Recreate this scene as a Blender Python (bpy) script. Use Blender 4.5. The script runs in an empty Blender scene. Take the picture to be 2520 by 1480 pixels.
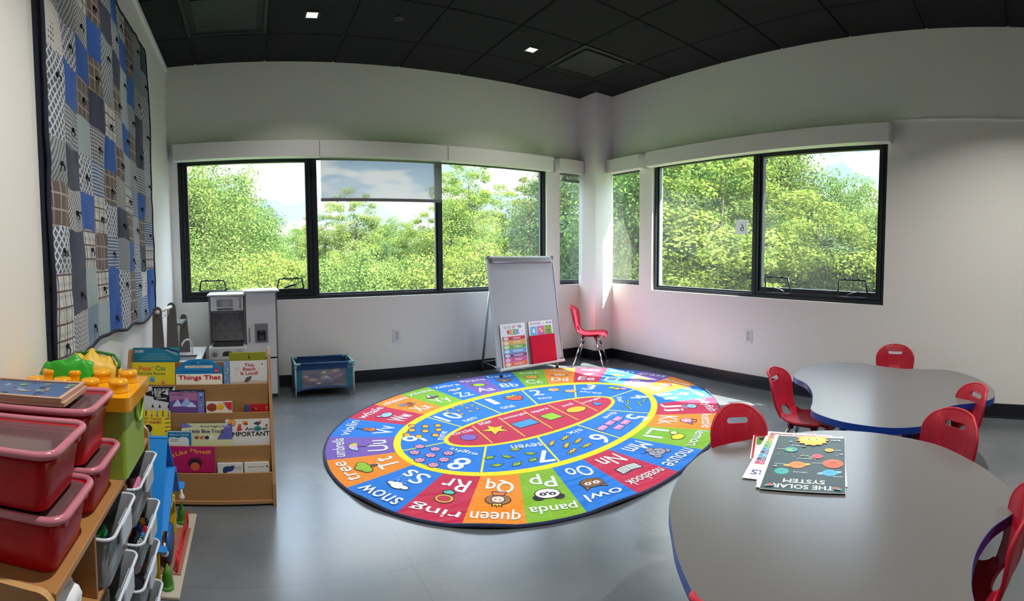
import bpy, bmesh, math, random
from mathutils import Matrix, Vector, noise
from mathutils.geometry import delaunay_2d_cdt, tessellate_polygon

PI = math.pi
SC = bpy.context.scene
COL = SC.collection

# ------------------------------------------------------------------ camera (cylindrical phone panorama)
F, YAW, Y0, PITCH, ROLL, EYE = 1225.727, .52639, 693.92, .052275, -.00597, 1.15206
cam_data = bpy.data.cameras.new('camera')
cam = bpy.data.objects.new('camera', cam_data)
COL.objects.link(cam)
cam_data.type = 'PANO'
cam_data.panorama_type = 'CENTRAL_CYLINDRICAL'
cam_data.central_cylindrical_range_u_min = -1260 / F
cam_data.central_cylindrical_range_u_max = 1260 / F
cam_data.central_cylindrical_range_v_min = (Y0 - 1480) / F
cam_data.central_cylindrical_range_v_max = Y0 / F
cam_data.central_cylindrical_radius = 1.0
cam_data.clip_start = .01
cam_data.clip_end = 500
_cp, _sp, _cr, _sr = math.cos(PITCH), math.sin(PITCH), math.cos(ROLL), math.sin(ROLL)
_c, _s = math.cos(YAW), math.sin(YAW)
_W = (Matrix(((1, 0, 0), (0, 0, 1), (0, -1, 0))) @ Matrix(((_cr, 0, _sr), (0, 1, 0), (-_sr, 0, _cr)))
      @ Matrix(((1, 0, 0), (0, _cp, -_sp), (0, _sp, _cp))) @ Matrix(((_c, -_s, 0), (_s, _c, 0), (0, 0, 1))))
_m = _W.transposed().to_4x4()
_m.translation = (0, 0, EYE)
cam.matrix_world = _m
SC.camera = cam

# ------------------------------------------------------------------ view, sampling
SC.view_settings.view_transform = 'Standard'
SC.view_settings.look = 'None'
SC.view_settings.exposure = 1.24
SC.view_settings.gamma = 1.0
SC.view_settings.use_curve_mapping = False
SC.render.film_transparent = False
cy = SC.cycles
cy.max_bounces = 6
cy.diffuse_bounces = 4
cy.glossy_bounces = 3
cy.transmission_bounces = 5
cy.transparent_max_bounces = 10
cy.caustics_reflective = False
cy.caustics_refractive = False
cy.sample_clamp_indirect = 6
cy.use_denoising = True
cy.use_adaptive_sampling = True
cy.adaptive_threshold = .03

# ------------------------------------------------------------------ sky: pale blue with white clouds, brighter overhead
world = bpy.data.worlds.new('sky')
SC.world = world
world.use_nodes = True
wn = world.node_tree
wn.nodes.clear()
W_OUT = wn.nodes.new('ShaderNodeOutputWorld')
W_BG = wn.nodes.new('ShaderNodeBackground')
tc = wn.nodes.new('ShaderNodeTexCoord')
sep = wn.nodes.new('ShaderNodeSeparateXYZ')
wn.links.new(tc.outputs['Generated'], sep.inputs[0])
rp = wn.nodes.new('ShaderNodeValToRGB')
rp.color_ramp.elements[0].position = 0.0
rp.color_ramp.elements[0].color = (.46, .58, .68, 1)
rp.color_ramp.elements[1].position = .35
rp.color_ramp.elements[1].color = (.20, .36, .60, 1)
wn.links.new(sep.outputs['Z'], rp.inputs[0])
mp = wn.nodes.new('ShaderNodeMapping')
mp.inputs['Scale'].default_value = (1.6, 1.6, 6.0)
mp.inputs['Location'].default_value = (3.1, .4, .2)
wn.links.new(tc.outputs['Generated'], mp.inputs[0])
nz = wn.nodes.new('ShaderNodeTexNoise')
nz.inputs['Scale'].default_value = 3.6
nz.inputs['Detail'].default_value = 6
nz.inputs['Roughness'].default_value = .55
wn.links.new(mp.outputs[0], nz.inputs['Vector'])
cr = wn.nodes.new('ShaderNodeValToRGB')
cr.color_ramp.elements[0].position = .43
cr.color_ramp.elements[0].color = (0, 0, 0, 1)
cr.color_ramp.elements[1].position = .53
cr.color_ramp.elements[1].color = (1, 1, 1, 1)
wn.links.new(nz.outputs['Fac'], cr.inputs[0])
mx = wn.nodes.new('ShaderNodeMixRGB')
wn.links.new(cr.outputs[0], mx.inputs[0])
wn.links.new(rp.outputs[0], mx.inputs[1])
mx.inputs[2].default_value = (.72, .74, .76, 1)
wn.links.new(mx.outputs[0], W_BG.inputs['Color'])
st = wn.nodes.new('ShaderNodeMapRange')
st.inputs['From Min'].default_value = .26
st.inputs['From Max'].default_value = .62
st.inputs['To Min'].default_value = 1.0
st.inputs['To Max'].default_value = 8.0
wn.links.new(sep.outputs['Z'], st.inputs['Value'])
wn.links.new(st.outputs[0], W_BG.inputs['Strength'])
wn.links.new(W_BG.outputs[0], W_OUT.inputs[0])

# ------------------------------------------------------------------ sun: high, from behind the camera on the right
sl = bpy.data.lights.new('sun', 'SUN')
sl.energy = 15.0
sl.angle = math.radians(.6)
sl.color = (1.0, .95, .82)
sun = bpy.data.objects.new('sun', sl)
COL.objects.link(sun)
sun.rotation_euler = Vector((-.70, 1.0, -1.40)).to_track_quat('-Z', 'Y').to_euler()
sun.location = (10, -20, 20)


# ================================================================== helpers
def lin(c):
    c = c / 255.0
    return c / 12.92 if c <= .04045 else ((c + .055) / 1.055) ** 2.4


def rgb(r, g, b):
    return (lin(r), lin(g), lin(b), 1.0)


_mats = {}


def mat(name, col, rough=.6, metal=0.0, bump=0.0, bscale=200.0, spec=.5, var=0.0, vscale=8.0, trans=0.0, coat=0.0, emit=0.0):
    """plain surface with optional noise bump and tonal variation"""
    if name in _mats:
        return _mats[name]
    m = bpy.data.materials.new(name)
    m.use_nodes = True
    nt = m.node_tree
    b = nt.nodes['Principled BSDF']
    b.inputs['Base Color'].default_value = col
    b.inputs['Roughness'].default_value = rough
    b.inputs['Metallic'].default_value = metal
    b.inputs['Specular IOR Level'].default_value = spec
    b.inputs['Coat Weight'].default_value = coat
    b.inputs['Transmission Weight'].default_value = trans
    if emit:
        b.inputs['Emission Color'].default_value = col
        b.inputs['Emission Strength'].default_value = emit
    if bump or var:
        t = nt.nodes.new('ShaderNodeTexCoord')
    if bump:
        n = nt.nodes.new('ShaderNodeTexNoise')
        n.inputs['Scale'].default_value = bscale
        n.inputs['Detail'].default_value = 3
        nt.links.new(t.outputs['Object'], n.inputs['Vector'])
        bp = nt.nodes.new('ShaderNodeBump')
        bp.inputs['Strength'].default_value = bump
        bp.inputs['Distance'].default_value = .01
        nt.links.new(n.outputs['Fac'], bp.inputs['Height'])
        nt.links.new(bp.outputs[0], b.inputs['Normal'])
    if var:
        n = nt.nodes.new('ShaderNodeTexNoise')
        n.inputs['Scale'].default_value = vscale
        n.inputs['Detail'].default_value = 5
        nt.links.new(t.outputs['Object'], n.inputs['Vector'])
        r = nt.nodes.new('ShaderNodeMapRange')
        r.inputs['From Min'].default_value = .3
        r.inputs['From Max'].default_value = .7
        r.inputs['To Min'].default_value = 1 - var
        r.inputs['To Max'].default_value = 1 + var
        nt.links.new(n.outputs['Fac'], r.inputs['Value'])
        h = nt.nodes.new('ShaderNodeHueSaturation')
        h.inputs['Color'].default_value = col
        nt.links.new(r.outputs[0], h.inputs['Value'])
        nt.links.new(h.outputs[0], b.inputs['Base Color'])
    _mats[name] = m
    return m


def wood(name, c1, c2, scale=(2, 30, 30), rough=.45):
    if name in _mats:
        return _mats[name]
    m = mat(name, c1, rough)
    nt = m.node_tree
    b = nt.nodes['Principled BSDF']
    t = nt.nodes.new('ShaderNodeTexCoord')
    mp_ = nt.nodes.new('ShaderNodeMapping')
    mp_.inputs['Scale'].default_value = scale
    n = nt.nodes.new('ShaderNodeTexNoise')
    n.inputs['Scale'].default_value = 1.6
    n.inputs['Detail'].default_value = 6
    n.inputs['Distortion'].default_value = .6
    mxn = nt.nodes.new('ShaderNodeMixRGB')
    mxn.inputs[1].default_value = c1
    mxn.inputs[2].default_value = c2
    nt.links.new(t.outputs['Object'], mp_.inputs[0])
    nt.links.new(mp_.outputs[0], n.inputs['Vector'])
    nt.links.new(n.outputs['Fac'], mxn.inputs[0])
    nt.links.new(mxn.outputs[0], b.inputs['Base Color'])
    return m


def clear(name, tint=(1, 1, 1, 1), fac=.12, rough=.0, diff=0.0, dcol=(.8, .85, .9, 1)):
    """thin see-through sheet: transparent + glossy (+ a little diffuse for frosted plastic)"""
    if name in _mats:
        return _mats[name]
    m = bpy.data.materials.new(name)
    m.use_nodes = True
    nt = m.node_tree
    nt.nodes.clear()
    o = nt.nodes.new('ShaderNodeOutputMaterial')
    tr = nt.nodes.new('ShaderNodeBsdfTransparent')
    tr.inputs[0].default_value = tint
    gl = nt.nodes.new('ShaderNodeBsdfGlossy')
    gl.inputs['Roughness'].default_value = rough
    fr = nt.nodes.new('ShaderNodeFresnel')
    fr.inputs[0].default_value = 1.5
    ml = nt.nodes.new('ShaderNodeMath')
    ml.operation = 'MULTIPLY_ADD'
    ml.inputs[1].default_value = 1.0
    ml.inputs[2].default_value = fac
    nt.links.new(fr.outputs[0], ml.inputs[0])
    ms = nt.nodes.new('ShaderNodeMixShader')
    nt.links.new(ml.outputs[0], ms.inputs[0])
    if diff:
        df = nt.nodes.new('ShaderNodeBsdfDiffuse')
        df.inputs[0].default_value = dcol
        tl = nt.nodes.new('ShaderNodeBsdfTranslucent')
        tl.inputs[0].default_value = dcol
        m3 = nt.nodes.new('ShaderNodeMixShader')
        m3.inputs[0].default_value = .4
        nt.links.new(df.outputs[0], m3.inputs[1])
        nt.links.new(tl.outputs[0], m3.inputs[2])
        m2 = nt.nodes.new('ShaderNodeMixShader')
        m2.inputs[0].default_value = diff
        nt.links.new(tr.outputs[0], m2.inputs[1])
        nt.links.new(m3.outputs[0], m2.inputs[2])
        nt.links.new(m2.outputs[0], ms.inputs[1])
    else:
        nt.links.new(tr.outputs[0], ms.inputs[1])
    nt.links.new(gl.outputs[0], ms.inputs[2])
    nt.links.new(ms.outputs[0], o.inputs[0])
    _mats[name] = m
    return m


def ink(c, kind='print'):
    """print colour: matt ink on paper, plush on the rug"""
    key = '%s_%02x%02x%02x' % (kind, *c)
    if kind == 'rug':
        return rugmat(key, rgb(*c))
    return mat(key, rgb(*c), .45)


def rugmat(key, col):
    if key in _mats:
        return _mats[key]
    m = mat(key, col, 1.0, spec=.1)
    nt = m.node_tree
    b = nt.nodes['Principled BSDF']
    b.inputs['Sheen Weight'].default_value = .15
    b.inputs['Sheen Roughness'].default_value = .6
    t = nt.nodes.new('ShaderNodeTexCoord')
    n1 = nt.nodes.new('ShaderNodeTexNoise')
    n1.inputs['Scale'].default_value = 150
    n1.inputs['Detail'].default_value = 2
    nt.links.new(t.outputs['Object'], n1.inputs['Vector'])
    mp_ = nt.nodes.new('ShaderNodeMapping')
    mp_.inputs['Rotation'].default_value = (0, 0, .1)
    mp_.inputs['Scale'].default_value = (1.5, 4.2, 1)
    nt.links.new(t.outputs['Object'], mp_.inputs[0])
    n2 = nt.nodes.new('ShaderNodeTexNoise')
    n2.inputs['Scale'].default_value = 1.7
    n2.inputs['Detail'].default_value = 2
    n2.inputs['Distortion'].default_value = .35
    nt.links.new(mp_.outputs[0], n2.inputs['Vector'])
    # the ripples are strongest at the near edge of the rug, where it has not been pulled flat
    sp = nt.nodes.new('ShaderNodeSeparateXYZ')
    nt.links.new(t.outputs['Object'], sp.inputs[0])
    mr = nt.nodes.new('ShaderNodeMapRange')
    mr.inputs['From Min'].default_value = -.45
    mr.inputs['From Max'].default_value = -1.05
    mr.inputs['To Min'].default_value = .03
    mr.inputs['To Max'].default_value = 1.0
    nt.links.new(sp.outputs['Y'], mr.inputs['Value'])
    mm = nt.nodes.new('ShaderNodeMath')
    mm.operation = 'MULTIPLY'
    nt.links.new(n2.outputs['Fac'], mm.inputs[0])
    nt.links.new(mr.outputs[0], mm.inputs[1])
    b1 = nt.nodes.new('ShaderNodeBump')
    b1.inputs['Strength'].default_value = .55
    b1.inputs['Distance'].default_value = .006
    nt.links.new(n1.outputs['Fac'], b1.inputs['Height'])
    b2 = nt.nodes.new('ShaderNodeBump')
    b2.inputs['Strength'].default_value = .9
    b2.inputs['Distance'].default_value = .055
    nt.links.new(mm.outputs[0], b2.inputs['Height'])
    nt.links.new(b2.outputs[0], b1.inputs['Normal'])
    nt.links.new(b1.outputs[0], b.inputs['Normal'])
    h = nt.nodes.new('ShaderNodeHueSaturation')
    h.inputs['Color'].default_value = col
    r = nt.nodes.new('ShaderNodeMapRange')
    r.inputs['From Min'].default_value = .3
    r.inputs['From Max'].default_value = .7
    r.inputs['To Min'].default_value = .80
    r.inputs['To Max'].default_value = 1.14
    nt.links.new(n1.outputs['Fac'], r.inputs['Value'])
    nt.links.new(r.outputs[0], h.inputs['Value'])
    nt.links.new(h.outputs[0], b.inputs['Base Color'])
    return m


_txt = {}


def text_tris(s, bold=0.0):
    """outline text from Blender's own font as flat triangles, plus its bounds"""
    key = (s, bold)
    if key not in _txt:
        cu = bpy.data.curves.new('t', 'FONT')
        cu.body = s
        cu.size = 1.0
        cu.resolution_u = 3
        cu.offset = bold
        ob = bpy.data.objects.new('t', cu)
        COL.objects.link(ob)
        dg = bpy.context.evaluated_depsgraph_get()
        me = bpy.data.meshes.new_from_object(ob.evaluated_get(dg), depsgraph=dg)
        vs = [(v.co.x, v.co.y) for v in me.vertices]
        fs = []
        for p in me.polygons:
            v = list(p.vertices)
            if p.normal.z < 0:
                v.reverse()
            fs.append(tuple(v))
        bpy.data.objects.remove(ob)
        bpy.data.curves.remove(cu)
        bpy.data.meshes.remove(me)
        xs = [v[0] for v in vs] or [0]
        ys = [v[1] for v in vs] or [0]
        _txt[key] = (vs, fs, min(xs), max(xs), min(ys), max(ys))
    return _txt[key]


class MB:
    """collects shapes; build() links them as ONE mesh object"""

    def __init__(self, M=None):
        self.v, self.f, self.mi, self.sm, self.mats = [], [], [], [], []
        self.M = M or Matrix()
        self.cur = 0
        self.smooth = False

    def use(self, m, smooth=None):
        if m not in self.mats:
            self.mats.append(m)
        self.cur = self.mats.index(m)
        if smooth is not None:
            self.smooth = smooth
        return self

    def add(self, vs, fs, smooth=None):
        n = len(self.v)
        M = self.M
        self.v.extend([M @ Vector(p) for p in vs])
        self.f.extend([tuple(i + n for i in q) for q in fs])
        self.mi.extend([self.cur] * len(fs))
        self.sm.extend([self.smooth if smooth is None else smooth] * len(fs))
        return self

    def box(self, x0, x1, y0, y1, z0, z1):
        vs = [(x, y, z) for z in (z0, z1) for y in (y0, y1) for x in (x0, x1)]
        return self.add(vs, [(0, 2, 3, 1), (4, 5, 7, 6), (0, 1, 5, 4), (2, 6, 7, 3), (0, 4, 6, 2), (1, 3, 7, 5)], False)

    def rbox(self, x0, x1, y0, y1, z0, z1, r=.01, seg=3, taper=0.0, top=True, bottom=True):
        """box with rounded vertical edges; taper shrinks the bottom"""
        lo, hi = [], []
        for cx, cy_, a0 in ((x1 - r, y1 - r, 0), (x0 + r, y1 - r, 90), (x0 + r, y0 + r, 180), (x1 - r, y0 + r, 270)):
            for k in range(seg + 1):
                a = math.radians(a0 + 90 * k / seg)
                hi.append((cx + r * math.cos(a), cy_ + r * math.sin(a)))
        mx_, my_ = (x0 + x1) / 2, (y0 + y1) / 2
        lo = [(mx_ + (x - mx_) * (1 - taper), my_ + (y - my_) * (1 - taper)) for x, y in hi]
        n = len(hi)
        vs = [(x, y, z0) for x, y in lo] + [(x, y, z1) for x, y in hi]
        fs = [(i, (i + 1) % n, n + (i + 1) % n, n + i) for i in range(n)]
        self.add(vs, fs)
        if top:
            self.add([(x, y, z1) for x, y in hi], [tuple(range(n))], False)
        if bottom:
            self.add([(x, y, z0) for x, y in lo], [tuple(reversed(range(n)))], False)
        return self

    def prism(self, pts, z0, z1, side=None, holes=False):
        """extruded polygon in the local xy plane"""
        n = len(pts)
        area = sum(pts[i][0] * pts[(i + 1) % n][1] - pts[(i + 1) % n][0] * pts[i][1] for i in range(n))
        if area < 0:
            pts = pts[::-1]
        tri = tessellate_polygon([[Vector((p[0], p[1], 0)) for p in pts]])
        ft, fb = [], []
        for a, b, c in tri:
            A, B, C_ = pts[a], pts[b], pts[c]
            if (B[0] - A[0]) * (C_[1] - A[1]) - (B[1] - A[1]) * (C_[0] - A[0]) < 0:
                b, c = c, b
            ft.append((a, b, c))
            fb.append((a, c, b))
        self.add([(p[0], p[1], z1) for p in pts], ft, False)
        self.add([(p[0], p[1], z0) for p in pts], fb, False)
        k = self.cur
        if side is not None:
            self.use(side)
        self.add([(p[0], p[1], z0) for p in pts] + [(p[0], p[1], z1) for p in pts],
                 [(i, (i + 1) % n, n + (i + 1) % n, n + i) for i in range(n)])
        self.cur = k
        return self

    def tube(self, pts, r, n=8, closed=False, cap=True):
        pts = [Vector(p) for p in pts]
        rs = r if isinstance(r, (list, tuple)) else [r] * len(pts)
        rings = []
        up = None
        for i, p in enumerate(pts):
            if closed:
                d = (pts[(i + 1) % len(pts)] - pts[i - 1]).normalized()
            else:
                a = pts[max(0, i - 1)]
                b = pts[min(len(pts) - 1, i + 1)]
                d = (b - a).normalized()
            if up is None:
                up = Vector((0, 0, 1)) if abs(d.z) < .9 else Vector((1, 0, 0))
            u = d.cross(up)
            if u.length < 1e-6:
                u = d.orthogonal()
            u.normalize()
            w = u.cross(d).normalized()
            up = w
            rings.append([p + (u * math.cos(2 * PI * k / n) + w * math.sin(2 * PI * k / n)) * rs[i] for k in range(n)])
        vs = [q for ring in rings for q in ring]
        fs = []
        m = len(rings)
        for i in range(m if closed else m - 1):
            j = (i + 1) % m
            for k in range(n):
                l = (k + 1) % n
                fs.append((i * n + k, i * n + l, j * n + l, j * n + k))
        if cap and not closed:
            fs.append(tuple(reversed(range(n))))
            fs.append(tuple((m - 1) * n + k for k in range(n)))
        sm = self.smooth
        self.smooth = True
        self.add(vs, fs)
        self.smooth = sm
        return self

    def lathe(self, prof, c=(0, 0, 0), n=24):
        """prof: (radius, z) pairs from bottom to top, turned about the z axis at c"""
        vs, fs = [], []
        for r, z in prof:
            for k in range(n):
                a = 2 * PI * k / n
                vs.append((c[0] + r * math.cos(a), c[1] + r * math.sin(a), c[2] + z))
        for i in range(len(prof) - 1):
            for k in range(n):
                l = (k + 1) % n
                fs.append((i * n + k, i * n + l, (i + 1) * n + l, (i + 1) * n + k))
        if prof[0][0] > 1e-5:
            fs.append(tuple(reversed(range(n))))
        if prof[-1][0] > 1e-5:
            fs.append(tuple((len(prof) - 1) * n + k for k in range(n)))
        return self.add(vs, fs, True)

    def blob(self, c, r, n=14, m=9, wob=0.0, seed=0):
        rx, ry, rz = r if isinstance(r, (tuple, list)) else (r, r, r)
        vs = [(c[0], c[1], c[2] - rz)]
        for i in range(1, m):
            t = PI * i / m
            for k in range(n):
                a = 2 * PI * k / n
                d = Vector((math.sin(t) * math.cos(a), math.sin(t) * math.sin(a), -math.cos(t)))
                w = 1 + wob * noise.noise(d * 1.7 + Vector((seed, seed * .3, 0)))
                vs.append((c[0] + rx * d.x * w, c[1] + ry * d.y * w, c[2] + rz * d.z * w))
        vs.append((c[0], c[1], c[2] + rz))
        fs = [(0, 1 + (k + 1) % n, 1 + k) for k in range(n)]
        for i in range(m - 2):
            for k in range(n):
                l = (k + 1) % n
                fs.append((1 + i * n + k, 1 + i * n + l, 1 + (i + 1) * n + l, 1 + (i + 1) * n + k))
        L_ = len(vs) - 1
        fs += [(L_, 1 + (m - 2) * n + k, 1 + (m - 2) * n + (k + 1) % n) for k in range(n)]
        return self.add(vs, fs, True)

    def text(self, s, w=None, h=None, x=0, y=0, z=0, bold=0.0, align='C'):
        """text in the local xy plane, scaled to width w / height h, anchored at its middle"""
        vs, fs, x0, x1, y0, y1 = text_tris(s, bold)
        bw, bh = max(x1 - x0, 1e-6), max(y1 - y0, 1e-6)
        sx = (w / bw) if w else (h / bh)
        sy = (h / bh) if h else sx
        ax = {'C': (x0 + x1) / 2, 'L': x0, 'R': x1}[align]
        my = (y0 + y1) / 2
        return self.add([((a - ax) * sx + x, (b - my) * sy + y, z) for a, b in vs], fs, False)

    def build(self, name, parent=None, kind=None, label=None, bevel=0, solid=0, auto=False):
        me = bpy.data.meshes.new(name)
        me.from_pydata([tuple(p) for p in self.v], [], self.f)
        for m_ in self.mats:
            me.materials.append(m_)
        me.polygons.foreach_set('material_index', self.mi)
        me.polygons.foreach_set('use_smooth', self.sm)
        me.update()
        o = bpy.data.objects.new(name, me)
        COL.objects.link(o)
        if parent is not None:
            o.parent = parent
        if kind:
            o['kind'] = kind
        if label:
            o['label'] = label
        if bevel:
            b = o.modifiers.new('bevel', 'BEVEL')
            b.width = bevel
            b.segments = 2
            b.limit_method = 'ANGLE'
        if solid:
            s_ = o.modifiers.new('solid', 'SOLIDIFY')
            s_.thickness = abs(solid)
            s_.offset = -1 if solid > 0 else 1
        return o


def thing(name, label, cat, loc=(0, 0, 0), rz=0.0, group=None):
    o = bpy.data.objects.new(name, None)
    COL.objects.link(o)
    o.location = loc
    o.rotation_euler = (0, 0, rz)
    o.empty_display_size = .1
    o['label'] = label
    o['category'] = cat
    if group:
        o['group'] = group
    return o


def tag(o, label, cat, group=None, kind=None):
    o['label'] = label
    o['category'] = cat
    if group:
        o['group'] = group
    if kind:
        o['kind'] = kind
    return o


def copy_tree(o, parent=None):
    c = o.copy()
    COL.objects.link(c)
    c.parent = parent
    for ch in list(o.children):
        copy_tree(ch, c)
    return c


class Pad:
    """flat artwork printed in layers on the local xy plane of a mesh builder"""

    def __init__(self, mb, kind='print', z=0.0, eps=.00005):
        self.mb, self.kind, self.z, self.eps = mb, kind, z, eps

    def _m(self, c):
        self.mb.use(ink(c, self.kind))
        self.z += self.eps

    def poly(self, pts, c):
        self._m(c)
        n = len(pts)
        ar = sum(pts[i][0] * pts[(i + 1) % n][1] - pts[(i + 1) % n][0] * pts[i][1] for i in range(n))
        if ar < 0:
            pts = pts[::-1]
        if n == 3 or (n == 4):
            self.mb.add([(x, y, self.z) for x, y in pts], [tuple(range(n))], False)
            return self
        tri = tessellate_polygon([[Vector((x, y, 0)) for x, y in pts]])
        out = []
        for a, b, d in tri:
            A, B, D = pts[a], pts[b], pts[d]
            if (B[0] - A[0]) * (D[1] - A[1]) - (B[1] - A[1]) * (D[0] - A[0]) < 0:
                b, d = d, b
            out.append((a, b, d))
        self.mb.add([(x, y, self.z) for x, y in pts], out, False)
        return self

    def rect(self, x0, y0, x1, y1, c):
        return self.poly([(x0, y0), (x1, y0), (x1, y1), (x0, y1)], c)

    def ell(self, cx, cy_, rx, ry, c, rot=0, n=20, a0=0, a1=360):
        r = math.radians(rot)
        pts = []
        full = a1 - a0 >= 360
        for k in range(n if full else n + 1):
            a = math.radians(a0 + (a1 - a0) * k / n)
            x, y = rx * math.cos(a), ry * math.sin(a)
            pts.append((cx + x * math.cos(r) - y * math.sin(r), cy_ + x * math.sin(r) + y * math.cos(r)))
        if len(pts) <= 4:
            return self.poly(pts, c)
        self._m(c)
        self.mb.add([(x, y, self.z) for x, y in pts], [tuple(range(len(pts)))], False)
        return self

    def line(self, pts, w, c, closed=False):
        self._m(c)
        m = len(pts)
        vs, fs = [], []
        for i, (x, y) in enumerate(pts):
            a = pts[(i - 1) % m] if closed else pts[max(0, i - 1)]
            b = pts[(i + 1) % m] if closed else pts[min(m - 1, i + 1)]
            dx, dy = b[0] - a[0], b[1] - a[1]
            L_ = math.hypot(dx, dy) or 1
            nx, ny = -dy / L_ * w / 2, dx / L_ * w / 2
            vs += [(x + nx, y + ny, self.z), (x - nx, y - ny, self.z)]
        for i in range(m if closed else m - 1):
            j = (i + 1) % m
            fs.append((2 * i, 2 * i + 1, 2 * j + 1, 2 * j))
        self.mb.add(vs, fs, False)
        return self

    def text(self, s, x, y, c, w=None, h=None, bold=0.0, align='C'):
        self._m(c)
        self.mb.text(s, w, h, x, y, self.z, 0.0, align)
        if bold > .005:
            g = text_tris(s)
            d = min(bold, .035) * (h if h else w * (g[5] - g[4]) / max(g[3] - g[2], 1e-6)) * 1.3
            for dx, dy in ((-d, 0), (d, 0), (0, d), (0, -d)):
                self.z += self.eps * .4
                self.mb.text(s, w, h, x + dx, y + dy, self.z, 0.0, align)
        return self


def frame_matrix(o, ux, uy):
    """matrix whose local x is ux, local y is uy (both world vectors), origin o"""
    ux = Vector(ux).normalized()
    uy = Vector(uy).normalized()
    n = ux.cross(uy).normalized()
    return Matrix(((ux.x, uy.x, n.x, o[0]), (ux.y, uy.y, n.y, o[1]), (ux.z, uy.z, n.z, o[2]), (0, 0, 0, 1)))


def catmull(pts, n=6, closed=False):
    out = []
    m = len(pts)
    rng = range(m) if closed else range(m - 1)
    for i in rng:
        p0 = pts[(i - 1) % m] if closed or i > 0 else pts[0]
        p1 = pts[i]
        p2 = pts[(i + 1) % m]
        p3 = pts[(i + 2) % m] if closed or i + 2 < m else pts[-1]
        for k in range(n):
            t = k / n
            out.append(tuple(.5 * ((2 * b) + (-a + c) * t + (2 * a - 5 * b + 4 * c - d) * t * t + (-a + 3 * b - 3 * c + d) * t ** 3)
                             for a, b, c, d in zip(p0, p1, p2, p3)))
    if not closed:
        out.append(tuple(pts[-1]))
    return out
# ================================================================== the room
XL, XR, YB, ZC = -.6955, 3.712, 4.460, 2.896
YF = -3.6          # wall behind the camera
TH = .16           # wall thickness


def wallmat(name, col):
    m = mat(name, col, .55, bump=.04, bscale=90, spec=.35)
    return m


M_WALL = wallmat('white_wall_paint', rgb(240, 240, 236))
M_TRIM = mat('white_trim_paint', rgb(240, 240, 238), .4)
M_BLACK = mat('black_vinyl_base', rgb(26, 28, 38), .35)
M_FRAME = mat('black_window_frame', rgb(28, 34, 42), .35)
M_GASK = mat('grey_gasket', rgb(120, 126, 130), .4)
M_GLASS = clear('window_glass', (.97, 1.0, .98, 1), .012, 0.0, .025, (.9, 1, .95, 1))


def wall_panel(name, ax, pos, th, a0, a1, z0, z1, holes):
    """wall slab along axis a (0: x, 1: y) at pos, thickness th outward; holes are (a0, a1, z0, z1)"""
    mb = MB()
    mb.use(M_WALL)
    xs = sorted({a0, a1, *[h[0] for h in holes], *[h[1] for h in holes]})
    for i in range(len(xs) - 1):
        u, v = xs[i], xs[i + 1]
        hs = sorted([h for h in holes if h[0] <= u + 1e-6 and h[1] >= v - 1e-6], key=lambda h: h[2])
        z = z0
        segs = []
        for h in hs:
            segs.append((z, h[2]))
            z = h[3]
        segs.append((z, z1))
        for s0, s1 in segs:
            if s1 - s0 < 1e-4:
                continue
            if ax == 0:
                mb.box(u, v, min(pos, pos + th), max(pos, pos + th), s0, s1)
            else:
                mb.box(min(pos, pos + th), max(pos, pos + th), u, v, s0, s1)
    return mb.build(name, kind='structure')


WIN_B = (-.622, 3.032, .79, 2.10)
WIN_BN = (3.202, 3.640, .83, 2.10)
WIN_R = (1.137, 3.557, .80, 2.10)
WIN_RN = (3.742, 4.340, .84, 2.10)
wall_panel('wall_back', 0, YB, TH, XL - TH, XR + TH, 0, 3.2, [WIN_B, WIN_BN])
wall_panel('wall_right', 1, XR, TH, YF, YB, 0, 3.2, [WIN_R, WIN_RN])
wall_panel('wall_left', 1, XL, -TH, YF, YB, 0, 3.2, [])
wall_panel('wall_front', 0, YF, -TH, XL - TH, XR + TH, 0, 3.2, [])
mb = MB().use(M_WALL)
mb.box(3.466, XR, 4.165, YB, 0, ZC + .05)
mb.build('wall_corner', kind='structure')

# floor: grey vinyl with very faint large tile joints
m = mat('grey_vinyl_floor', rgb(116, 122, 126), .34, spec=.6)
nt = m.node_tree
b = nt.nodes['Principled BSDF']
t = nt.nodes.new('ShaderNodeTexCoord')
n = nt.nodes.new('ShaderNodeTexNoise')
n.inputs['Scale'].default_value = 2.2
n.inputs['Detail'].default_value = 4
n.inputs['Roughness'].default_value = .5
nt.links.new(t.outputs['Object'], n.inputs['Vector'])
r = nt.nodes.new('ShaderNodeValToRGB')
r.color_ramp.elements[0].position = .3
r.color_ramp.elements[0].color = rgb(84, 91, 98)
r.color_ramp.elements[1].position = .75
r.color_ramp.elements[1].color = rgb(108, 112, 115)
nt.links.new(n.outputs['Fac'], r.inputs[0])
bk = nt.nodes.new('ShaderNodeTexBrick')
bk.inputs['Scale'].default_value = 1.0
bk.inputs['Brick Width'].default_value = .9144
bk.inputs['Row Height'].default_value = .9144
bk.inputs['Mortar Size'].default_value = .0016
bk.offset = 0
bk.inputs['Color1'].default_value = (1, 1, 1, 1)
bk.inputs['Color2'].default_value = (.93, .93, .93, 1)
bk.inputs['Mortar'].default_value = (.72, .72, .72, 1)
mp_ = nt.nodes.new('ShaderNodeMapping')
mp_.inputs['Location'].default_value = (.35, .12, 0)
nt.links.new(t.outputs['Object'], mp_.inputs[0])
nt.links.new(mp_.outputs[0], bk.inputs['Vector'])
mu = nt.nodes.new('ShaderNodeMixRGB')
mu.blend_type = 'MULTIPLY'
mu.inputs[0].default_value = 1
nt.links.new(r.outputs[0], mu.inputs[1])
nt.links.new(bk.outputs['Color'], mu.inputs[2])
nt.links.new(mu.outputs[0], b.inputs['Base Color'])
rr = nt.nodes.new('ShaderNodeMapRange')
rr.inputs['To Min'].default_value = .20
rr.inputs['To Max'].default_value = .32
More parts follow.
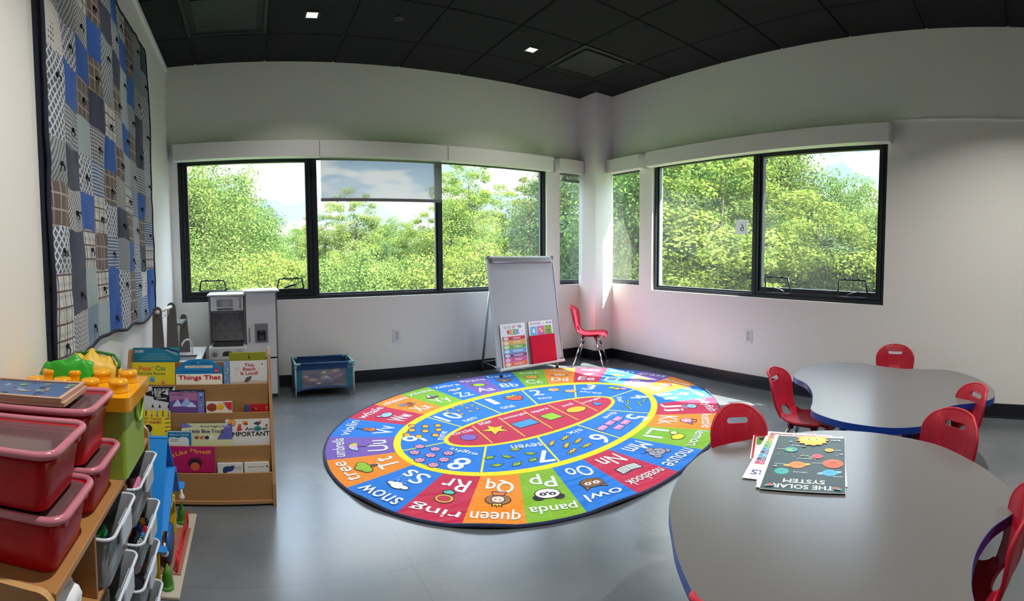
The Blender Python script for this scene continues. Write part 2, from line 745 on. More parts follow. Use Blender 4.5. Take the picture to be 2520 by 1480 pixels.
nt.links.new(n.outputs['Fac'], rr.inputs['Value'])
nt.links.new(rr.outputs[0], b.inputs['Roughness'])
mb = MB().use(m)
mb.box(XL - TH, XR + TH, YF - TH, YB + TH, -.1, 0)
mb.build('floor', kind='structure')

# ceiling: black acoustic tiles dropped a little below the dark grid
M_TILE = mat('black_ceiling_tile', rgb(36, 38, 40), .9, bump=.5, bscale=120, var=.12, vscale=60, spec=.2)
M_GRID = mat('black_ceiling_grid', rgb(14, 15, 17), .6)
T = .6096
GX, GY = -.423, 3.911
mb = MB().use(M_GRID)
mb.box(XL - TH, XR + TH, YF - TH, YB + TH, ZC + .012, ZC + .1)
mb.use(M_TILE)
VENTS = {(0, -1), (6, 0 - 1)}
xs = [XL] + [GX + k * T for k in range(0, 7)] + [XR]
ys = [YB] + [GY - k * T for k in range(0, 13)]
HOLES = {(1, 1), (6, 1), (8 - 1, 4)}
for i in range(len(xs) - 1):
    for j in range(len(ys) - 1):
        if (i, j) in ((1, 1), (6, 1)):
            continue
        g = .004
        x0, x1, y1, y0 = xs[i] + g, xs[i + 1] - g, ys[j] - g, ys[j + 1] + g
        e = .006
        vs = [(x0, y0, ZC + .012), (x1, y0, ZC + .012), (x1, y1, ZC + .012), (x0, y1, ZC + .012),
              (x0 + e, y0 + e, ZC), (x1 - e, y0 + e, ZC), (x1 - e, y1 - e, ZC), (x0 + e, y1 - e, ZC)]
        mb.add(vs, [(7, 6, 5, 4), (0, 4, 5, 1), (1, 5, 6, 2), (2, 6, 7, 3), (3, 7, 4, 0)], False)
mb.build('ceiling', kind='structure')

# trims and baseboards
MB().use(M_TRIM).box(XL, XL + .022, YF, YB - .002, ZC - .042, ZC).build('trim_1', kind='structure', bevel=.004)
mb = MB().use(M_TRIM)
mb.box(XR - .010, XR, YF, 1.09, 2.222, 2.238)
mb.build('trim_2', kind='structure', bevel=.003)
def base(name, boxes):
    mb = MB().use(M_BLACK)
    for x0, x1, y0, y1, tx, ty in boxes:
        mb.box(x0, x1, y0, y1, 0, .109)
        mb.box(x0 - tx * .010 if tx > 0 else x0, x1 - tx * .010 if tx < 0 else x1,
               y0 - ty * .010 if ty > 0 else y0, y1, 0, .012)
    return mb.build(name, kind='structure', bevel=.002)
base('baseboard_back', [(XL, 3.466, YB - .008, YB, 0, 1)])
base('baseboard_right', [(XR - .008, XR, YF, 4.165, 1, 0)])
base('baseboard_left', [(XL, XL + .008, YF, YB, -1, 0)])
mb = MB().use(M_BLACK)
mb.box(3.458, 3.466, 4.157, YB, 0, .109)
mb.box(3.458, XR - .008, 4.157, 4.165, 0, .109)
mb.build('baseboard_corner', kind='structure', bevel=.002)


# windows ---------------------------------------------------------------
def ring(mb, x0, x1, z0, z1, w, y0, y1, wb=None, wt=None):
    wb = w if wb is None else wb
    wt = w if wt is None else wt
    mb.box(x0, x0 + w, y0, y1, z0, z1)
    mb.box(x1 - w, x1, y0, y1, z0, z1)
    mb.box(x0 + w, x1 - w, y0, y1, z0, z0 + wb)
    mb.box(x0 + w, x1 - w, y0, y1, z1 - wt, z1)


def window(name, M, units, x0, x1, z0, z1, side=.032):
    """M maps local (x along wall, y outward, z up); units are (x0, x1, operable)"""
    root = bpy.data.objects.new(name, None)
    COL.objects.link(root)
    root['kind'] = 'structure'
    root.matrix_world = M
    fr = MB().use(M_FRAME)
    ring(fr, x0, x1, z0, z1, side, .035, .115, .032, .032)
    for u in units[1:]:
        fr.box(u[0] - .018, u[0] + .018, .035, .115, z0 + .03, z1 - .03)
    fr.build('window_frame', root, bevel=.002)
    for i, (a, b_, op) in enumerate(units):
        a_ = a + (side - .002 if i == 0 else .018)
        b__ = b_ - (side - .002 if i == len(units) - 1 else .018)
        if op:
            s = MB().use(M_FRAME)
            ring(s, a_ + .001, b__ - .001, z0 + .031, z1 - .03, .052, .050, .10, .062, .04)
            ring(s, a_ + .008, b__ - .008, z0 + .038, z1 - .04, .018, .030, .05)
            s.build('sash', root, bevel=.002)
            g = (a_ + .052, b__ - .052, z0 + .09, z1 - .07)
        else:
            s = MB().use(M_FRAME)
            sw = .014 if side > .01 else .003
            ring(s, a_ + .001, b__ - .001, z0 + .031, z1 - .03, sw, .055, .10, .014, .014)
            s.use(M_GASK)
            ring(s, a_ + sw - .001, b__ - sw + .001, z0 + .043, z1 - .044, .005, .066, .09)
            s.build('glazing_bead', root)
            g = (a_ + sw + .002, b__ - sw - .002, z0 + .047, z1 - .046)
        gl = MB().use(M_GLASS)
        gl.add([(g[0], .08, g[2]), (g[1], .08, g[2]), (g[1], .08, g[3]), (g[0], .08, g[3])], [(0, 1, 2, 3)], False)
        gl.build('window_pane', root)
    return root


def latch(root, x0, x1, z0, z1, arm):
    """folding trapezoid bracket with two knobs at the foot of the operable sash"""
    m_ = MB().use(M_FRAME)
    i = .018
    P = [(x0, .012, z0), (x0 + i, -.012, z1), (x1 - i, -.012, z1), (x1, .012, z0)]
    for a, b_ in zip(P, P[1:] + P[:1]):
        d = Vector(b_) - Vector(a)
        m_.tube([a, b_], .0068, 6)
    w = x1 - x0
    for k in (.28, .72):
        x = x0 + w * k
        m_.box(x - .014, x + .014, -.018, -.006, z1, z1 + .008)
        m_.box(x - .006, x + .006, -.018, -.006, z1 + .006, z1 + .012)
    o = m_.build('sash_bracket', root)
    if arm:
        h = MB().use(M_FRAME)
        xm = (x0 + x1) / 2
        h.tube([(xm - .05 * arm, .03, z0 + .012), (xm - .01 * arm, .02, z0 + .028), (xm + .055 * arm, .012, z0 + .045)], [.010, .011, .007], 8)
        h.build('sash_handle', root)
    return o


MBK = Matrix.Translation((0, YB, 0))
MRT = Matrix.Translation((XR, 0, 0)) @ Matrix.Rotation(-PI / 2, 4, 'Z')   # local x -> -y, local y -> +x
w1 = window('window_1', MBK, [(-.622, .597, True), (.597, 1.812, False), (1.812, 3.032, False)], *WIN_B)
latch(w1, -.457, -.216, .892, .984, 0)
latch(w1, .241, .483, .886, .981, 1)
w2 = window('window_2', MBK, [(3.202, 3.640, False)], *WIN_BN, side=.004)
w3 = window('window_3', MRT, [(-4.340, -3.742, False)], -4.340, -3.742, .84, 2.10, side=.004)
w4 = window('window_4', MRT, [(-3.557, -2.345, False), (-2.345, -1.137, True)], -3.557, -1.137, .80, 2.10)
latch(w4, -2.21, -1.955, .85, .985, -1)
latch(w4, -1.527, -1.266, .85, .99, 1)

# eave added outside, out of view above the right-hand windows: it trims the top of the sunbeams
MB().use(mat('added_eave_paint', rgb(200, 200, 195), .7)).box(XR + TH, XR + .62, -4.2, 5.2, 2.80, 2.95).build('added_eave', kind='structure')
# ================================================================== blinds, lamps, vents, sockets, quilt
M_CASE = mat('white_blind_case', rgb(236, 236, 234), .4)
def screen_fabric():
    m = bpy.data.materials.new('grey_screen_fabric')
    m.use_nodes = True
    nt = m.node_tree
    nt.nodes.clear()
    o = nt.nodes.new('ShaderNodeOutputMaterial')
    tr = nt.nodes.new('ShaderNodeBsdfTransparent')
    df = nt.nodes.new('ShaderNodeBsdfDiffuse')
    df.inputs[0].default_value = rgb(150, 148, 144)
    tl = nt.nodes.new('ShaderNodeBsdfTranslucent')
    tl.inputs[0].default_value = rgb(118, 116, 112)
    a = nt.nodes.new('ShaderNodeMixShader')
    a.inputs[0].default_value = .55
    nt.links.new(df.outputs[0], a.inputs[1])
    nt.links.new(tl.outputs[0], a.inputs[2])
    b_ = nt.nodes.new('ShaderNodeMixShader')
    b_.inputs[0].default_value = .70
    nt.links.new(tr.outputs[0], b_.inputs[1])
    nt.links.new(a.outputs[0], b_.inputs[2])
    nt.links.new(b_.outputs[0], o.inputs[0])
    return m
M_FAB = screen_fabric()
M_ALU = mat('brushed_aluminium', rgb(170, 172, 176), .35, .8)
M_HEM = mat('grey_hem_bar', rgb(120, 120, 122), .5)


def blind(label, M, x0, x1, drop=None, fx=None, cord=None):
    o = thing('roller_blind', label, 'window blind', group=None)
    o.matrix_world = M
    c = MB().use(M_CASE)
    c.rbox(x0, x1, -.105, -.003, 2.050, 2.190, .006, 2)
    c.build('blind_case', o, bevel=.003)
    if drop:
        a, b_ = fx
        f = MB().use(M_FAB)
        f.add([(a, -.045, drop), (b_, -.045, drop), (b_, -.045, 2.06), (a, -.045, 2.06)], [(0, 1, 2, 3)], False)
        f.build('blind_fabric', o)
        h = MB().use(M_HEM)
        h.box(a - .004, b_ + .004, -.055, -.037, drop - .028, drop)
        h.build('hem_bar', o, bevel=.003)
    if cord:
        k = MB().use(mat('white_cord', rgb(215, 218, 220), .5))
        k.tube([(cord - .008, -.05, 2.06), (cord - .008, -.05, .96), (cord, -.05, .935), (cord + .012, -.05, .96), (cord + .012, -.05, 2.06)], .0022, 5)
        k.build('pull_cord', o)
    return o


blind('white roller blind case over the left pane of the big back window, fully raised', MBK, -.645, .640)
blind('roller blind with its grey screen lowered part-way over the middle back pane', MBK, .644, 1.845, 1.69, (.655, 1.80))
blind('white roller blind case over the back pane behind the easel, fully raised', MBK, 1.849, 3.050)
blind('short roller blind in the narrow back window, slightly lowered, with a pull cord', MBK, 3.130, 3.456, 1.985, (3.205, 3.425), 3.440)
blind('short white roller blind case above the narrow right window', MRT, -4.150, -3.649)
blind('long white roller blind case above the big right window', MRT, -3.562, -1.100)
mb = MB().use(M_TRIM)
mb.box(3.05, 3.13, YB - .04, YB - .002, 2.165, 2.195)
mb.build('trim_4', kind='structure')
MB().use(M_TRIM).box(XR - .04, XR - .002, 3.562, 3.649, 2.165, 2.195).build('trim_5', kind='structure')

# downlights: square, flush in the black tiles. two are in view, two wash the left wall, the last two are added fill
M_LED = mat('lit_lamp_face', (1, .95, .84, 1), .5, emit=1.0)
def downlight(x, y, label, power=3):
    o = thing('downlight', label, 'ceiling light', (x, y, ZC), 0, 'square downlights in the black ceiling')
    t_ = MB().use(mat('dark_lamp_trim', rgb(38, 40, 42), .4))
    w, s = .056, .040
    for a, b_, c, d in ((-w, w, -w, -s), (-w, w, s, w), (-w, -s, -s, s), (s, w, -s, s)):
        t_.box(a, b_, c, d, -.005, .0)
    t_.build('trim_ring', o)
    f = MB().use(M_LED)
    f.box(-s, s, -s, s, -.003, .0)
    f.build('lamp_face', o)
    l = bpy.data.lights.new('lamp_light', 'AREA')
    l.shape = 'SQUARE'
    l.size = .075
    l.energy = power
    l.color = (1, .95, .87)
    l.spread = math.radians(118)
    lo = bpy.data.objects.new('lamp_light', l)
    COL.objects.link(lo)
    lo.parent = o
    lo.location = (0, 0, -.006)
    return o
downlight(.501, 3.607, 'small square lit downlight nearest the left wall', 1.8)
downlight(2.319, 3.639, 'small square lit downlight just left of the square air vent', 1.8)
downlight(.32, 1.0, 'square downlight over the storage shelves', 11)
downlight(-.11, 2.35, 'square downlight over the book display', 1.5)
downlight(2.42, .05, 'unseen square downlight added over the far grey table to brighten the right wall', 12)  # added out of view to lift the lower right wall
downlight(1.60, -2.0, 'unseen square downlight added behind the grey tables as fill light', 9)  # added fill light, well behind the camera

def vent(x0, y0, label):
    o = thing('ceiling_vent', label, 'air vent', (x0 + T / 2, y0 + T / 2, ZC), 0, 'square air vents in the black ceiling')
    h = T / 2 - .006
    f = MB().use(mat('dark_vent_metal', rgb(48, 52, 53), .45, .3))
    i = .225
    for k in range(4):
        f.M = Matrix.Rotation(k * PI / 2, 4, 'Z')
        f.add([(-h, -h, 0), (h, -h, 0), (h - .02, -h + .02, -.004), (-h + .02, -h + .02, -.004)], [(0, 1, 2, 3)], False)
        f.add([(-h + .02, -h + .02, -.004), (h - .02, -h + .02, -.004), (i + .02, -i - .02, .09), (-i - .02, -i - .02, .09)], [(0, 1, 2, 3)], False)
    f.M = Matrix()
    f.use(M_GRID)
    f.box(-h, h, -h, h, .088, .092)
    f.build('vent_frame', o)
    p = MB().use(mat('dark_vent_plate', rgb(34, 38, 38), .5))
    p.box(-i, i, -i, i, .0, .012)
    for sx in (-1, 1):
        for sy in (-1, 1):
            p.box(sx * .2 - .008, sx * .2 + .008, sy * .2 - .008, sy * .2 + .008, .01, .09)
    p.build('vent_plate', o, bevel=.002)
vent(GX, GY - T, 'square black air vent in the ceiling at the left')
vent(GX + 5 * T, GY - T, 'square black air vent in the ceiling near the window corner')
mb = MB().use(mat('black_sprinkler_cover', rgb(30, 31, 33), .5))
mb.lathe([(.0, -.010), (.036, -.009), (.040, -.004), (.040, 0)], (0, 0, 0), 24)
o = mb.build('sprinkler_cover')
o.location = (1.127, 3.557, ZC)
tag(o, 'small round black sprinkler cover in a ceiling tile', 'sprinkler')


def outlet(label, M, c):
    o = thing('power_outlet', label, 'power outlet')
    o.matrix_world = M @ Matrix.Translation(c)
    p = MB().use(mat('white_outlet_plate', rgb(232, 232, 230), .35))
    p.rbox(-.037, .037, -.006, -.0005, -.060, .060, .003, 2)
    p.build('wall_plate', o, bevel=.002)
    q = MB().use(mat('outlet_face', rgb(205, 206, 206), .4))
    q.box(-.017, .017, -.0085, -.006, -.042, .042)
    q.use(mat('socket_slot', rgb(60, 60, 62), .6))
    for z in (-.022, .022):
        for x in (-.007, .007):
            q.box(x - .0015, x + .0015, -.0088, -.0083, z - .003, z + .008)
        q.box(-.003, .003, -.0088, -.0083, z - .013, z - .008)
    q.build('receptacle', o)
outlet('white power outlet on the back wall right of the blue doll playpen', MBK, (1.345, 0, .415))
outlet('white power outlet on the right wall under the big window', MRT, (-2.363, 0, .454))

# number sheet taped to the outside of the fixed right pane, seen from behind
o = thing('number_sheet', 'white paper with a reversed 6 stuck on the big right window', 'paper sign')
o.matrix_world = Matrix.Translation((XR + .0845, 2.515, 1.425)) @ Matrix.Rotation(-PI / 2, 4, 'Z') @ Matrix.Rotation(PI / 2, 4, 'X')
pm = mat('paper_white', rgb(238, 240, 240), .6)
s_ = MB().use(clear('sunlit_paper', (1, 1, 1, 1), 0.0, .6, .97, rgb(236, 238, 240)))
s_.box(-.068, .068, -.066, .066, -.0012, 0)
s_.build('paper', o)
g = MB(Matrix.Scale(-1, 4, (1, 0, 0))).use(mat('sheet_ink', rgb(70, 80, 100), .6))
g.text('6', None, .068, -.006, -.004, .0006)
g.build('numeral', o)

# ---------------------------------------------------------------- patchwork quilt on the left wall
def fabric(name, c1, c2, kind, sc=1.0, c3=None):
    m = mat(name, c1, .85, spec=.15)
    nt = m.node_tree
    b = nt.nodes['Principled BSDF']
    b.inputs['Sheen Weight'].default_value = .15
    t = nt.nodes.new('ShaderNodeTexCoord')
    mp_ = nt.nodes.new('ShaderNodeMapping')
    nt.links.new(t.outputs['Object'], mp_.inputs[0])
    mxn = nt.nodes.new('ShaderNodeMixRGB')
    mxn.inputs[1].default_value = c1
    mxn.inputs[2].default_value = c2
    def wave(direction, scale, ax=None, src=mp_):
        w = nt.nodes.new('ShaderNodeTexWave')
        w.bands_direction = direction
        w.inputs['Scale'].default_value = scale
        w.inputs['Distortion'].default_value = .15
        nt.links.new(src.outputs[0], w.inputs['Vector'])
        r = nt.nodes.new('ShaderNodeMath')
        r.operation = 'GREATER_THAN'
        r.inputs[1].default_value = .5
        nt.links.new(w.outputs['Fac'], r.inputs[0])
        return r, w
    if kind == 'solid':
        n = nt.nodes.new('ShaderNodeTexNoise')
        n.inputs['Scale'].default_value = 260
        nt.links.new(t.outputs['Object'], n.inputs['Vector'])
        nt.links.new(n.outputs['Fac'], mxn.inputs[0])
    elif kind in ('vstripe', 'hstripe', 'dstripe'):
        if kind == 'dstripe':
            mp_.inputs['Rotation'].default_value = (math.radians(40), 0, 0)
        r, w = wave('Z' if kind == 'hstripe' else 'Y', 18 * sc)
        nt.links.new(r.outputs[0], mxn.inputs[0])
    elif kind in ('check', 'diamond', 'hound'):
        if kind == 'diamond':
            mp_.inputs['Rotation'].default_value = (math.radians(45), 0, 0)
        r1, _ = wave('Y', 14 * sc)
        r2, _ = wave('Z', 14 * sc)
        a = nt.nodes.new('ShaderNodeMath')
        a.operation = {'check': 'MAXIMUM', 'diamond': 'MAXIMUM', 'hound': 'SUBTRACT'}[kind]
        if kind in ('check', 'diamond'):
            r1.inputs[1].default_value = .8
            r2.inputs[1].default_value = .8
        nt.links.new(r1.outputs[0], a.inputs[0])
        nt.links.new(r2.outputs[0], a.inputs[1])
        if kind == 'hound':
            ab = nt.nodes.new('ShaderNodeMath')
            ab.operation = 'ABSOLUTE'
            nt.links.new(a.outputs[0], ab.inputs[0])
            a = ab
        nt.links.new(a.outputs[0], mxn.inputs[0])
    elif kind == 'dots':
        v = nt.nodes.new('ShaderNodeTexVoronoi')
        v.inputs['Scale'].default_value = 48 * sc
        v.inputs['Randomness'].default_value = 0
        nt.links.new(mp_.outputs[0], v.inputs['Vector'])
        r = nt.nodes.new('ShaderNodeMath')
        r.operation = 'LESS_THAN'
        r.inputs[1].default_value = .42
        nt.links.new(v.outputs['Distance'], r.inputs[0])
        nt.links.new(r.outputs[0], mxn.inputs[0])
    elif kind == 'zig':
        w = nt.nodes.new('ShaderNodeTexWave')
        w.bands_direction = 'Y'
        w.wave_profile = 'TRI'
        w.inputs['Scale'].default_value = 9
        nt.links.new(mp_.outputs[0], w.inputs['Vector'])
        sp = nt.nodes.new('ShaderNodeSeparateXYZ')
        nt.links.new(t.outputs['Object'], sp.inputs[0])
        ma = nt.nodes.new('ShaderNodeMath')
        ma.operation = 'MULTIPLY_ADD'
        ma.inputs[1].default_value = .022
        nt.links.new(w.outputs['Fac'], ma.inputs[0])
        nt.links.new(sp.outputs['Z'], ma.inputs[2])
        mo = nt.nodes.new('ShaderNodeMath')
        mo.operation = 'PINGPONG'
        mo.inputs[1].default_value = .009
        nt.links.new(ma.outputs[0], mo.inputs[0])
        r = nt.nodes.new('ShaderNodeMath')
        r.operation = 'GREATER_THAN'
        r.inputs[1].default_value = .0048
        nt.links.new(mo.outputs[0], r.inputs[0])
        nt.links.new(r.outputs[0], mxn.inputs[0])
    out = mxn
    if c3:
        r3, _ = wave('Y', 5.3)
        r3.inputs[1].default_value = .965
        r4, _ = wave('Z', 5.3)
        r4.inputs[1].default_value = .965
        a = nt.nodes.new('ShaderNodeMath')
        a.operation = 'MAXIMUM'
        nt.links.new(r3.outputs[0], a.inputs[0])
        nt.links.new(r4.outputs[0], a.inputs[1])
        m2 = nt.nodes.new('ShaderNodeMixRGB')
        m2.inputs[2].default_value = c3
        nt.links.new(a.outputs[0], m2.inputs[0])
        nt.links.new(mxn.outputs[0], m2.inputs[1])
        out = m2
    nt.links.new(out.outputs[0], b.inputs['Base Color'])
    return m

NV, NV2 = rgb(44, 50, 72), rgb(58, 66, 92)
QF = {
    'N': fabric('navy_solid_fabric', NV, NV2, 'solid'),
    'B': fabric('royal_blue_fabric', rgb(20, 78, 160), rgb(34, 100, 186), 'hstripe', 1.5),
    'S': fabric('steel_blue_fabric', rgb(104, 128, 150), rgb(122, 146, 166), 'solid'),
    'G': fabric('pale_grey_blue_fabric', rgb(150, 166, 172), rgb(170, 184, 188), 'solid'),
    'T': fabric('brown_stripe_fabric', rgb(112, 98, 92), rgb(82, 74, 74), 'vstripe', 1.3, rgb(170, 160, 150)),
    'D': fabric('grey_diagonal_fabric', rgb(160, 166, 168), rgb(100, 108, 118), 'dstripe', .8),
    'H': fabric('houndstooth_fabric', rgb(206, 208, 206), rgb(58, 64, 86), 'hound', 1.2),
    'C': fabric('small_check_fabric', rgb(60, 66, 84), rgb(190, 194, 196), 'check', 1.3),
    'X': fabric('diamond_lattice_fabric', rgb(84, 96, 124), rgb(210, 214, 216), 'diamond', .8),
    'P': fabric('cream_plaid_fabric', rgb(208, 208, 198), rgb(176, 182, 184), 'check', .5, rgb(96, 72, 84)),
    'O': fabric('navy_dot_fabric', rgb(214, 214, 210), rgb(52, 58, 96), 'dots'),
    'Z': fabric('zigzag_fabric', rgb(200, 202, 200), rgb(70, 78, 98), 'zig'),
    'F': fabric('fine_blue_stripe_fabric', rgb(70, 96, 138), rgb(180, 190, 200), 'hstripe', 1.1),
    'W': fabric('grey_pinstripe_fabric', rgb(110, 120, 128), rgb(160, 168, 172), 'vstripe', .9),
}
# rows from the top of the quilt to its bottom, each from the camera end towards the windows
QROWS = ['BWTPDTNPGB', 'GCGTDBPTDN', 'GDPTNCBTSC', 'ZDHBDNGBCX', 'OXBTDTGDNH', 'XBTNPZBTNX', 'XCGCBTGHCG', 'DNXFTHPFBZ',
         'THBPXNTGTF', 'XNPTFWBXNP', 'PNGPBXTFOB', 'PZSGBXTSFB'][1:]
o = thing('patchwork_quilt', 'blue grey and brown patchwork quilt hanging on the left wall', 'quilt', (XL + .001, 1.60, .80))
qm = MB()
rnd = random.Random(4)
NC, NR = 10, len(QROWS)
PW, PH = 1.835 / NC, 1.80 / NR
def qpos(u, v):
    """u along the wall 0..NC, v up 0..NR -> bulge from the wall"""
    y = u * PW
    z = v * PH
    sag = .022 * math.sin(y * 3.1) * (1 - v / NR) - .035 * (u / NC - .0) * (v / NR) * 0
    hem = (.012 * math.sin(y * 4.4 + .5) + .008 * math.sin(y * 9) - .045 * (u / NC) ** 4) * max(0, 1 - v / 2.0)
    x = .020 + .010 * math.sin(y * 7 + z * 1.2) + .012 * noise.noise(Vector((y * 4, z * 2.2, 3))) + .006 * noise.noise(Vector((y * 14, z * 9, 1)))
    px, pz = abs((u % 1) - .5) * 2, abs((v % 1) - .5) * 2
    x += .004 * (1 - max(px, pz) ** 4)
    dy = .014 * noise.noise(Vector((u * .9, v * .7, 9)))
    return (max(x, .011), y + dy, z - hem + sag + .018 * noise.noise(Vector((u, v, 5))))
for j, row in enumerate(QROWS):
    v0 = NR - 1 - j
    for i, ch in enumerate(row):
        qm.use(QF[ch])
        S = 6
        vs = [qpos(i + a / S, v0 + b_ / S) for b_ in range(S + 1) for a in range(S + 1)]
        fs = [(b_ * (S + 1) + a, b_ * (S + 1) + a + 1, (b_ + 1) * (S + 1) + a + 1, (b_ + 1) * (S + 1) + a) for b_ in range(S) for a in range(S)]
        qm.add(vs, fs, True)
qm.build('patchwork', o)
bd = MB().use(mat('navy_binding', rgb(24, 30, 52), .8))
loop = [qpos(u / 4, 0) for u in range(0, 4 * NC + 1)] + [qpos(NC, v / 2) for v in range(1, 2 * NR + 1)]
loop += [qpos(u / 4, NR) for u in range(4 * NC - 1, -1, -1)] + [qpos(0, v / 2) for v in range(2 * NR - 1, 0, -1)]
bd.tube(loop, .009, 6, closed=True)
bd.box(.001, .012, -.018, .0, .0, 1.80)
bd.build('binding', o)
tie = MB().use(mat('black_yarn', rgb(14, 16, 26), .9))
tie.blob((0, 0, 0), (.007, .010, .009), 8, 5, .5, 2)
tie.tube([(0, 0, 0), (.008, .012, -.010), (.006, .016, -.024)], [.003, .0025, .002], 5)
tie.tube([(0, 0, 0), (.008, -.010, -.012), (.006, -.018, -.020)], [.003, .0025, .002], 5)
first = None
for j in range(NR):
    for i in range(NC):
        if (i + j) % 2 == 0:
            p = qpos(i + .5, j + .45)
            if first is None:
                first = tie.build('yarn_tie', o)
                t_ = first
            else:
                t_ = first.copy()
                COL.objects.link(t_)
                t_.parent = o
            t_.location = (p[0] + .004, p[1], p[2])
            t_.rotation_euler = (rnd.uniform(-1, 1), 0, 0)
# ================================================================== alphabet rug
RB, RR, RO, RG, RP, RY, RW, RK = (14, 118, 214), (196, 30, 72), (240, 138, 16), (128, 180, 34), (118, 88, 176), (240, 224, 8), (232, 238, 244), (34, 34, 46)
PK, DB, OR2, LB = (226, 150, 200), (134, 92, 58), (236, 120, 50), (150, 200, 236)
RC = Vector((1.951, 2.923))
E_OUT = ((0, 0), 1.606, 1.219, 21.1)
E_YO = ((1.901 - RC.x, 2.887 - RC.y), 1.114, .71, 14.7)
E_YI = ((1.895 - RC.x, 2.878 - RC.y), 1.063, .652, 14.1)
E_RO = ((1.876 - RC.x, 2.862 - RC.y), .752, .272, 8.1)
E_RI = ((1.876 - RC.x, 2.862 - RC.y), .722, .242, 8.1)


def ep(E_, phi):
    (cx, cy_), a, b_, r = E_
    t_, r = math.radians(phi), math.radians(r)
    x, y = a * math.cos(t_), b_ * math.sin(t_)
    return Vector((cx + x * math.cos(r) - y * math.sin(r), cy_ + x * math.sin(r) + y * math.cos(r)))


rug = MB()
TOP = .012
rug.use(rugmat('rug_edge_binding', rgb(44, 52, 84)))
NB = 160
rim = []
for k in range(NB):
    p = ep(E_OUT, 360 * k / NB)
    lift = .010 * max(0, math.sin(k * .55)) * (1 if 70 < k < 150 else .15)
    rim.append((p.x, p.y, TOP * .55 + lift))
# field, as concentric rings so that the edge may lift a little
WED_O = [79.4, 68, 56, 42.9, 29, 13.8, -1.8, -19.4, -36.3, -52, -67.9, -81.2, -93.6, -105.8, -117.5, -128.9, -140.1, -151.9, -165.6, -181.8, -198.7, -215.2, -230.7, -244.9, -257.4, -269.2, -280.6]
WED_I = [86.7, 75.4, 62.9, 50.5, 36.5, 20.8, 3.5, -10.9, -29.8, -45.2, -61, -74.7, -86.9, -98.9, -109.4, -120.5, -131.6, -144.5, -158.6, -174.4, -191.1, -209.6, -224.9, -239.7, -251.3, -263.4, -273.3]
WORDS = ['apple', 'bear', 'cat', 'dog', 'egg', 'fish', 'grass', 'house', 'ice-cream', 'jellyfish', 'kettle', 'lemon', 'mouse', 'notebook', 'owl', 'panda',
         'queen', 'ring', 'snow', 'tree', 'umbrella', 'violin', 'whale', 'xylophone', 'yacht', 'zebra']
WCOL = [RP, RB, RG, RO, RR, RB, RP, RO, RB, RR, RO, RG, RB, RR, RB, RG, RO, RR, RB, RO, RP, RB, RR, RO, RG, RB]
pad = Pad(rug, 'rug', TOP, .00005)


def band(Ea, Eb, a0, a1, b0, b1, c, n=8, z=None):
    """strip between two ellipses"""
    rug.use(ink(c, 'rug'))
    vs, fs = [], []
    for k in range(n + 1):
        p = ep(Ea, a0 + (a1 - a0) * k / n)
        q = ep(Eb, b0 + (b1 - b0) * k / n)
        for s in range(4):
            w = p.lerp(q, s / 3)
            vs.append((w.x, w.y, z))
    for k in range(n):
        for s in range(3):
            i = k * 4 + s
            fs.append((i, i + 1, i + 5, i + 4))
    rug.add([v for v in vs], [f[::-1] for f in fs] if (a1 > a0) else fs, False)


for i in range(26):
    band(E_YI, E_OUT, WED_I[i], WED_I[i + 1], WED_O[i], WED_O[i + 1], WCOL[i], 8, TOP)
rug.use(ink(RY, 'rug'))
band(E_YI, E_YO, 360, 0, 360, 0, RY, 90, TOP + .0006)
NUM_O = [94.3, 66.5, 35.7, -12.2, -59.2, -88.9, -116.8, -144.8, -191.5, -237.2, -265.7]
NUM_I = [100.1, 73.6, 42.5, -2.7, -49.4, -82, -108.6, -140.2, -183.8, -226.8, -259.9]
band(E_RI, E_YI, 360, 0, 360, 0, RB, 90, TOP + .0004)
band(E_RI, E_RO, 360, 0, 360, 0, RY, 90, TOP + .0010)
rug.use(ink(RR, 'rug'))
cen = E_RI[0]
vs = [(cen[0], cen[1], TOP + .0008)] + [tuple(ep(E_RI, 360 * k / 90)) + (TOP + .0008,) for k in range(90)]
rug.add(vs, [(0, 1 + k, 1 + (k + 1) % 90) for k in range(90)], False)
pad.z = TOP + .0011
for a, b_ in zip(NUM_O[1:], NUM_I[1:]):
    p, q = ep(E_YI, a), ep(E_RO, b_)
    pad.line([tuple(p), tuple(q)], .013, (226, 222, 60))
for (x0, y0), (x1, y1) in [((1.411, 2.966), (1.388, 2.64)), ((1.648, 3.036), (1.616, 2.63)), ((1.879, 3.079), (1.841, 2.649)), ((2.112, 3.093), (2.083, 2.682)), ((2.349, 3.094), (2.316, 2.751))]:
    pad.line([(x0 - RC.x, y0 - RC.y), (x1 - RC.x, y1 - RC.y)], .009, (236, 206, 50))


def place(p, up, s=1.0):
    up = Vector((up.x, up.y, 0)).normalized()
    ux = Vector((up.y, -up.x, 0))
    rug.M = Matrix(((ux.x * s, up.x * s, 0, p.x), (ux.y * s, up.y * s, 0, p.y), (0, 0, 1, 0), (0, 0, 0, 1)))


def oe(cx, cy_, rx, ry, c, rot=0, o_=.07, **k):
    pad.ell(cx, cy_, rx + o_, ry + o_, RK, rot, **k)
    pad.ell(cx, cy_, rx, ry, c, rot, **k)


def op(pts, c, o_=.12):
    pad.poly(pts, c)
    pad.line(pts, o_, RK, True)


def starpts(n, r0, r1, rot=90):
    return [((r0 if k % 2 == 0 else r1) * math.cos(math.radians(rot + 180 * k / n)), (r0 if k % 2 == 0 else r1) * math.sin(math.radians(rot + 180 * k / n))) for k in range(2 * n)]


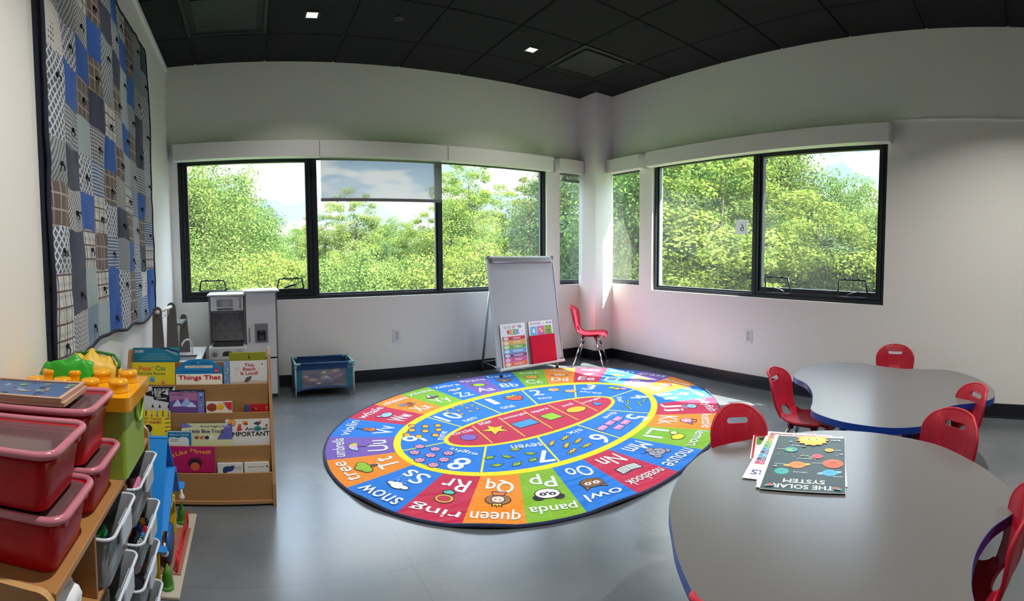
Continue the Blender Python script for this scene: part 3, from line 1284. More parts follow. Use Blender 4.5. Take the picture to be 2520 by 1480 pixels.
def icon(w):
    L_ = pad.line
    if w == 'apple':
        oe(0, -.1, .75, .6, (170, 206, 40)); L_([(0, .4), (.1, .8)], .12, DB); oe(-.6, .5, .3, .12, (110, 170, 40), 20)
    elif w in ('bear', 'cat', 'dog', 'mouse', 'panda', 'owl'):
        c = {'bear': DB, 'cat': (244, 170, 40), 'dog': (236, 190, 130), 'mouse': (150, 150, 160), 'panda': (240, 240, 240), 'owl': DB}[w]
        e = RK if w == 'panda' else c
        for s in (-1, 1):
            if w in ('cat', 'owl'):
                op([(s * .75, .2), (s * .8, .95), (s * .25, .55)], e)
            elif w == 'dog':
                oe(s * .85, .0, .22, .42, (200, 130, 70), 20 * s)
            else:
                oe(s * .68, .5, .32, .3, e)
        oe(0, 0, .82, .62, c)
        for s in (-1, 1):
            if w in ('panda', 'owl'):
                pad.ell(s * .32, .08, .25, .22, RK if w == 'panda' else (240, 240, 240))
            pad.ell(s * .32, .1, .08, .1, (240, 240, 240) if w == 'panda' else RK)
        pad.ell(0, -.15, .12, .09, RK if w != 'owl' else (240, 160, 40))
        if w == 'cat':
            for s in (-1, 1):
                L_([(s * .5, -.2), (s * 1.0, -.12)], .06, RK)
        if w == 'mouse':
            oe(0, -.75, .4, .28, c); L_([(.4, -.8), (.8, -.6), (1.05, -.9)], .08, RK)
        if w == 'bear':
            pad.ell(0, -.22, .3, .2, (200, 160, 120)); pad.ell(0, -.12, .1, .07, RK)
    elif w == 'egg':
        oe(-.2, -.1, .55, .5, (240, 240, 240)); oe(.45, .3, .35, .3, (250, 190, 190)); pad.ell(-.2, -.1, .2, .18, (250, 200, 40))
    elif w == 'fish':
        oe(-.1, 0, .65, .42, (250, 170, 50)); op([(.5, 0), (1.0, .4), (1.0, -.4)], (250, 170, 50)); pad.ell(-.4, .1, .09, .09, RK)
        for x in (-.1, .15, .35):
            L_([(x, .3), (x, -.3)], .06, (200, 90, 40))
    elif w == 'grass':
        op([(-.95, -.5), (-.9, .3), (-.65, 0), (-.45, .5), (-.2, .05), (0, .6), (.25, .05), (.45, .5), (.65, 0), (.9, .35), (.95, -.5)], (200, 214, 30))
    elif w == 'house':
        op([(-.6, -.6), (-.6, .2), (.6, .2), (.6, -.6)], (240, 220, 190)); op([(-.85, .2), (0, .85), (.85, .2)], RR); pad.rect(-.15, -.6, .15, -.1, DB)
    elif w == 'ice-cream':
        op([(-.35, 0), (.35, 0), (0, -1.0)], (244, 200, 110)); oe(-.3, .2, .36, .32, PK); oe(.3, .2, .36, .32, PK); oe(0, .55, .36, .32, PK)
    elif w == 'jellyfish':
        oe(0, .25, .65, .5, LB); [L_([(x, -.2), (x + .1, -.5), (x - .05, -.85)], .09, LB) for x in (-.45, -.15, .15, .45)]
        pad.ell(-.2, .25, .07, .08, RK); pad.ell(.2, .25, .07, .08, RK)
    elif w == 'kettle':
        oe(0, -.1, .62, .55, PK); op([(.5, 0), (1.05, .4), (1.0, .55), (.45, .3)], PK); L_([(-.5, .3), (-.3, .85), (.3, .85), (.5, .3)], .12, RK); pad.ell(-.1, -.1, .22, .18, (240, 220, 80))
    elif w == 'lemon':
        oe(.2, .15, .68, .5, (244, 220, 30), -15); oe(-.6, -.45, .36, .3, (250, 240, 170)); L_([(-.8, -.6), (-.4, -.3)], .06, (200, 190, 60)); L_([(-.75, -.3), (-.45, -.6)], .06, (200, 190, 60))
    elif w == 'notebook':
        for s in (-1, 1):
            op([(0, -.55), (s * .95, -.4), (s * .95, .55), (0, .4)], (240, 244, 246))
            for y in (-.25, -.05, .15, .35):
                L_([(s * .12, y - .06), (s * .82, y + .04)], .07, RK)
    elif w == 'queen':
        oe(0, .1, .8, .62, (164, 110, 60)); oe(0, .05, .42, .4, (244, 220, 200)); op([(-.3, .6), (-.3, 1.0), (-.1, .8), (0, 1.05), (.1, .8), (.3, 1.0), (.3, .6)], (240, 200, 40))
        pad.ell(-.15, .1, .06, .07, RK); pad.ell(.15, .1, .06, .07, RK); op([(-.35, -.45), (.35, -.45), (.5, -.95), (-.5, -.95)], (230, 120, 60))
    elif w == 'ring':
        pad.ell(0, .25, .68, .6, RK); pad.ell(0, .25, .62, .54, (226, 170, 60)); pad.ell(0, .25, .46, .38, RK); pad.ell(0, .25, .42, .34, RR)
        op([(-.3, -.4), (.3, -.4), (.45, -.7), (0, -1.05), (-.45, -.7)], (90, 200, 180))
    elif w == 'snow':
        for x, y, r in ((-.5, 0, .4), (0, .15, .5), (.5, 0, .4), (.1, -.15, .4)):
            oe(x, y, r, r * .62, (240, 246, 250))
        for x, y, r in ((-.5, 0, .36), (0, .15, .46), (.5, 0, .36)):
            pad.ell(x, y, r, r * .55, (240, 246, 250))
        rs = random.Random(2)
        for _ in range(34):
            pad.ell(rs.uniform(-.9, .9), rs.uniform(-1.5, -.4), .035, .035, (220, 236, 246), n=6)
    elif w == 'tree':
        op([(-.12, -.9), (.12, -.9), (.18, 0), (-.18, 0)], DB)
        for x, y in ((-.45, .2), (.45, .2), (0, .5), (0, .15)):
            oe(x, y, .48, .42, (150, 190, 40))
        for x, y in ((-.45, .2), (.45, .2), (0, .5), (0, .15)):
            pad.ell(x, y, .46, .4, (150, 190, 40))
    elif w == 'umbrella':
        pad.ell(0, 0, .92, .82, RK, a0=0, a1=180); pad.ell(0, .03, .85, .74, PK, a0=0, a1=180)
        pad.poly([(-.85, .03), (-.3, .03), (-.1, .76), (-.55, .6)], LB); pad.poly([(.3, .03), (.85, .03), (.55, .6), (.1, .76)], (190, 214, 60))
        L_([(0, 0), (0, -.8), (.18, -1.0), (.34, -.8)], .12, (90, 60, 110))
    elif w == 'violin':
        oe(-.1, -.5, .42, .38, OR2); oe(-.1, 0, .34, .3, OR2); pad.ell(-.1, -.25, .24, .3, OR2); L_([(-.1, -.6), (-.1, .95)], .13, RK); L_([(-.3, .85), (.1, .85)], .12, RK)
    elif w == 'whale':
        oe(.1, -.1, .75, .48, LB); op([(-.6, 0), (-1.05, .5), (-.75, .45), (-.7, .7), (-.4, .25)], (240, 240, 246)); pad.ell(.45, 0, .07, .07, RK)
    elif w == 'xylophone':
        for k in range(5):
            x = -.8 + k * .38
            op([(x, -.1 - .05 * k), (x + .28, -.1 - .05 * k), (x + .28, .75 - .1 * k), (x, .75 - .1 * k)], [LB, PK, OR2, (200, 60, 70), (190, 214, 60)][k], .1)
        L_([(-.7, -.6), (.1, -.4)], .1, RK); L_([(-.4, -.8), (.5, -.45)], .1, RK)
    elif w == 'yacht':
        op([(-.8, -.3), (.8, -.3), (.5, -.7), (-.5, -.7)], DB); op([(-.05, -.2), (-.05, .85), (-.7, -.2)], (240, 244, 246)); op([(.08, -.2), (.08, .6), (.6, -.2)], LB)
    elif w == 'zebra':
        oe(-.1, 0, .78, .42, (240, 244, 246)); oe(.7, .3, .26, .3, (240, 244, 246))
        for k in range(5):
            L_([(-.7 + k * .28, -.35), (-.6 + k * .28, .35)], .1, RK)


def mid(Wi, Wo, i, t_):
    a, b_ = (Wi[i] + Wi[i + 1]) / 2, (Wo[i] + Wo[i + 1]) / 2
    return a, b_


for i, w in enumerate(WORDS):
    a, b_ = mid(WED_I, WED_O, i, 0)
    p, q = ep(E_YO, a), ep(E_OUT, b_)
    up = q - p
    def chord(t_):
        l = ep(E_YO, WED_I[i]).lerp(ep(E_OUT, WED_O[i]), t_)
        r_ = ep(E_YO, WED_I[i + 1]).lerp(ep(E_OUT, WED_O[i + 1]), t_)
        return (l - r_).length
    z0 = pad.z
    cap = w[0].upper() + w[0]
    place(p.lerp(q, .24), up)
    pad.text(cap, 0, 0, RW, w=min(chord(.2) * .62, .22 if len(cap) < 3 else .2), h=.125 if w[0] not in 'gjpqy' else .15, bold=.008)
    place(p.lerp(q, .52), up, .072)
    icon(w)
    place(p.lerp(q, .80), up)
    pad.text(w, 0, 0, RW, w=min(chord(.8) * .84, .052 * len(w) + .04), h=.085 if any(c in w for c in 'gjpqy') else .072, bold=.008)
    pad.z = z0

NUMS = ['1', '2', '3', '4', '5', '6', '7', '8', '9', '10']
NW = ['one', 'two', 'three', 'four', 'five', 'six', 'seven', 'eight', 'nine', 'ten']
no, ni = NUM_O, NUM_I


def leaf():
    op([(-.9, -.1), (-.3, .5), (.5, .45), (.95, .05), (.3, -.4), (-.4, -.4)], (160, 200, 40), .14); pad.line([(-1.2, -.3), (.6, .1)], .1, RK)


def sweet():
    op([(-.5, -.25), (-.5, .25), (-1, .45), (-1, -.45)], (220, 190, 40), .14); op([(.5, -.25), (.5, .25), (1, .45), (1, -.45)], (170, 190, 40), .14); oe(0, 0, .5, .34, (240, 180, 60), o_=.1)


def flower():
    for k in range(7):
        a = 2 * PI * k / 7
        oe(.6 * math.cos(a), .6 * math.sin(a), .3, .3, PK, o_=.12)
    pad.ell(0, 0, .62, .62, PK); oe(0, 0, .2, .2, (244, 220, 120), o_=.1)


def bun():
    oe(.18, .1, .7, .6, (200, 110, 30), o_=.14); oe(-.12, -.05, .7, .6, (250, 180, 50), o_=.12)


def star():
    op(starpts(5, .95, .42), (246, 176, 60), .18)


def ball():
    oe(0, 0, .85, .85, (240, 180, 50)); pad.ell(-.25, 0, .45, .8, PK); pad.ell(-.55, 0, .28, .62, (170, 200, 50)); pad.line([(.2, .85), (.05, 0), (.2, -.85)], .07, RK)


def balloon(x, y, c):
    oe(x, y, .5, .55, c); pad.line([(x, y - .55), (0, -1.6)], .06, RK)


def pencil():
    op([(-1.4, -.2), (1.0, -.2), (1.0, .2), (-1.4, .2)], (150, 190, 60), .1); op([(1.0, -.2), (1.0, .2), (1.5, 0)], (240, 220, 190), .1); pad.line([(-1.2, 0), (1, 0)], .06, RK)


def brick():
    op([(-1, -.55), (.8, -.55), (.8, .35), (-1, .35)], PK, .1); op([(-1, .35), (.8, .35), (1.05, .6), (-.75, .6)], (240, 180, 214), .1)


def berry():
    op([(-.8, .4), (-.9, 0), (-.5, -.7), (0, -1.0), (.5, -.7), (.9, 0), (.8, .4), (0, .6)], (236, 84, 70), .1)
    op([(-.95, .55), (-.5, .5), (-.4, .95), (0, .6), (.4, .95), (.5, .5), (.95, .55), (.4, .3), (-.4, .3)], (170, 200, 50), .1)
    for x, y in ((-.4, 0), (0, .1), (.4, 0), (-.2, -.35), (.2, -.35), (0, -.7)):
        pad.ell(x, y, .05, .09, RK, n=8)


ITEMS = [(berry, .085, [(0, 0)]), (ball, .055, [(-.055, .04), (.065, -.045)]), (None, .05, []), (pencil, .042, [(-.05, .09), (.035, .03), (-.03, -.045), (.10, -.07)]),
         (brick, .05, [(-.06, .06), (.05, .06), (-.10, -.02), (.0, -.03), (.11, -.03)]), (sweet, .04, [(-.09, .10), (.03, .11), (-.10, .01), (.0, .02), (-.07, -.08), (.05, -.06)]),
         (leaf, .038, [(-.16, .07), (-.06, .10), (.05, .09), (-.17, -.02), (-.03, -.01), (.07, -.02), (-.10, -.10)]),
         (flower, .034, [(-.12, .11), (-.02, .10), (-.13, .02), (-.03, .01), (.07, .03), (-.10, -.07), (0, -.08), (.10, -.06)]),
         (bun, .034, [(-.09, .10), (0, .09), (.08, .11), (-.10, .02), (0, .0), (.09, .02), (-.06, -.08), (.04, -.08), (.12, -.06)]),
         (star, .026, [(-.11, .10), (-.03, .12), (.06, .11), (-.13, .04), (-.05, .04), (.04, .04), (.11, .05), (-.09, -.03), (0, -.03), (.08, -.03)])]
# hand-set spots per number: numeral, word, picture (across, out) in metres from the sector's middle
SPOT = [((-.10, .06), (-.08, -.13), (.10, .05)), ((-.13, .05), (-.11, -.12), (.09, .05)), ((-.14, .05), (-.08, -.10), (.10, .05)),
        ((-.09, .08), (-.04, -.09), (.06, .0)), ((-.13, .09), (-.09, -.10), (.06, .0)), ((-.14, .07), (-.10, -.12), (.09, .0)),
        ((-.15, .05), (-.10, -.13), (.08, .01)), ((-.13, .04), (-.06, -.12), (.10, .02)), ((-.09, .04), (.00, -.11), (.06, .01)), ((-.11, .03), (-.06, -.12), (.08, .03))]
for i in range(10):
    a, b_ = (no[i] + no[i + 1]) / 2, (ni[i] + ni[i + 1]) / 2
    p, q = ep(E_RO, b_), ep(E_YI, a)
    c = p.lerp(q, .52)
    up = (q - p).normalized()
    # let the lettering follow the ring: mix the spoke direction with the ellipse normal
    tang = (ep(E_YI, a - 4) - ep(E_YI, a + 4)).normalized()
    nrm = Vector((-tang.y, tang.x))
    up = (up * .35 + nrm * .65).normalized()
    ux = Vector((up.y, -up.x))
    (nx, ny), (wx, wy), (ix, iy) = SPOT[i]
    z0 = pad.z
    place(c + ux * nx + up * ny, up)
    pad.text(NUMS[i], 0, 0, RW, h=.16, w=.09 if i < 9 and i > 0 else (.045 if i == 0 else .16), bold=.016)
    place(c + ux * wx + up * wy, up)
    pad.text(NW[i], 0, 0, RW, h=.052, w=.036 * len(NW[i]) + .01, bold=.008)
    fn, s, sp = ITEMS[i]
    rs = random.Random(i)
    if i == 2:
        place(c + ux * ix + up * (iy + .02), up, .055)
        balloon(-.95, .3, (170, 200, 50)); balloon(.95, .3, PK); balloon(0, .0, (246, 170, 50))
    for (dx, dy) in sp:
        u2 = up.copy()
        if fn in (leaf, sweet, pencil):
            u2.rotate(Matrix.Rotation(rs.uniform(-.8, .8), 2))
        place(c + ux * (ix + dx) + up * (iy + dy), u2, s)
        zi = pad.z
        fn()
        pad.z = zi
    pad.z = z0
upc = Vector((math.cos(math.radians(98)), math.sin(math.radians(98))))
def fl(x, y):
    return Vector((x - RC.x, y - RC.y))
z0 = pad.z
for w, wp, sp_, in (('circle', (1.300, 2.895), (1.300, 2.790)), ('star', (1.515, 2.985), (1.512, 2.835)), ('rectangle', (1.755, 3.005), (1.745, 2.835)),
                    ('square', (1.985, 3.010), (1.975, 2.858)), ('oval', (2.225, 3.010), (2.215, 2.880)), ('triangle', (2.445, 2.985), (2.425, 2.900))):
    place(fl(*wp), upc)
    pad.text(w, 0, 0, RW, h=.048, w=.024 * len(w) + .012, bold=.008)
    place(fl(*sp_), upc, .01)
    if w == 'circle':
        oe(0, 0, 5.0, 5.0, (128, 96, 190), o_=.5, n=28)
    elif w == 'star':
        op(starpts(5, 9.5, 4.2), (246, 196, 30), .7)
    elif w == 'rectangle':
        op([(-8.5, -5.2), (8.5, -5.2), (8.5, 5.2), (-8.5, 5.2)], (60, 150, 230), .7)
    elif w == 'square':
        op([(-6, -6), (6, -6), (6, 6), (-6, 6)], (150, 196, 40), .7)
    elif w == 'oval':
        oe(0, 0, 8.5, 5.6, (244, 188, 24), o_=.5, n=30)
    else:
        op([(-4.2, -4), (4.2, -4), (0, 4.5)], (50, 140, 226), .6)
rug.M = Matrix()
# bound edge
rug.use(rugmat('rug_edge_binding', rgb(44, 52, 84)))
rug.tube(rim, .0085, 8, closed=True)
rug.add([(p[0], p[1], .001) for p in rim], [tuple(range(NB))], False)
o = rug.build('alphabet_rug')
o.location = (RC.x, RC.y, 0)
tag(o, 'large oval alphabet and number rug in blue, red, orange, green and purple', 'rug')
# ================================================================== red chairs
M_RED = mat('red_chair_plastic', rgb(176, 16, 44), .42, bump=.12, bscale=420, spec=.5)
M_CHR = mat('chrome', rgb(205, 208, 212), .12, 1.0)
M_BFOOT = mat('black_glide', rgb(24, 24, 26), .5)


def in_poly(x, y, P):
    c = False
    j = len(P) - 1
    for i in range(len(P)):
        if (P[i][1] > y) != (P[j][1] > y) and x < (P[j][0] - P[i][0]) * (y - P[i][1]) / (P[j][1] - P[i][1]) + P[i][0]:
            c = not c
        j = i
    return c


def sheet(outline, holes, fn, step):
    """flat sheet with holes, triangulated and then bent by fn(u, s)"""
    vs = [Vector(p) for p in outline]
    ed = [(i, (i + 1) % len(outline)) for i in range(len(outline))]
    for h in holes:
        k = len(vs)
        vs += [Vector(p) for p in h]
        ed += [(k + i, k + (i + 1) % len(h)) for i in range(len(h))]
    xs = [p[0] for p in outline]
    ys = [p[1] for p in outline]
    x = min(xs) + step / 2
    r = 0
    y = min(ys) + step / 2
    while y < max(ys):
        x = min(xs) + (step / 2 if r % 2 else step)
        while x < max(xs):
            if in_poly(x, y, outline) and not any(in_poly(x, y, h) for h in holes):
                if min((Vector((x, y)) - v).length for v in vs[:len(outline) + sum(len(h) for h in holes)]) > step * .45:
                    vs.append(Vector((x, y)))
            x += step
        y += step * .87
        r += 1
    v2, e2, f2, *_ = delaunay_2d_cdt(vs, ed, [], 0, 1e-5)
    F2 = []
    for f in f2:
        c = sum((v2[i] for i in f), Vector((0, 0))) / len(f)
        if in_poly(c.x, c.y, outline) and not any(in_poly(c.x, c.y, h) for h in holes):
            a, b_, d = (v2[i] for i in f[:3])
            F2.append(tuple(f) if (b_ - a).cross(d - a) > 0 else tuple(reversed(f)))
    return [fn(p.x, p.y) for p in v2], F2


def chair_mesh(width, H_, S_):
    """moulded shell for a chair H_ tall with its seat at S_; faces +x"""
    hb = H_ - S_
    prof = catmull([(.175, S_ - .012), (.155, S_ + .002), (.08, S_ - .002), (0, S_ - .008), (-.07, S_ - .004), (-.12, S_ + .022), (-.152, S_ + .075),
                    (-.168, S_ + hb * .5), (-.184, S_ + hb * .78), (-.206, H_)], 6)
    L_ = [0]
    for a, b_ in zip(prof, prof[1:]):
        L_.append(L_[-1] + math.dist(a, b_))
    tot = L_[-1]

    def at(s):
        s = max(0, min(tot, s))
        k = 1
        while L_[k] < s and k < len(L_) - 1:
            k += 1
        t_ = (s - L_[k - 1]) / max(L_[k] - L_[k - 1], 1e-9)
        a, b_ = prof[k - 1], prof[k]
        return a[0] + (b_[0] - a[0]) * t_, a[1] + (b_[1] - a[1]) * t_
    w = width / 2
    sb = .30 * tot / .62
    ctrl = [(0.0, .74), (.02, .86), (.06, .97), (.14, 1.0), (.28, .99), (.38, .93), (.46, .82), (.54, .78), (.62, .84), (.72, .95), (.82, 1.0), (.88, .96), (.935, .82), (.972, .60), (.992, .34), (1.0, .12)]
    right = [(w * k, tot * t_) for t_, k in catmull(ctrl, 3)]
    outline = right + [(-x, y) for x, y in reversed(right)]
    hz = tot * .895
    slot = [(w * .30 * (1 if abs(a) <= 90 else -1) + .011 * math.cos(math.radians(a)), hz + .011 * math.sin(math.radians(a))) for a in
            list(range(-90, 91, 30)) + list(range(90, 271, 30))]
    slot = [(w * .30 * (1 if i < 7 else -1) + .011 * math.cos(math.radians(a)), hz + .011 * math.sin(math.radians(a)))
            for i, a in enumerate(list(range(-90, 91, 30)) + list(range(90, 271, 30)))]
    oc = tot * .56
    oval = [(w * .36 * math.cos(2 * PI * k / 24), oc + .034 * math.sin(2 * PI * k / 24)) for k in range(24)]

    def fn(u, s):
        x, z = at(s)
        x2, z2 = at(s + .004)
        d = Vector((x2 - x, z2 - z))
        if d.length < 1e-6:
            x1, z1 = at(s - .004)
            d = Vector((x - x1, z - z1))
        d.normalize()
        nx, nz = d.y, -d.x      # towards the sitter
        t_ = s / tot
        q = abs(u) / w
        back = max(0, min(1, (t_ - .48) / .12))
        seat = 1 - back
        off = (.030 * back + .012 * seat) * q ** 2.2
        if t_ < .12:
            off -= .018 * (1 - t_ / .12) ** 2
        cr_ = .34 + .36 * max(0, (t_ - .62) / .38) ** 1.6       # the two moulded ridges
        if t_ > .6:
            off -= .010 * (1 / (1 + math.exp((q - cr_) * 40))) * min(1, (t_ - .6) * 8)
        rim = max(0, q - .9) / .1
        return (x + nx * off * 1.0 if True else x, u, z + nz * off if False else z + (-nz) * 0 + (off if seat > .5 else 0))

    def fn2(u, s):
        x, y, z = fn(u, s)
        return (x, y, z)
    vs, fs = sheet(outline, [slot, oval], fn2, .012)
    ridges = []
    for sg in (-1, 1):
        line = []
        for k in range(15):
            t_ = .60 + .355 * k / 14
            q = .30 + .34 * ((t_ - .60) / .355) ** 1.7
            p = fn(sg * q * w, t_ * tot)
            line.append((p[0] + .0045, p[1], p[2]))
        ridges.append(line)
    edge = [fn(u, s) for u, s in outline]
    return vs, fs, ridges, edge


_shells = {}


def chair(label, x, y, deg, width=.25, H_=.54, S_=.29, group='red moulded chairs'):
    key = (width, H_, S_)
    o = thing('toddler_chair', label, 'chair', (x, y, 0), math.radians(deg), group)
    if key not in _shells:
        vs, fs, ridges, edge = chair_mesh(width, H_, S_)
        b_ = MB().use(M_RED)
        b_.add(vs, fs, True)
        sh = b_.build('shell', o, solid=.0001)
        sh.modifiers.clear()
        sd = sh.modifiers.new('thick', 'SOLIDIFY')
        sd.thickness = .011
        sd.offset = 0
        sd.use_rim = True
        bv = sh.modifiers.new('round', 'BEVEL')
        bv.width = .003
        bv.segments = 2
        bv.limit_method = 'ANGLE'
        bv.angle_limit = math.radians(50)
        extra = []
        for line in ridges:
            r_ = MB().use(M_RED)
            r_.tube(line, [.0012] + [.0042] * 13 + [.0012], 8)
            extra.append(r_.build('back_ridge', o))
        r_ = MB().use(M_RED)
        r_.tube(edge, .0070, 8, closed=True)
        extra.append(r_.build('rolled_edge', o))
        _shells[key] = [sh] + extra
    else:
        for e_ in _shells[key]:
            c_ = e_.copy()
            COL.objects.link(c_)
            c_.parent = o
    w = width / 2
    zt = S_ - .018
    fr = MB().use(mat('red_seat_bracket', rgb(120, 16, 34), .5))
    fr.box(-.07, .09, -w * .62, w * .62, zt - .008, zt + .004)
    for sx in (-.06, .07):
        for sy in (-w * .55, w * .55):
            fr.lathe([(.016, -.022), (.018, 0)], (sx, sy, zt - .004), 12)
    fr.build('seat_bracket', o)
    for fx, bx in ((.07, .165), (-.06, -.155)):
        for sy in (-1, 1):
            lg = MB().use(M_CHR)
            p0 = Vector((fx, sy * w * .55, zt - .01))
            p1 = Vector((bx, sy * (w + .018), .012))
            m_ = p0.lerp(p1, .35)
            lg.tube([p0, m_], .0115, 10)
            lg.tube([m_ - (p1 - p0) * .02, p1], .0085, 10)
            l_ = lg.build('leg', o)
            gl = MB().use(M_CHR)
            gl.lathe([(.0, 0), (.012, .001), (.013, .006), (.010, .014), (.009, .02)], (p1.x, p1.y, 0), 12)
            gl.build('glide', l_)
    return o


chair('sunlit red chair standing alone in the window corner', 3.300, 4.050, -48, .30, .625, .335)
chair('red chair seen from its side at the left notch of the far table', 2.40, 1.15, -85)
chair('red chair behind the far table against the right wall', 3.29, .91, 195, .265)
chair('red chair turned half away at the right end of the far table', 2.37, .40, 130)
chair('chair behind the near table with only its back showing, beside the rug', 1.49, .945, 225, .215, .56, .29)
chair('large bright red chair behind the near table, in front of the far one', 1.79, .375, 150, .275, .56, .29)
chair('red chair cut by the right edge of the picture, tucked into the near table', 1.285, .175, 92, .26, .56, .29)
chair('red chair whose back just shows at the bottom edge beside the near table', .915, .500, -5, .20, .512, .28)


# ================================================================== two grey tables with blue edges
M_TOP = mat('grey_speckled_laminate', rgb(100, 99, 100), .27, spec=.6, var=.05, vscale=260)
M_EDGE = mat('blue_edge_band', rgb(16, 64, 160), .35)


def kid_table(label, pts, legs, z=.45):
    cx = sum(p[0] for p in pts) / len(pts)
    cy_ = sum(p[1] for p in pts) / len(pts)
    o = thing('activity_table', label, 'table', (cx, cy_, 0), 0, 'grey tables with blue edges')
    P_ = catmull([(p[0] - cx, p[1] - cy_) for p in pts], 8, True)
    t_ = MB().use(M_TOP)
    t_.smooth = True
    t_.prism(P_, z - .028, z, side=M_TOP)
    t_.build('tabletop', o)
    e = MB().use(M_EDGE)
    e.smooth = True
    n_ = len(P_)
    ar = sum(P_[i][0] * P_[(i + 1) % n_][1] - P_[(i + 1) % n_][0] * P_[i][1] for i in range(n_))
    Q = P_ if ar > 0 else P_[::-1]
    out = []
    for i in range(n_):
        a, b_ = Q[i - 1], Q[(i + 1) % n_]
        d = Vector((b_[0] - a[0], b_[1] - a[1])).normalized()
        out.append((Q[i][0] + d.y * .0012, Q[i][1] - d.x * .0012))
    for zz0, zz1 in ((z - .030, z - .0008),):
        e.add([(x, y, zz0) for x, y in out] + [(x, y, zz1) for x, y in out], [(i, (i + 1) % n_, n_ + (i + 1) % n_, n_ + i) for i in range(n_)], True)
        e.add([(x, y, zz1) for x, y in out] + [(x, y, zz1) for x, y in Q], [(i, (i + 1) % n_, n_ + (i + 1) % n_, n_ + i) for i in range(n_)], False)
        e.add([(x, y, zz0) for x, y in out] + [(x, y, zz0) for x, y in Q], [(n_ + i, n_ + (i + 1) % n_, (i + 1) % n_, i) for i in range(n_)], False)
    e.build('edge_band', o)
    for lx, ly in legs:
        l_ = MB().use(M_EDGE)
        l_.tube([(lx - cx, ly - cy_, z - .028), (lx - cx, ly - cy_, .20)], .018, 12)
        l_.use(M_CHR)
        l_.tube([(lx - cx, ly - cy_, .21), (lx - cx, ly - cy_, .02)], .0135, 12)
        l_.lathe([(.0, 0), (.020, .001), (.022, .010), (.014, .020), (.013, .03)], (lx - cx, ly - cy_, 0), 16)
        l_.build('leg', o)
    return o


NEAR = [(1.02, .90), (1.14, .98), (1.29, 1.045), (1.435, 1.067), (1.57, 1.02), (1.70, .935), (1.83, .82), (1.90, .66), (1.905, .50), (1.86, .33), (1.725, .171), (1.60, .075), (1.50, .012), (1.40, .022), (1.30, .079), (1.18, .108), (1.06, .104),
        (.93, .075), (.82, .10), (.735, .23), (.71, .42), (.765, .585), (.85, .72), (.93, .81)]
kid_table('big grey table with blue edge in the right foreground, posters lying on it', NEAR, [(.90, .28), (1.62, .27), (1.20, .90), (1.66, .72)])
FAR = [(2.60, 1.33), (2.49, 1.195), (2.335, 1.085), (2.19, 1.015), (2.06, .955), (1.99, .81), (1.978, .667), (1.995, .548), (2.05, .45), (2.14, .375), (2.235, .385), (2.33, .40), (2.42, .345), (2.50, .235), (2.61, .175), (2.81, .204), (3.03, .323),
       (3.19, .51), (3.16, .69), (3.125, .84), (3.15, 1.0), (3.18, 1.13), (3.10, 1.28), (2.93, 1.37), (2.76, 1.385)]
kid_table('lobed grey table with blue edge farther back, near the right wall', FAR, [(2.16, .52), (2.16, .84), (2.74, 1.24), (2.98, .45), (2.60, .29)])


# ================================================================== posters on the near table
def paper_quad(name, label, far_l, far_r, near_l, near_r, z, th=.0012):
    """sheet whose printed top is at the near end: returns the object and a printing pad (x to the reader's right)"""
    uy = Vector(((near_l[0] + near_r[0] - far_l[0] - far_r[0]) / 2, (near_l[1] + near_r[1] - far_l[1] - far_r[1]) / 2, 0))
    h = uy.length
    w = ((Vector(near_l) - Vector(near_r)).length + (Vector(far_l) - Vector(far_r)).length) / 2
    uy.normalize()
    ux = Vector((uy.y, -uy.x, 0))
    c = Vector(((near_l[0] + near_r[0] + far_l[0] + far_r[0]) / 4, (near_l[1] + near_r[1] + far_l[1] + far_r[1]) / 4, z))
    b_ = MB()
    b_.use(pm)
    b_.box(-w / 2, w / 2, -h / 2, h / 2, 0, th)
    M = Matrix(((ux.x, uy.x, 0, c.x), (ux.y, uy.y, 0, c.y), (0, 0, 1, c.z), (0, 0, 0, 1)))
    return b_, M, w, h, th


def put(b_, M, name, label, cat, group=None):
    o = b_.build(name)
    o.matrix_world = M
    return tag(o, label, cat, group)


ZT = .4505
GP = 'posters stacked on the near table'
b_, M, w, h, th = paper_quad('', '', (1.668, 1.030), (1.797, .815), (1.44, .90), (1.565, .69), ZT)
p = Pad(b_, z=th)
p.rect(-w / 2 + .004, -h / 2 + .004, w / 2 - .004, h / 2 - .004, (178, 40, 60))
p.rect(-w / 2 + .012, -h / 2 + .05, w / 2 - .012, h / 2 - .012, (238, 232, 236))
p.rect(.0, -.09, w / 2 - .016, -h / 2 + .055, (168, 60, 130)); p.rect(.0, -.0, w / 2 - .016, -.085, (96, 160, 70))
p.ell(.07, -.06, .03, .02, (60, 40, 70)); p.ell(-.05, -h / 2 + .03, .008, .008, (240, 230, 235)); p.ell(.0, -h / 2 + .03, .008, .008, (240, 230, 235))
put(b_, M, 'red_poster', 'red-bordered poster at the bottom of the stack on the near table', 'poster', GP)
for k, dz in enumerate((.0013,)):
    b_, M, w, h, th = paper_quad('', '', (1.700, .968), (1.795, .69), (1.305, .785), (1.40, .53), ZT + dz)
    put(b_, M, 'paper_sheet', 'blank white sheet under the solar system poster', 'paper', GP)
b_, M, w, h, th = paper_quad('', '', (1.706, .985), (1.800, .742), (1.295, .838), (1.385, .60), ZT + .0026)
p = Pad(b_, z=th)
cs = [(200, 70, 110), (90, 70, 110), (70, 160, 200), (60, 80, 130), (60, 150, 190), (90, 170, 70), (120, 180, 60), (200, 170, 50), (190, 110, 60), (170, 60, 60)]
zz = p.z
for r_ in range(10):
    for c_ in range(5):
        p.z = zz
        y0 = h / 2 - .115 - r_ * .031
        x0 = -w / 2 + .012 + c_ * .047
        p.rect(x0, y0 - .028, x0 + .044, y0, cs[r_])
zz = p.z
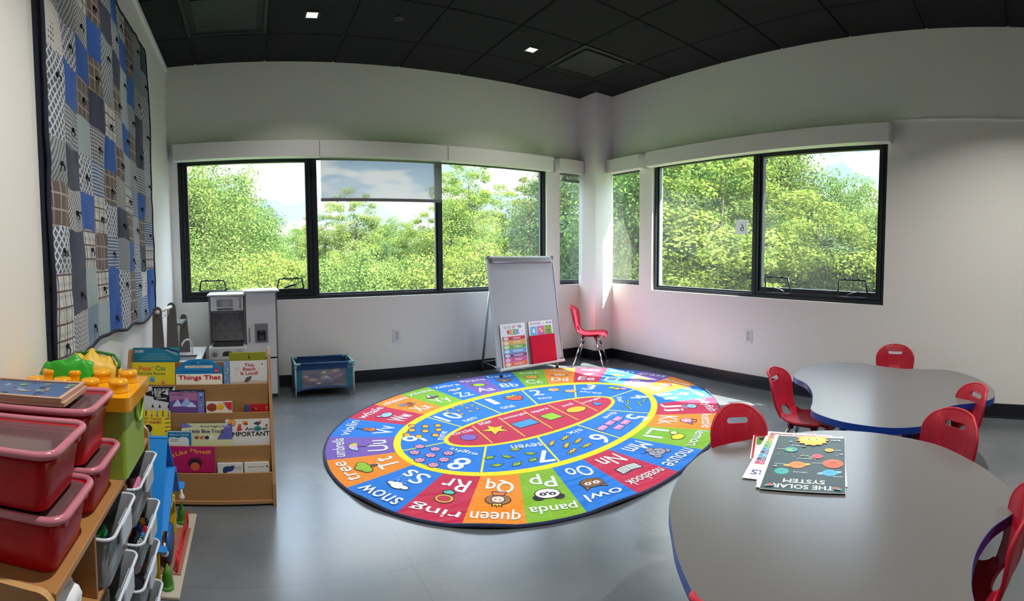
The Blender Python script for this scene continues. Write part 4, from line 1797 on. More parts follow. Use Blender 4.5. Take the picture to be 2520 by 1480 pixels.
for r_ in range(10):
    for c_ in range(5):
        p.z = zz
        # the high numbers are at the far-left corner as the reader sees it from the other side
        p.text(str((r_ + 1) * 10 - (4 - c_)), -w / 2 + .034 + c_ * .047, h / 2 - .129 - r_ * .031, (236, 240, 244), h=.011, bold=.01)
p.text('NUMBERS', 0, h / 2 - .05, (84, 90, 150), w=w * .86, h=.036, bold=.03)
put(b_, M, 'number_chart', 'colourful number chart sticking out left of the solar system poster', 'poster', GP)
b_, M, w, h, th = paper_quad('', '', (1.697, .945), (1.782, .695), (1.275, .772), (1.352, .525), ZT + .0039)
put(b_, M, 'paper_sheet', 'second white sheet right under the solar system poster', 'paper', GP)
b_, M, w, h, th = paper_quad('', '', (1.689, .928), (1.778, .680), (1.272, .756), (1.347, .512), ZT + .0052)
p = Pad(b_, z=th)
p.rect(-w / 2 + .001, -h / 2 + .001, w / 2 - .001, h / 2 - .001, (56, 78, 82))
p.text('THE SOLAR', 0, h / 2 - .030, (232, 238, 236), w=w * .72, h=.026, bold=.02)
p.text('SYSTEM', 0, h / 2 - .068, (232, 238, 236), w=w * .50, h=.026, bold=.02)
def planet(x, y, r, c, name, tx, ring=None, tw=.04):
    if ring:
        p.ell(x, y, r * 1.7, r * .45, ring, 14)
    p.ell(x, y, r, r, c)
    p.line([(x - r * .3, y - r * .1), (x, y - r * .25), (x + r * .3, y - r * .1)], r * .1, (50, 50, 60))
    p.text(name, tx, y, (220, 228, 228), w=tw, h=.0075, bold=.01)
planet(.078, .095, .024, (64, 176, 170), 'NEPTUNE', .018, tw=.046)
planet(-.078, .090, .025, (80, 176, 226), 'URANUS', -.082 + .0, (150, 200, 240), tw=.001)
p.text('URANUS', -.106, .118, (220, 228, 228), w=.032, h=.0075, bold=.01)
planet(.032, .040, .028, (236, 140, 60), 'SATURN', .090, (236, 190, 80), tw=.036)
planet(-.088, .018, .036, (226, 110, 60), 'JUPITER', -.034, tw=.036)
for k in (-.4, .1, .5):
    p.line([(-.088 - .03, .018 + k * .036), (-.088 + .03, .018 + k * .036)], .004, (190, 80, 50))
planet(-.032, -.040, .020, (220, 84, 96), 'MARS', .012, tw=.026)
p.text('ASTEROID BELT', .005, -.012, (220, 228, 228), w=.066, h=.0075, bold=.01)
planet(.066, -.088, .024, (70, 170, 180), 'EARTH', .104, tw=.026)
p.ell(.070, -.085, .010, .013, (150, 200, 80))
planet(-.072, -.098, .017, (240, 180, 60), 'VENUS', -.104, tw=.026)
p.text('MERCURY', .052, -.128, (220, 228, 228), w=.038, h=.0075, bold=.01)
p.ell(.022, -.124, .008, .008, (130, 130, 130))
rs = random.Random(7)
zz = p.z
for k in range(40):
    p.z = zz
    x = rs.uniform(-w / 2 + .01, w / 2 - .01)
    p.ell(x, -.028 + rs.gauss(0, .012) + .03 * (x / .1) ** 2 * -.3, rs.uniform(.001, .0035), rs.uniform(.001, .003), rs.choice([(90, 190, 190), (220, 120, 80), (220, 190, 80), (190, 200, 200)]), n=8)
sy = -h / 2 + .042
# half sun at the far end
pts = []
for k in range(27):
    a = 2 * PI * k / 26
    r_ = .064 if k % 2 else .052
    pts.append((-.006 + r_ * math.cos(a), max(-h / 2 + .003, sy - .008 + r_ * math.sin(a))))
p.poly(pts[:-1], (240, 170, 60))
p.poly([(-.006 + .048 * math.cos(a), max(-h / 2 + .004, sy - .008 + .048 * math.sin(a))) for a in [2 * PI * k / 24 for k in range(24)]], (244, 206, 60))
for s_ in (-1, 1):
    p.ell(-.006 + s_ * .017, sy - .010, .0085, .0085, (245, 245, 245)); p.ell(-.006 + s_ * .015, sy - .010, .004, .005, (30, 30, 40))
p.text('SUN', -.095, sy - .008, (232, 238, 236), w=.034, h=.013, bold=.02)
for x, y in ((.075, -.165), (-.115, -.062), (.104, .062)):
    p.poly([(x - .008, y - .003), (x + .009, y + .001), (x - .004, y + .006)], (225, 230, 230))
for s_ in (-1, 1):
    x = s_ * (w / 2 - .028)
    p.ell(x, h / 2 - .022, .018, .006, (60, 180, 190), 20 * s_); p.ell(x, h / 2 - .026, .010, .007, (220, 90, 60))
put(b_, M, 'solar_system_poster', 'dark green solar system poster on top of the papers on the near table', 'poster', GP)
# ================================================================== whiteboard easel
EA = Vector((2.175, 4.02, .085))
EM = frame_matrix(EA, (.99778516, .06651901, 0), (-.01114338, .16715065, .98586839))
EI = EM.inverted()
BW, BH = .800, 1.078
o = thing('whiteboard_easel', 'tall white magnetic board on a silver easel stand in front of the back window', 'whiteboard', (2.55, 4.15, 0))
R0 = Matrix.Translation((-2.55, -4.15, 0))
bd = MB(R0 @ EM)
bd.use(mat('grey_white_board', rgb(176, 178, 181), .25, spec=.6))
bd.box(.008, BW - .008, .008, BH - .008, -.018, -.003)
bd.build('board_panel', o)
fr = MB(R0 @ EM).use(mat('pale_grey_rail', rgb(190, 193, 196), .35, .4))
fr.box(0, BW, 0, .016, -.021, .003)
fr.box(0, BW, BH - .022, BH, -.021, .004)
fr.box(0, .014, 0, BH, -.021, .003)
fr.box(BW - .014, BW, 0, BH, -.021, .003)
fr.build('board_frame', o, bevel=.004)
for x in (.0, BW - .03):
    for y in (.0, BH - .03):
        fr = MB(R0 @ EM).use(mat('grey_corner_cap', rgb(120, 126, 130), .4))
        fr.rbox(x - .003, x + .033, y - .003, y + .033, -.023, .006, .01)
        fr.build('corner_cap', o)
cl = MB(R0 @ EM).use(mat('steel_clamp', rgb(200, 200, 204), .22, .7))
cl.add([(.045, 1.012, .030), (BW - .045, 1.012, .030), (BW - .045, 1.018, .034), (.045, 1.018, .034), (.045, 1.062, .006), (BW - .045, 1.062, .006), (BW - .045, 1.062, .0), (.045, 1.062, .0)],
       [(0, 1, 2, 3), (3, 2, 5, 4), (4, 5, 6, 7), (1, 0, 7, 6)], False)
for x in (.040, BW - .052):
    cl.add([(x, 1.008, .0), (x + .012, 1.008, .0), (x + .012, 1.008, .036), (x, 1.008, .036), (x, 1.064, .0), (x + .012, 1.064, .0), (x + .012, 1.064, .010), (x, 1.064, .010)],
           [(0, 1, 2, 3), (4, 7, 6, 5), (0, 4, 5, 1), (1, 5, 6, 2), (2, 6, 7, 3), (3, 7, 4, 0)], False)
cl.build('paper_clamp', o)
tr_ = MB(R0 @ EM).use(mat('white_pen_tray', rgb(214, 214, 214), .4))
tr_.box(.02, BW - .02, -.010, .004, .0, .045)
tr_.box(.02, BW - .02, -.010, .014, .041, .045)
tr_.build('pen_tray', o, bevel=.002)
M_SIL = mat('silver_tube', rgb(176, 180, 184), .3, .75)
def easel_leg(p0, p1):
    l_ = MB(R0).use(M_SIL)
    l_.tube([p0, p1], .0115, 12)
    q = Vector(p1) - Vector(p0)
    l_.use(M_BFOOT)
    e = Vector(p1)
    l_.tube([e - q.normalized() * .03, e], .016, 12)
    return l_.build('leg', o)
top_l, top_r = EM @ Vector((.03, .80, -.03)), EM @ Vector((BW - .03, .80, -.03))
easel_leg(tuple(EM @ Vector((.055, .90, -.034))), tuple(EM @ Vector((.055, -.080, -.034))))
easel_leg(tuple(EM @ Vector((BW - .07, .90, -.034))), tuple(EM @ Vector((BW - .07, -.080, -.034))))
easel_leg(tuple(top_l), (2.215, 4.425, .006))
easel_leg(tuple(top_r), (2.90, 4.435, .006))
st_ = MB(R0).use(M_SIL)
st_.tube([(2.232, 4.045, .085), (2.215, 4.415, .095)], .006, 8)
st_.tube([(2.905, 4.09, .085), (2.90, 4.425, .095)], .006, 8)
st_.tube([(2.215, 4.415, .095), (2.90, 4.425, .095)], .006, 8)
st_.build('brace', o)

# printed cards standing in the tray
def board_card(name, label, cat, x0, y0, x1, y1, z, th, col=None):
    b_ = MB()
    b_.use(pm if col is None else col)
    b_.box(0, x1 - x0, 0, y1 - y0, 0, th)
    M = EM @ Matrix.Translation((x0, y0, z))
    return b_, M, x1 - x0, y1 - y0
b_, M, w, h = board_card('', '', '', .067, .006, .352, .424, .0035, .006)
p = Pad(b_, z=.006)
CT = [(210, 50, 70), (240, 150, 40), (60, 160, 70), (60, 140, 210), (140, 70, 160), (220, 70, 150)]
def rainbow(s, x, y, w_, h_, bold=.02):
    n_ = len(s)
    for k, ch in enumerate(s):
        if ch != ' ':
            p.text(ch, x - w_ / 2 + w_ * (k + .5) / n_, y, CT[k % 6], w=w_ / n_ * (.78 if ch not in 'I' else .25), h=h_, bold=bold)
rainbow('DAYS OF THE', w / 2, h - .034, .20, .026)
rainbow('WEEK', w / 2, h - .082, .15, .046, .04)
for x, y, c in ((.03, h - .07, CT[3]), (.255, h - .08, CT[0]), (.03, h - .11, CT[1]), (.25, h - .04, CT[4]), (.265, h - .11, CT[2])):
    p.ell(x, y, .004, .004, c, n=8)
for k, (a, d_, c) in enumerate((('SUN', 'SUNDAY', (206, 50, 66)), ('MON', 'MONDAY', (226, 164, 44)), ('TUE', 'TUESDAY', (110, 166, 56)), ('WED', 'WEDNESDAY', (72, 160, 216)),
                                ('THU', 'THURSDAY', (130, 66, 140)), ('FRI', 'FRIDAY', (220, 76, 150)), ('SAT', 'SATURDAY', (238, 104, 46)))):
    y1 = h - .122 - k * .0405
    p.rect(.012, y1 - .036, w - .010, y1, c)
    p.ell(.052, y1 - .018, .029, .0145, (238, 238, 240))
    p.text(a, .052, y1 - .018, c, w=.036, h=.012, bold=.02)
    p.text(d_, .178, y1 - .018, (240, 240, 242), w=.013 * len(d_) + .01, h=.017, bold=.02)
put(b_, M, 'weekday_chart', 'days of the week chart with rainbow rows standing on the easel tray', 'poster')
b_, M, w, h = board_card('', '', '', .398, .006, .690, .424, .0035, .005)
p = Pad(b_, z=.005)
for k, ch in enumerate('MONTHS'):
    p.text(ch, .03 + k * .0215, h - .025, CT[k % 6], w=.016, h=.022, bold=.03)
p.text('of the', .176, h - .027, (110, 120, 140), w=.032, h=.012)
for k, ch in enumerate('YEAR'):
    p.text(ch, .212 + k * .021, h - .025, CT[(k + 1) % 6], w=.016, h=.022, bold=.03)
for k, c in enumerate(((110, 186, 226), (220, 96, 170), (122, 176, 66))):
    for r_ in range(4):
        cc = [c, CT[(k + 2) % 6], CT[(k + 4) % 6], CT[k]][r_]
        p.rect(.014 + k * .090, h - .135 - r_ * .088, .096 + k * .090, h - .050 - r_ * .088, cc)
p.ell(.055, h - .098, .014, .016, (240, 244, 246)); p.ell(.055, h - .076, .009, .009, (240, 244, 246)); p.rect(.046, h - .068, .064, h - .060, (60, 70, 90))
for x, y in ((.135, h - .08), (.155, h - .1)):
    p.ell(x, y, .011, .011, (246, 214, 60)); p.ell(x - .012, y - .01, .007, .007, (246, 180, 200))
p.ell(.235, h - .085, .017, .012, (240, 150, 60)); p.rect(.222, h - .112, .248, h - .09, (110, 80, 60)); p.ell(.235, h - .082, .010, .007, (122, 176, 66))
put(b_, M, 'month_chart', 'months of the year chart half hidden behind the crimson board', 'poster')
rm = mat('crimson_felt', rgb(196, 8, 48), .7, spec=.2, bump=.1, bscale=400)
b_, M, w, h = board_card('', '', '', .390, .005, .690, .285, .012, .018, rm)
o2 = put(b_, M, 'felt_board', 'plain crimson square board leaning on the easel tray', 'board')
# ================================================================== tiered book display with picture books
_cy, _sy_ = math.cos(YAW), math.sin(YAW)
_Rt = _W.transposed()


def ray(px, py):
    a = (px - 1260) / F
    e = (Y0 - py) / F
    return _Rt @ Vector((math.sin(a), e, -math.cos(a)))


def at_y(px, py, Y):
    """point where the line of sight to a picture position meets the plane y = Y"""
    d = ray(px, py)
    t_ = Y / d.y
    return Vector((d.x * t_, Y, EYE + d.z * t_))


M_MAPLE = wood('maple_plywood', rgb(168, 126, 78), rgb(150, 108, 64), (3, 3, 16))
M_MAPE = wood('plywood_edge', rgb(172, 132, 92), rgb(146, 106, 70), (3, 3, 40))
SX0, SX1 = -.650, .092
o = thing('book_display', 'tiered wooden picture-book display with five rows of books', 'bookcase', ((SX0 + SX1) / 2, 2.46, 0))
R0 = Matrix.Translation((-(SX0 + SX1) / 2, -2.46, 0))
BOARDS = [(2.300, .020, .155), (2.365, .085, .262), (2.430, .185, .404), (2.490, .320, .532), (2.560, .440, .634)]
for k, (y, z0, z1) in enumerate(BOARDS):
    b_ = MB(R0).use(M_MAPLE)
    b_.box(SX0 + .012, SX1 - .016, y, y + .008, z0, z1)
    b_.build('pocket_board' if k < 4 else 'back_board', o, bevel=.0015)
    if k < 4:
        b_ = MB(R0).use(M_MAPLE)
        b_.box(SX0 + .012, SX1 - .016, y + .008, BOARDS[k + 1][0], z0, z0 + .008)
        b_.build('pocket_floor', o)
for x in (SX0, SX1 - .016):
    b_ = MB(R0 @ Matrix(((0, 0, 1, x), (1, 0, 0, 0), (0, 1, 0, 0), (0, 0, 0, 1)))).use(M_MAPLE)
    prof = [(2.285, 0), (2.62, 0), (2.62, .66), (2.60, .695), (2.57, .703), (2.545, .695), (2.53, .67), (2.46, .50), (2.40, .36), (2.34, .22), (2.29, .10)]
    b_.prism(prof, 0, .016, side=M_MAPE)
    b_.build('side_panel', o, bevel=.002)
b_ = MB(R0).use(M_MAPLE)
b_.box(SX0 + .012, SX1 - .016, 2.568, 2.62, .610, .622)
b_.build('top_ledge', o)
b_ = MB(R0).use(M_MAPE)
b_.box(SX0 + .012, SX1 - .016, 2.288, 2.300, .012, .026)
b_.build('toe_rail', o)

LEAN = Vector((0, .13, .9915))


def book(label, l, r, top, Y, h, draw, th=.007, name='picture_book', cover=(230, 230, 230), zmin=None, group=None, arch=0):
    A, B = at_y(l, top, Y), at_y(r, top, Y)
    w = B.x - A.x
    zt = (A.z + B.z) / 2
    dz = h * LEAN.z
    base = Vector((A.x, Y - h * LEAN.y, zt - dz))
    M = frame_matrix(base, (1, 0, 0), LEAN)
    o = thing(name, label, 'book', group=group)
    o.matrix_world = M
    c = MB()
    c.use(ink(cover))
    if arch:
        pts = [(0, 0), (w, 0), (w, h - arch)] + [(w / 2 + w * .5 * .82 * math.cos(a), h - arch + .01 + (arch - .01) * math.sin(a)) for a in [PI * k / 12 for k in range(13)]] + [(0, h - arch)]
        c.prism(pts, -th, 0)
    else:
        c.box(0, w, 0, h, -.0012, 0)
        c.box(0, w, 0, h, -th, -th + .0012)
        c.box(0, .0012, 0, h, -th, 0)
    p_ = Pad(c, z=.0)
    draw(p_, w, h)
    c.build('cover', o)
    if not arch:
        g = MB().use(mat('page_block', rgb(226, 222, 208), .8))
        g.box(.0013, w - .002, .002, h - .002, -th + .0013, -.0013)
        g.build('pages', o)
    return o


def T(p, s, x, y, c, w, h=None, bold=.01):
    p.text(s, x, y, c, w=w, h=h, bold=bold)


BL_ = (20, 118, 158)
def d_teal(p, w, h):
    p.rect(0, 0, w, h, (16, 124, 156)); p.poly([(0, 0), (w, 0), (w, h * .35), (0, h * .2)], (14, 92, 132))
    p.poly([(w * .55, h), (w * .72, h), (w, h * .80), (w, h * .93 - .02)], (30, 30, 90)); p.poly([(w * .75, h), (w, h), (w, h * .86)], (40, 150, 150))
    T(p, 'DORY', w * .14, h - .020, (220, 236, 240), w * .20, .013, .04)
    p.mb.M = Matrix.Rotation(-.36, 4, 'Z') ; p.mb.M = Matrix()
    for k in range(4):
        p.line([(w * (.30 - .06 * k), h - .034 - k * .010), (w * (.72 + .05 * k), h - .034 - k * .010)], .0022, (120, 190, 210))
    sv = p.mb.M
    p.mb.M = Matrix.Translation((w * .84, h - .0235, 0)) @ Matrix.Rotation(-.42, 4, 'Z')
    T(p, 'Look and Find', 0, 0, (230, 234, 244), .066, .009, .02)
    p.mb.M = sv
def d_olive(p, w, h):
    p.rect(0, 0, w, h, (138, 144, 34)); p.rect(0, h - .003, w, h, (186, 190, 90)); p.poly([(w * .52, h - .034), (w * .56, h - .034), (w * .545, h - .012), (w * .535, h - .012)], (20, 22, 24)); p.ell(w * .54, h - .011, .003, .004, (150, 80, 40))
book('teal book with a dark corner banner on the very top left of the display', 327, 441, 856, 2.605, .11, d_teal, .006, cover=(16, 124, 156))
book('narrow olive-green book lying highest at the top right of the display', 563, 654, 867, 2.605, .10, d_olive, .006, cover=(138, 144, 34))

def bunny(p, x, y, s, c):
    p.ell(x, y, s, s * .8, c); p.ell(x - s * .4, y + s * 1.1, s * .25, s * .6, c, 15); p.ell(x + s * .4, y + s * 1.1, s * .25, s * .6, c, -15); p.ell(x - s * .3, y, s * .12, s * .12, (30, 30, 40)); p.ell(x + s * .3, y, s * .12, s * .12, (30, 30, 40))
def d_pete(p, w, h):
    p.rect(0, 0, w, h, (226, 204, 24))
    T(p, 'Pete', w * .34, h - .030, (226, 92, 40), w * .27, .024, .03); T(p, 'the', w * .515, h - .021, (90, 140, 160), w * .06, .007); T(p, 'Cat', w * .69, h - .029, (60, 150, 60), w * .22, .023, .03)
    T(p, 'Five Little Bunnies', w * .48, h - .055, (70, 60, 50), w * .62, .015, .01)
    bunny(p, w * .50, h - .090, .014, (80, 160, 200)); bunny(p, w * .74, h - .104, .009, (220, 110, 120)); p.ell(w * .40, h - .078, .005, .005, (80, 170, 210))
def d_things(p, w, h):
    z = p.z
    p.rect(0, 0, w, h - .075, (240, 234, 220))
    p.rect(0, h - .076, w, h - .042, (10, 124, 184))
    p.poly([(w / 2 + (w * .41 - .004) * math.cos(a), h - .042 + .038 * math.sin(a)) for a in [PI * k / 14 for k in range(15)]], (10, 124, 184))
    p.rect(w * .22, h - .046, w * .78, h - .033, (205, 196, 186)); p.ell(w * .22, h - .0395, .0065, .0065, (205, 196, 186)); p.ell(w * .78, h - .0395, .0065, .0065, (205, 196, 186))
    p.rect(w * .40, h - .043, w * .60, h - .036, (186, 176, 166))
    T(p, 'wipe', w * .36, h - .021, (12, 60, 110), w * .15, .010); T(p, 'clean', w * .64, h - .021, (12, 60, 110), w * .17, .009); p.ell(w * .49, h - .018, .0045, .0045, (230, 120, 140))
    T(p, 'Learn to use with pen', w * .45, h - .064, (10, 50, 110), w * .58, .007)
    p.ell(w * .88, h - .060, .0125, .0125, (214, 30, 48)); T(p, 'age 3+', w * .88, h - .060, (240, 230, 230), .015, .007, .02)
    T(p, 'Things That', w * .51, h - .097, (206, 24, 40), w * .90, .027, .06)
def d_blue(p, w, h):
    p.rect(0, 0, w, h, (110, 150, 190))
    rs = random.Random(5)
    for k in range(40):
        p.ell(rs.uniform(.01, w - .01), h - rs.uniform(.005, .12), .006, .002, (200, 220, 236), rs.uniform(0, 180), n=8)
def d_beach(p, w, h):
    p.rect(0, 0, w, h, (214, 214, 214)); p.poly([(0, 0), (w, 0), (w, h - .105), (w * .6, h - .098), (0, h - .108)], (196, 188, 176))
    for s, y in (('This', .022), ('Beach', .042), ('Is Loud!', .063)):
        T(p, s, w * .50, h - y, (178, 34, 46), {'This': .048, 'Beach': .064, 'Is Loud!': .088}[s] * w / .2, .0165, .05)
    p.ell(w * .84, h - .028, .014, .016, (190, 190, 192)); p.ell(w * .84, h - .028, .0128, .0148, (222, 222, 222)); p.ell(w * .84, h - .020, .004, .004, (60, 60, 66))
    p.poly([(w * .36, h - .108), (w * .42, h - .085), (w * .56, h - .076), (w * .55, h - .090), (w * .46, h - .108)], (86, 84, 90))
    p.ell(w * .18, h - .04, .012, .008, (196, 198, 200)); p.ell(w * .16, h - .07, .004, .003, (180, 182, 184))
Y1 = 2.535
book('yellow picture book with red and green title in the top row at left', 320, 430, 893, Y1, .150, d_pete, cover=(226, 204, 24))
book('blue arch-topped wipe-clean book with a handle slot and big red words', 432, 546, 884, Y1, .155, d_things, .012, 'handle_book', (10, 124, 184), arch=.048)
book('blue leaf-patterned book peeking out left of the white beach book', 549, 640, 888.5, Y1 + .012, .15, d_blue, .006, cover=(110, 150, 190))
book('white picture book with three lines of red title in the top row at right', 565, 660, 888, Y1, .150, d_beach, cover=(214, 214, 214))

def d_round(p, w, h):
    p.rect(0, 0, w, h, (206, 208, 208))
    p.poly([(w * .28, h), (w * .98, h), (w * .90, h - .018), (w * .76, h - .024), (w * .62, h - .034), (w * .92, h - .050), (w, h - .060), (w, h - .085), (w * .6, h - .073), (w * .34, h - .066), (w * .32, h - .052), (w * .08, h - .045), (w * .06, h - .030), (w * .30, h - .018)], (18, 18, 20))
    for s, x, y, ww, hh in (('ROUND', .60, .017, .48, .015), ('TRIP', .42, .033, .32, .015), ('ANN', .46, .047, .18, .010), ('JONAS', .58, .060, .32, .011)):
        T(p, s, w * x, h - y, (214, 214, 214), w * ww, hh, .05)
    for x in (.30, .52, .80):
        p.poly([(w * x - .007, h - .105), (w * x + .007, h - .105), (w * x + .003, h - .094), (w * x, h - .086), (w * x - .003, h - .094)], (18, 18, 20))
def d_ready(p, w, h):
    p.rect(0, 0, w, h, (30, 30, 70)); p.rect(.004, .004, w * .80, h - .008, (168, 110, 150)); p.poly([(.004, .004), (w * .80, .004), (w * .80, h * .55), (w * .3, h * .62), (.004, h * .5)], (104, 70, 140))
    p.rect(w * .32, h - .012, w * .79, h - .004, (24, 26, 60)); T(p, "I'm Ready to Read", w * .56, h - .008, (230, 230, 240), w * .42, .0055, .02)
    T(p, 'FROZEN', w * .24, h - .022, (60, 40, 90), w * .32, .009, .01)
    p.poly([(w * .1, h * .3), (w * .25, h * .62), (w * .38, h * .3)], (196, 206, 236)); p.poly([(w * .3, h * .3), (w * .5, h * .7), (w * .7, h * .3)], (150, 176, 226)); p.poly([(w * .5, h * .28), (w * .64, h * .5), (w * .78, h * .28)], (206, 214, 240))
    p.rect(w * .81, .004, w * .985, h - .008, (120, 116, 190))
    for k, c in enumerate(((150, 200, 210), (50, 90, 130), (150, 100, 80), (90, 140, 180), (130, 160, 170))):
        p.ell(w * .90, h - .022 - k * .0135, .0075, .005, c)
def d_fruit(p, w, h):
    p.rect(0, 0, w, h, (226, 220, 212)); p.ell(w * .22, h - .028, .026, .020, (150, 60, 40)); p.poly([(w * .34, h - .016), (w * .38, h - .008), (w * .36, h - .018)], (150, 60, 40)); p.ell(w * .54, h - .026, .020, .016, (236, 170, 40)); p.ell(w * .52, h - .024, .010, .008, (200, 190, 60))
    p.poly([(w * .68, h - .003), (w * .99, h - .003), (w * .99, h - .045), (w * .84, h - .034)], (206, 40, 50)); p.line([(w * .66, h - .003), (w * .74, h - .022), (w * .92, h - .044)], .003, (40, 60, 40))
def d_redb(p, w, h):
    p.rect(0, 0, w, h, (176, 10, 40)); p.rect(0, 0, w * .16, h, (24, 80, 150)); p.ell(w * .33, h - .022, .008, .007, (60, 30, 40)); p.ell(w * .44, h - .019, .006, .004, (220, 120, 40)); T(p, 'H', w * .88, h - .014, (230, 190, 60), .007, .010, .04); T(p, 'u', w * .88, h - .025, (230, 190, 60), .006, .006, .04)
Y2 = 2.472
book('black and white picture book with silver lettering, left in the second row', 352, 430, 952, Y2 + .004, .135, d_round, cover=(206, 208, 208))
book('purple sound book with a column of buttons in the second row', 415, 503, 961, Y2 - .004, .115, d_ready, .012, cover=(30, 30, 70))
book('small board book with painted fruit in the second row', 507, 571, 989, Y2, .10, d_fruit, .013, 'board_book', (226, 220, 212))
book('small red board book with a blue spine at the right end of the second row', 603, 663, 996, Y2, .10, d_redb, .014, 'board_book', (176, 10, 40))

def d_hair(p, w, h):
    p.rect(0, 0, w, h, (232, 208, 20))
    for k, c in enumerate(((110, 70, 50), (90, 56, 40), (220, 170, 130), (130, 150, 160), (140, 90, 60), (110, 160, 190))):
        x = w * (.1 + .17 * k); p.line([(x, h), (x - .001, h - .022)], .008, c); p.ell(x - .001, h - .025, .005, .005, (150, 100, 70))
    for k, c in enumerate(((150, 80, 130), (90, 150, 60), (180, 90, 60), (90, 60, 50))):
        y = h - .040 - .020 * k; p.line([(w, y + .004), (w * .84, y)], .006, c)
    T(p, "DON'T TOUCH", w * .40, h - .040, (176, 40, 60), w * .66, .010, .03); T(p, 'MY HAIR!', w * .42, h - .057, (176, 40, 60), w * .60, .013, .04)
    p.ell(w * .32, h - .088, .022, .019, (26, 20, 24)); p.ell(w * .30, h - .092, .011, .012, (140, 88, 60)); p.rect(w * .2, h - .125, w * .42, h - .104, (120, 170, 200))
def d_another(p, w, h):
    p.rect(0, 0, w, h, (214, 214, 212)); p.ell(w * .15, h - .016, .019, .019, (214, 130, 30)); p.ell(w * .15, h - .016, .014, .014, (230, 160, 60))
    p.ell(w * .72, h - .046, .016, .014, (60, 160, 150))
    p.rect(w * .38, h - .024, w * .50, h - .008, (226, 140, 50)); p.ell(w * .46, h - .023, .010, .006, (170, 60, 50)); p.ell(w * .78, h - .013, .009, .008, (220, 150, 120)); p.poly([(w * .62, h - .022), (w * .74, h - .032), (w * .80, h - .018), (w * .70, h - .012)], (60, 70, 80))
    p.ell(w * .32, h - .030, .009, .008, (200, 90, 60)); p.poly([(w * .25, h - .058), (w * .38, h - .052), (w * .34, h - .034), (w * .27, h - .036)], (190, 60, 50)); p.ell(w * .92, h - .032, .008, .005, (170, 80, 40), 30)
    T(p, 'Another', w * .70, h - .046, (40, 50, 60), w * .52, .017, .02)
    T(p, 'IMPORTANT', w * .55, h - .071, (18, 22, 26), w * .86, .021, .03)
def d_truck(p, w, h):
    p.rect(0, 0, w, h, (206, 210, 160)); p.poly([(0, h), (w * .10, h), (w * .22, h - .016), (w * .1, h - .022), (0, h - .024)], (110, 112, 180))
    p.poly([(w, h), (w * .92, h - .004), (w * .80, h - .034), (w * .70, h - .078), (w, h - .078)], (96, 98, 170)); p.poly([(w * .78, h - .010), (w * .96, h - .012), (w * .94, h - .020), (w * .76, h - .020)], (140, 150, 200))
    T(p, 'Good Night,', w * .57, h - .016, (54, 56, 90), w * .40, .013, .02); T(p, 'Little Blue Truck', w * .50, h - .038, (44, 50, 90), w * .66, .016, .04)
    for x, c in ((.30, (150, 80, 50)), (.40, (190, 110, 60)), (.50, (40, 40, 50)), (.60, (220, 220, 220))):
        p.ell(w * x, h - .068, .011, .009, c); p.ell(w * x - .003, h - .060, .002, .003, (240, 240, 240))
def d_bear(p, w, h):
    p.rect(0, 0, w, h, (214, 218, 220)); p.rect(.003, 0, w - .003, h - .004, (10, 110, 156)); T(p, 'Bill Martin Jr / Eric Carle', w * .5, h - .017, (226, 232, 236), w * .76, .007, .02)
    p.poly([(w * .06, 0), (w * .06, h - .036), (w * .12, h - .029), (w * .28, h - .028), (w * .45, h - .033), (w * .62, h - .026), (w * .80, h - .028), (w * .88, h - .040), (w * .88, 0)], (212, 216, 214))
    T(p, 'Polar Bear,', w * .30, h - .038, (60, 70, 80), w * .32, .006, .03); T(p, 'Polar Bear,', w * .30, h - .047, (60, 70, 80), w * .32, .006, .03)
Y3 = 2.412
book('yellow picture book with reaching hands around its edge, third row at left', 338, 419, 1011, Y3 + .006, .130, d_hair, cover=(232, 208, 20))
book('white picture book with a big black serif title at the right of the third row', 554, 664, 1032, Y3 + .008, .125, d_another, cover=(214, 214, 212))
book('pale green and violet bedtime book in the middle of the third row', 446, 571, 1042, Y3 - .002, .110, d_truck, cover=(70, 74, 120))
book('small blue board book standing in front of the others in the third row', 411, 472, 1062, Y3 - .018, .085, d_bear, .012, 'board_book', (10, 110, 156))

def d_like(p, w, h):
    p.rect(0, 0, w, h, (168, 14, 88))
    for s, x, y, r, ww, hh in (('I', .12, .042, .5, .006, .018), ('Like', .29, .028, .25, .056, .020), ('Myself!', .70, .024, -.12, .098, .022)):
        p.mb.M = Matrix.Translation((w * x, h - y, 0)) @ Matrix.Rotation(r, 4, 'Z')
        T(p, s, 0, 0, (230, 150, 50), ww, hh, .02)
        p.mb.M = Matrix()
    p.ell(w * .58, h - .082, .030, .026, (40, 18, 30))
    for k in range(15):
        a = PI * k / 14
        p.line([(w * .58 + .02 * math.cos(a), h - .080 + .016 * math.sin(a)), (w * .58 + .040 * math.cos(a), h - .080 + .036 * math.sin(a))], .003, (40, 18, 30))
    p.ell(w * .58, h - .092, .023, .020, (196, 84, 54))
def d_fox(p, w, h):
    p.rect(0, 0, w, h, (204, 206, 206)); p.ell(w * .42, h - .026, .026, .013, (30, 60, 110)); p.ell(w * .58, h - .018, .010, .008, (30, 60, 110)); p.ell(w * .30, h - .036, .012, .010, (30, 60, 110)); T(p, 'Eric Carle', w * .80, h - .018, (60, 60, 80), w * .26, .005, .02); T(p, 'a picture book', w * .78, h - .026, (190, 60, 90), w * .3, .005)
def d_plain(p, w, h):
    p.rect(0, 0, w, h, (208, 210, 206)); T(p, 'Bill Martin Jr / Eric Carle', w * .48, h - .020, (50, 50, 56), w * .64, .006, .03); p.ell(w * .92, h - .019, .004, .005, (40, 40, 44))
Y4 = 2.348
book('magenta picture book with yellow lettering and a spiky-haired face in the lowest row', 413, 528, 1100, Y4, .120, d_like, cover=(168, 14, 88))
